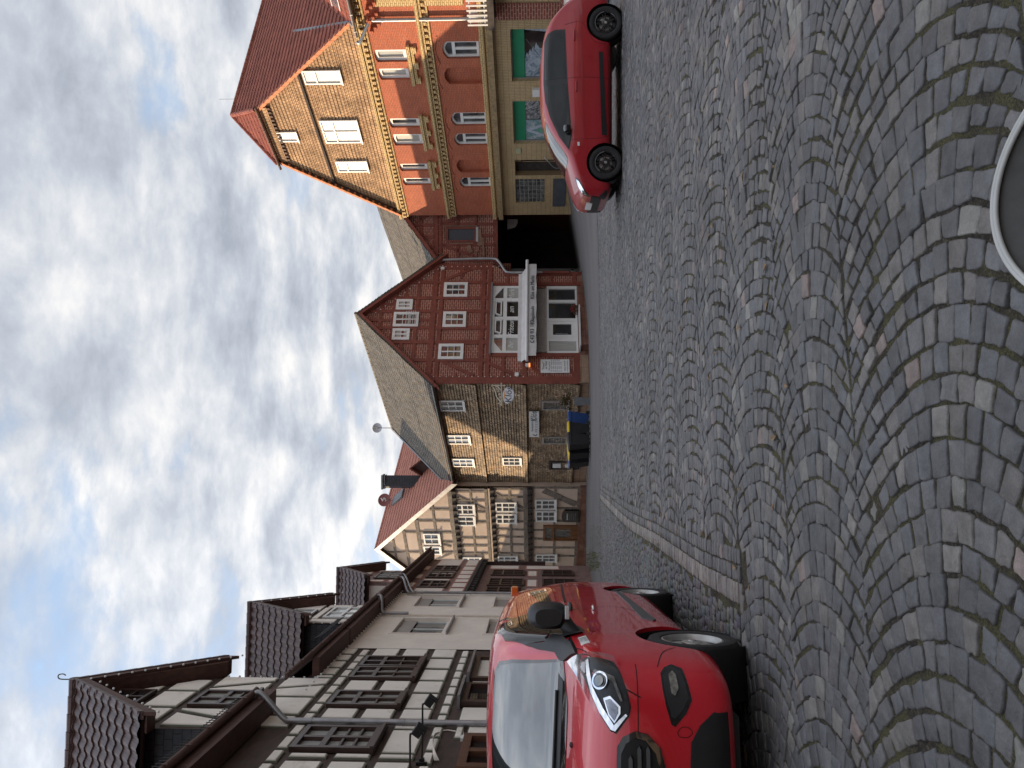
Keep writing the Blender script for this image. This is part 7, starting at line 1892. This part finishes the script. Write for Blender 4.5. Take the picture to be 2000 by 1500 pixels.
# ================================================================== SMALL THINGS
def wheelie_bin(bodym, lidm, label, p, rz, dz=0):
    root = thing('wheelie_bin', label, 'bin', p, 'bins beside the shingled wall', rz)
    w0, w1, d0, d1, h = .44, .58, .50, .70, 1.02
    mb = MB()
    def ring(z, w, d): return [Vector((x*w/2, y*d/2, z)) for x, y in ((-1, -1), (1, -1), (1, 1), (-1, 1))]
    R_ = [ring(.06, w0, d0), ring(.5, (w0+w1)/2, (d0+d1)/2), ring(.92, w1, d1), ring(.921, w1+.05, d1+.05), ring(h, w1+.05, d1+.05)]
    for a, b in zip(R_, R_[1:]):
        for i in range(4): j = (i+1) % 4; mb.face([a[i], a[j], b[j], b[i]])
    mb.face(R_[0]); mb.build('body', bodym, root, local=True, bevel=.012)
    mb = MB(); L = [Vector((x*(w1+.08)/2, y, z)) for x, y, z in ((-1, -.40, h), (1, -.40, h), (1, .36, h+.0), (-1, .36, h+.0))]; T = [Vector((x*(w1+.02)/2, y, z)) for x, y, z in ((-1, -.36, h+.045), (1, -.36, h+.045), (1, .34, h+.10), (-1, .34, h+.10))]
    mb.face(T); mb.face(L)
    for i in range(4): j = (i+1) % 4; mb.face([L[i], L[j], T[j], T[i]])
    mb.build('lid', lidm, root, local=True, bevel=.012)
    mb = MB(); mb.tube([(-.26, .38, h-.02), (.26, .38, h-.02)], .018, 8); mb.build('handle', Mt['black_plastic'], root, local=True)
    for sg in (-1, 1):
        mb = MB(); mb.lathe([(.001, -.03), (.10, -.03), (.10, .03), (.001, .03)], (sg*.25, .30, .10), 20, 'X'); mb.build('wheel', Mt['tyre'], root, local=True)
    return root
bb = mat('bin_black', (.013, .014, .017), .45, .2, 5, .1, 60); bblue = mat('bin_blue', (.015, .055, .20), .45, .15, 5, .05, 60); by = mat('bin_yellow', (.62, .45, .02), .45, .1, 5)
az = math.atan2(PK.n.y, PK.n.x)+math.pi/2
def binspot(U, V):
    p = ghit(U, V); return p
for U, V, bm_, lm, lab, j in ((668, 1152, bblue, bblue, 'blue wheelie bin at the end of the row against the shingled wall', -.1), (646, 1153.5, bb, by, 'black wheelie bin with yellow lid next to the blue bin', .05),
                           (625, 1154, bb, bb, 'black wheelie bin with black lid between two yellow-lidded bins', 0), (607, 1153.5, bb, by, 'black wheelie bin with yellow lid nearer to the dark side door', .06), (590, 1152.5, bb, bblue, 'black wheelie bin with blue lid right beside the dark side door', 0)):
    p = binspot(U, V); wheelie_bin(bm_, lm, lab, p+Vector((-PK.n.x, -PK.n.y, 0))*.35, az+j)
def foliage(mb, c, r, n, l=.08, droop=0):
    for _ in range(n):
        a, e = random.uniform(0, 6.28), random.uniform(-.3, 1.4); d = Vector((math.cos(a)*math.cos(e), math.sin(a)*math.cos(e), math.sin(e)))
        b = c+d*r*random.uniform(.2, 1); t = b+(d+Vector((random.gauss(0, .5), random.gauss(0, .5), random.gauss(0, .4)-droop))).normalized()*l*random.uniform(.6, 1.5); s = (t-b).cross(Vector((random.random(), random.random(), random.random()))).normalized()*l*.22
        m_ = (b+t)/2; mb.face([b, m_+s, t, m_-s])
def urn(p, label, gp=None, fl=None):
    root = thing('urn_planter', label, 'planter', p, 'white urn planters at the salon')
    mb = MB(); mb.lathe([(.20, 0), (.20, .06), (.13, .10), (.11, .17), (.20, .24), (.27, .40), (.30, .50), (.34, .53), (.34, .58), (.28, .58), (.26, .50)], (0, 0, 0), 20); mb.build('urn', Mt['white_paint'], root, smooth=True, local=True)
    mb = MB(); mb.lathe([(.27, .53), (.001, .55)], (0, 0, 0), 16); mb.build('soil', Mt['dark'], root, local=True)
    mb = MB(); foliage(mb, Vector((0, 0, .58)), .30, 130, .16, .3); mb.build('plant', Mt['leaf'], root, local=True, merge=False)
    return root
u1 = urn(ghit(794, 1143)+Vector((0, -.1, .0)), 'white urn planter on the dark stand below the price board')
st = thing('plant_stand', 'low dark metal stand under the left white urn planter', 'stand', ghit(794, 1147))
q = ghit(794, 1146); mb = MB(); mb.box(q+Vector((0, 0, .10)), (.9, .5, .03)); 
for dx in (-.4, .4):
    for dy in (-.2, .2): mb.box(q+Vector((dx, dy, .04)), (.03, .03, .12))
mb.build('frame', Mt['black_metal'], st); u1.location = q+Vector((0, 0, .115))
urn(ghit(962, 1134), 'white urn planter with a grassy plant at the foot of the downpipe')
def tall_planter():
    p = ghit(716, 1153); root = thing('tall_planter', 'tall tapered grey zinc planter with a straggly plant in front of the stone plinth', 'planter', p)
    mb = MB(); a, b = .15, .22; h = .78
    lo = [Vector((x*a, y*a, 0)) for x, y in ((-1, -1), (1, -1), (1, 1), (-1, 1))]; hi = [Vector((x*b, y*b, h)) for x, y in ((-1, -1), (1, -1), (1, 1), (-1, 1))]
    for i in range(4): j = (i+1) % 4; mb.face([lo[i], lo[j], hi[j], hi[i]])
    mb.face(lo); mb.build('pot', mat('zinc_grey_pot', (.15, .16, .17), .5, .2, 5), root, local=True, bevel=.01)
    mb = MB(); mb.lathe([(.2, h-.02), (.001, h-.02)], (0, 0, 0), 4); mb.build('soil', Mt['dark'], root, local=True)
    mb = MB(); foliage(mb, Vector((0, 0, h+.25)), .42, 420, .11, .1); mb.build('plant', Mt['leaf_dry'], root, local=True, merge=False)
tall_planter()
def flower_box():
    s, z = PF.px(896, 1131, .25); p = PF.w(s, z+.02, .28); root = thing('flower_pot', 'small pot of dark red flowers on a bracket under the salon window', 'flower pot', p)
    mb = MB(); mb.lathe([(.10, -.20), (.15, 0), (.16, .02)], (0, 0, 0), 14); mb.build('pot', Mt['white_paint'], root, smooth=True, local=True)
    mb = MB(); mb.box((0, .14, -.12), (.05, .30, .03)); mb.build('bracket', Mt['black_metal'], root, local=True)
    mb = MB(); foliage(mb, Vector((0, 0, .10)), .28, 160, .10); mb.build('leaves', Mt['leaf'], root, local=True, merge=False)
    mb = MB(); foliage(mb, Vector((0, 0, .16)), .30, 150, .09); mb.build('blossom', Mt['petal'], root, local=True, merge=False)
flower_box()
def threshold():
    a, b = PF.px(880, 1131, .4)[0], PF.px(826, 1131, .4)[0]; z = PF.px(860, 1131, .4)[1]; s0, s1 = min(a, b), max(a, b)
    root = thing('door_step', 'pale slab step in front of the salon door on a low brick base', 'step', PF.w((s0+s1)/2, z, .3))
    mb = MB(); mb.rect(PF, (s0-.2, z-.06, s1+.6, z), 0.03, .75, True); mb.build('slab', Mt['white_fabric'], root)
    mb = MB(); mb.rect(PF, (s0-.1, -2.2, s1+.5, z-.061), .03, .65, True); mb.build('base', Mt['redstone'], root)
threshold()
def wall_lamp():
    s, z = PF.px(786, 1032, .15); root = thing('wall_lamp', 'small wall lamp with a glowing amber underside by the awning end', 'lamp', PF.w(s, z, .15))
    mb = MB(); c = PF.w(s, z, .2); mb.lathe([(.001, .16), (.10, .15), (.12, -.02), (.001, -.02)], c, 12); mb.build('shade', Mt['white_fabric'], root, smooth=True)
    g, nt, p = newmat('amber_glow'); p.inputs['Base Color'].default_value = (.7, .2, .02, 1); p.inputs['Emission Color'].default_value = (1, .32, .05, 1); p.inputs['Emission Strength'].default_value = 1.2
    mb = MB(); mb.lathe([(.11, -.02), (.11, -.09), (.001, -.10)], c, 12); mb.build('glowing_rim', g, root)
wall_lamp()
def notice_board():
    P = PC; r = P.rect(503, 1097, 481, 1131, .02); root = thing('menu_board', 'black notice board with arched top on the peach house left of its door', 'board', P.w(r[0], r[1], .1))
    a, z0, b, z1 = r; mb = MB(); mb.slab(P, arch((a, z0, b, z1), .22), -.08, .08, True); mb.build('board', Mt['gloss_black'], root)
    text(P, 'Speisekarte', (a+b)/2, z1-.42, .17, .082, Mt['white_paint'], root, 'board_lettering', align='CENTER', xs=.8)
    mb = MB()
    for k in range(4): mb.rect(P, (a+.2, z0+.25+k*.12, b-.2-.1*(k % 2), z0+.27+k*.12), .08, .084)
    mb.build('chalk_lines', Mt['ink_soft'], root)
notice_board()
# ------------------------------------------------------------------ padded seat at the very front
def padded_seat():
    zc = .62; cx, cy, ax, ay = .335, 1.105, .225, .355
    root = thing('padded_seat', 'round-ended dark grey padded seat with a pale piped rim, cut off by the near edge', 'seat', (cx, cy, 0))
    fab = mat('dark_fabric', (.062, .060, .056), .85, .12, 30, .3, 400, bdist=.002); pipe = mat('pale_piping', (.42, .42, .40), .55, .06, 20, .2, 300, bdist=.001)
    N = 96
    def E(k, t, z): return Vector((ax*k*math.cos(t), ay*k*math.sin(t), z))
    mb = MB(); lv = [(1.0, zc), (.97, zc-.006), (.90, zc-.022), (.80, zc-.048), (.70, zc-.075), (.62, zc-.088), (.58, zc-.075), (.55, zc-.060), (.45, zc-.052), (.2, zc-.048)]
    rings = []
    for i, (k, z) in enumerate(lv):
        ring = []
        for j in range(N):
            t = 2*math.pi*j/N; amp = .011*min(1, max(0, (i-1)/3)) if i < 6 else .002
            zz = z+amp*(math.sin(t*23+1.3*math.sin(t*5))+.6*math.sin(t*17+i*.5)); ring.append(E(k, t, zz))
        rings.append(ring)
    for a, b in zip(rings, rings[1:]):
        for j in range(N): mb.face([a[j], a[(j+1) % N], b[(j+1) % N], b[j]])
    mb.face(rings[-1]); mb.build('seat_pad', fab, root, smooth=True, local=True)
    mb = MB(); rr = []
    for k, z in ((1.0, zc), (1.0, zc-.10), (.93, zc-.16), (.6, zc-.17)): rr.append([E(k, 2*math.pi*j/N, z) for j in range(N)])
    for a, b in zip(rr, rr[1:]):
        for j in range(N): mb.face([a[j], a[(j+1) % N], b[(j+1) % N], b[j]])
    mb.face(rr[-1]); mb.build('seat_shell', fab, root, smooth=True, local=True)
    for k, z, r, nm in ((1.0, zc+.003, .0062, 'piping'), (.975, zc+.004, .0045, 'piping')):
        mb = MB(); mb.tube([E(k, 2*math.pi*j/N, z) for j in range(N+1)], r, 10, False); mb.build(nm, pipe, root, smooth=True, local=True)
    for sx in (-1, 1):
        for sy in (-1, 1):
            mb = MB(); mb.tube([(sx*.12, sy*.2, zc-.165), (sx*.19, sy*.28, 0)], .014, 8); mb.build('leg', Mt['black_metal'], root, local=True)
padded_seat()
# ------------------------------------------------------------------ the side of the square behind the camera (seen only in reflections)
def far_side_house(x0, x1, y, h, wallm, label, roofm):
    root = thing('square_house', label, 'house', ((x0+x1)/2, y, 0), 'houses on the side of the square behind the viewer')
    P = Pl((x1, y), (-1, 0)); W = x1-x0; mb = MB(); H = []
    nx = int(W/2.4); 
    for f in range(int(h/3)):
        for i in range(nx):
            a = .7+i*(W-1.2)/nx; H.append(rc(a, .9+f*3.0, a+1.0, 2.4+f*3.0))
    mb.wall(P, rc(0, 0, W, h), H, 0, .2); mb.build('wall', wallm, root)
    for q in H:
        g = window(root, P, (q[0][0], q[0][1], q[2][0], q[2][1]), -.18, Mt['white_paint'], Mt['glass'], 2, 2, .07, .05, th=.05)
    mb = MB(); mb.face([P.w(-.3, h, .4), P.w(W+.3, h, .4), P.w(W+.3, h+5, -4.5), P.w(-.3, h+5, -4.5)]); mb.face([P.w(-.3, h, -9.5), P.w(W+.3, h, -9.5), P.w(W+.3, h+5, -4.5), P.w(-.3, h+5, -4.5)]); mb.build('roof', roofm, root)
    mb = MB()
    for a in (0, W): mb.face([P.w(a, 0, -.01), P.w(a, h, -.01), P.w(a, h+4.8, -4.5), P.w(a, h, -9), P.w(a, 0, -9)])
    mb.build('end_wall', wallm, root)
far_side_house(-6, 3.5, -17, 6.2, Mt['plaster_peach'], 'plastered house across the square behind the viewer, with a brown roof', Mt['tile_brown'])
far_side_house(4, 13, -18, 9.2, Mt['brick_orange'], 'brick house across the square behind the viewer, the tallest there', Mt['tile_red'])
far_side_house(13.5, 24, -16, 6.2, Mt['plaster_pink'], 'pale plastered house across the square behind the viewer, with a red roof', Mt['tile_red'])
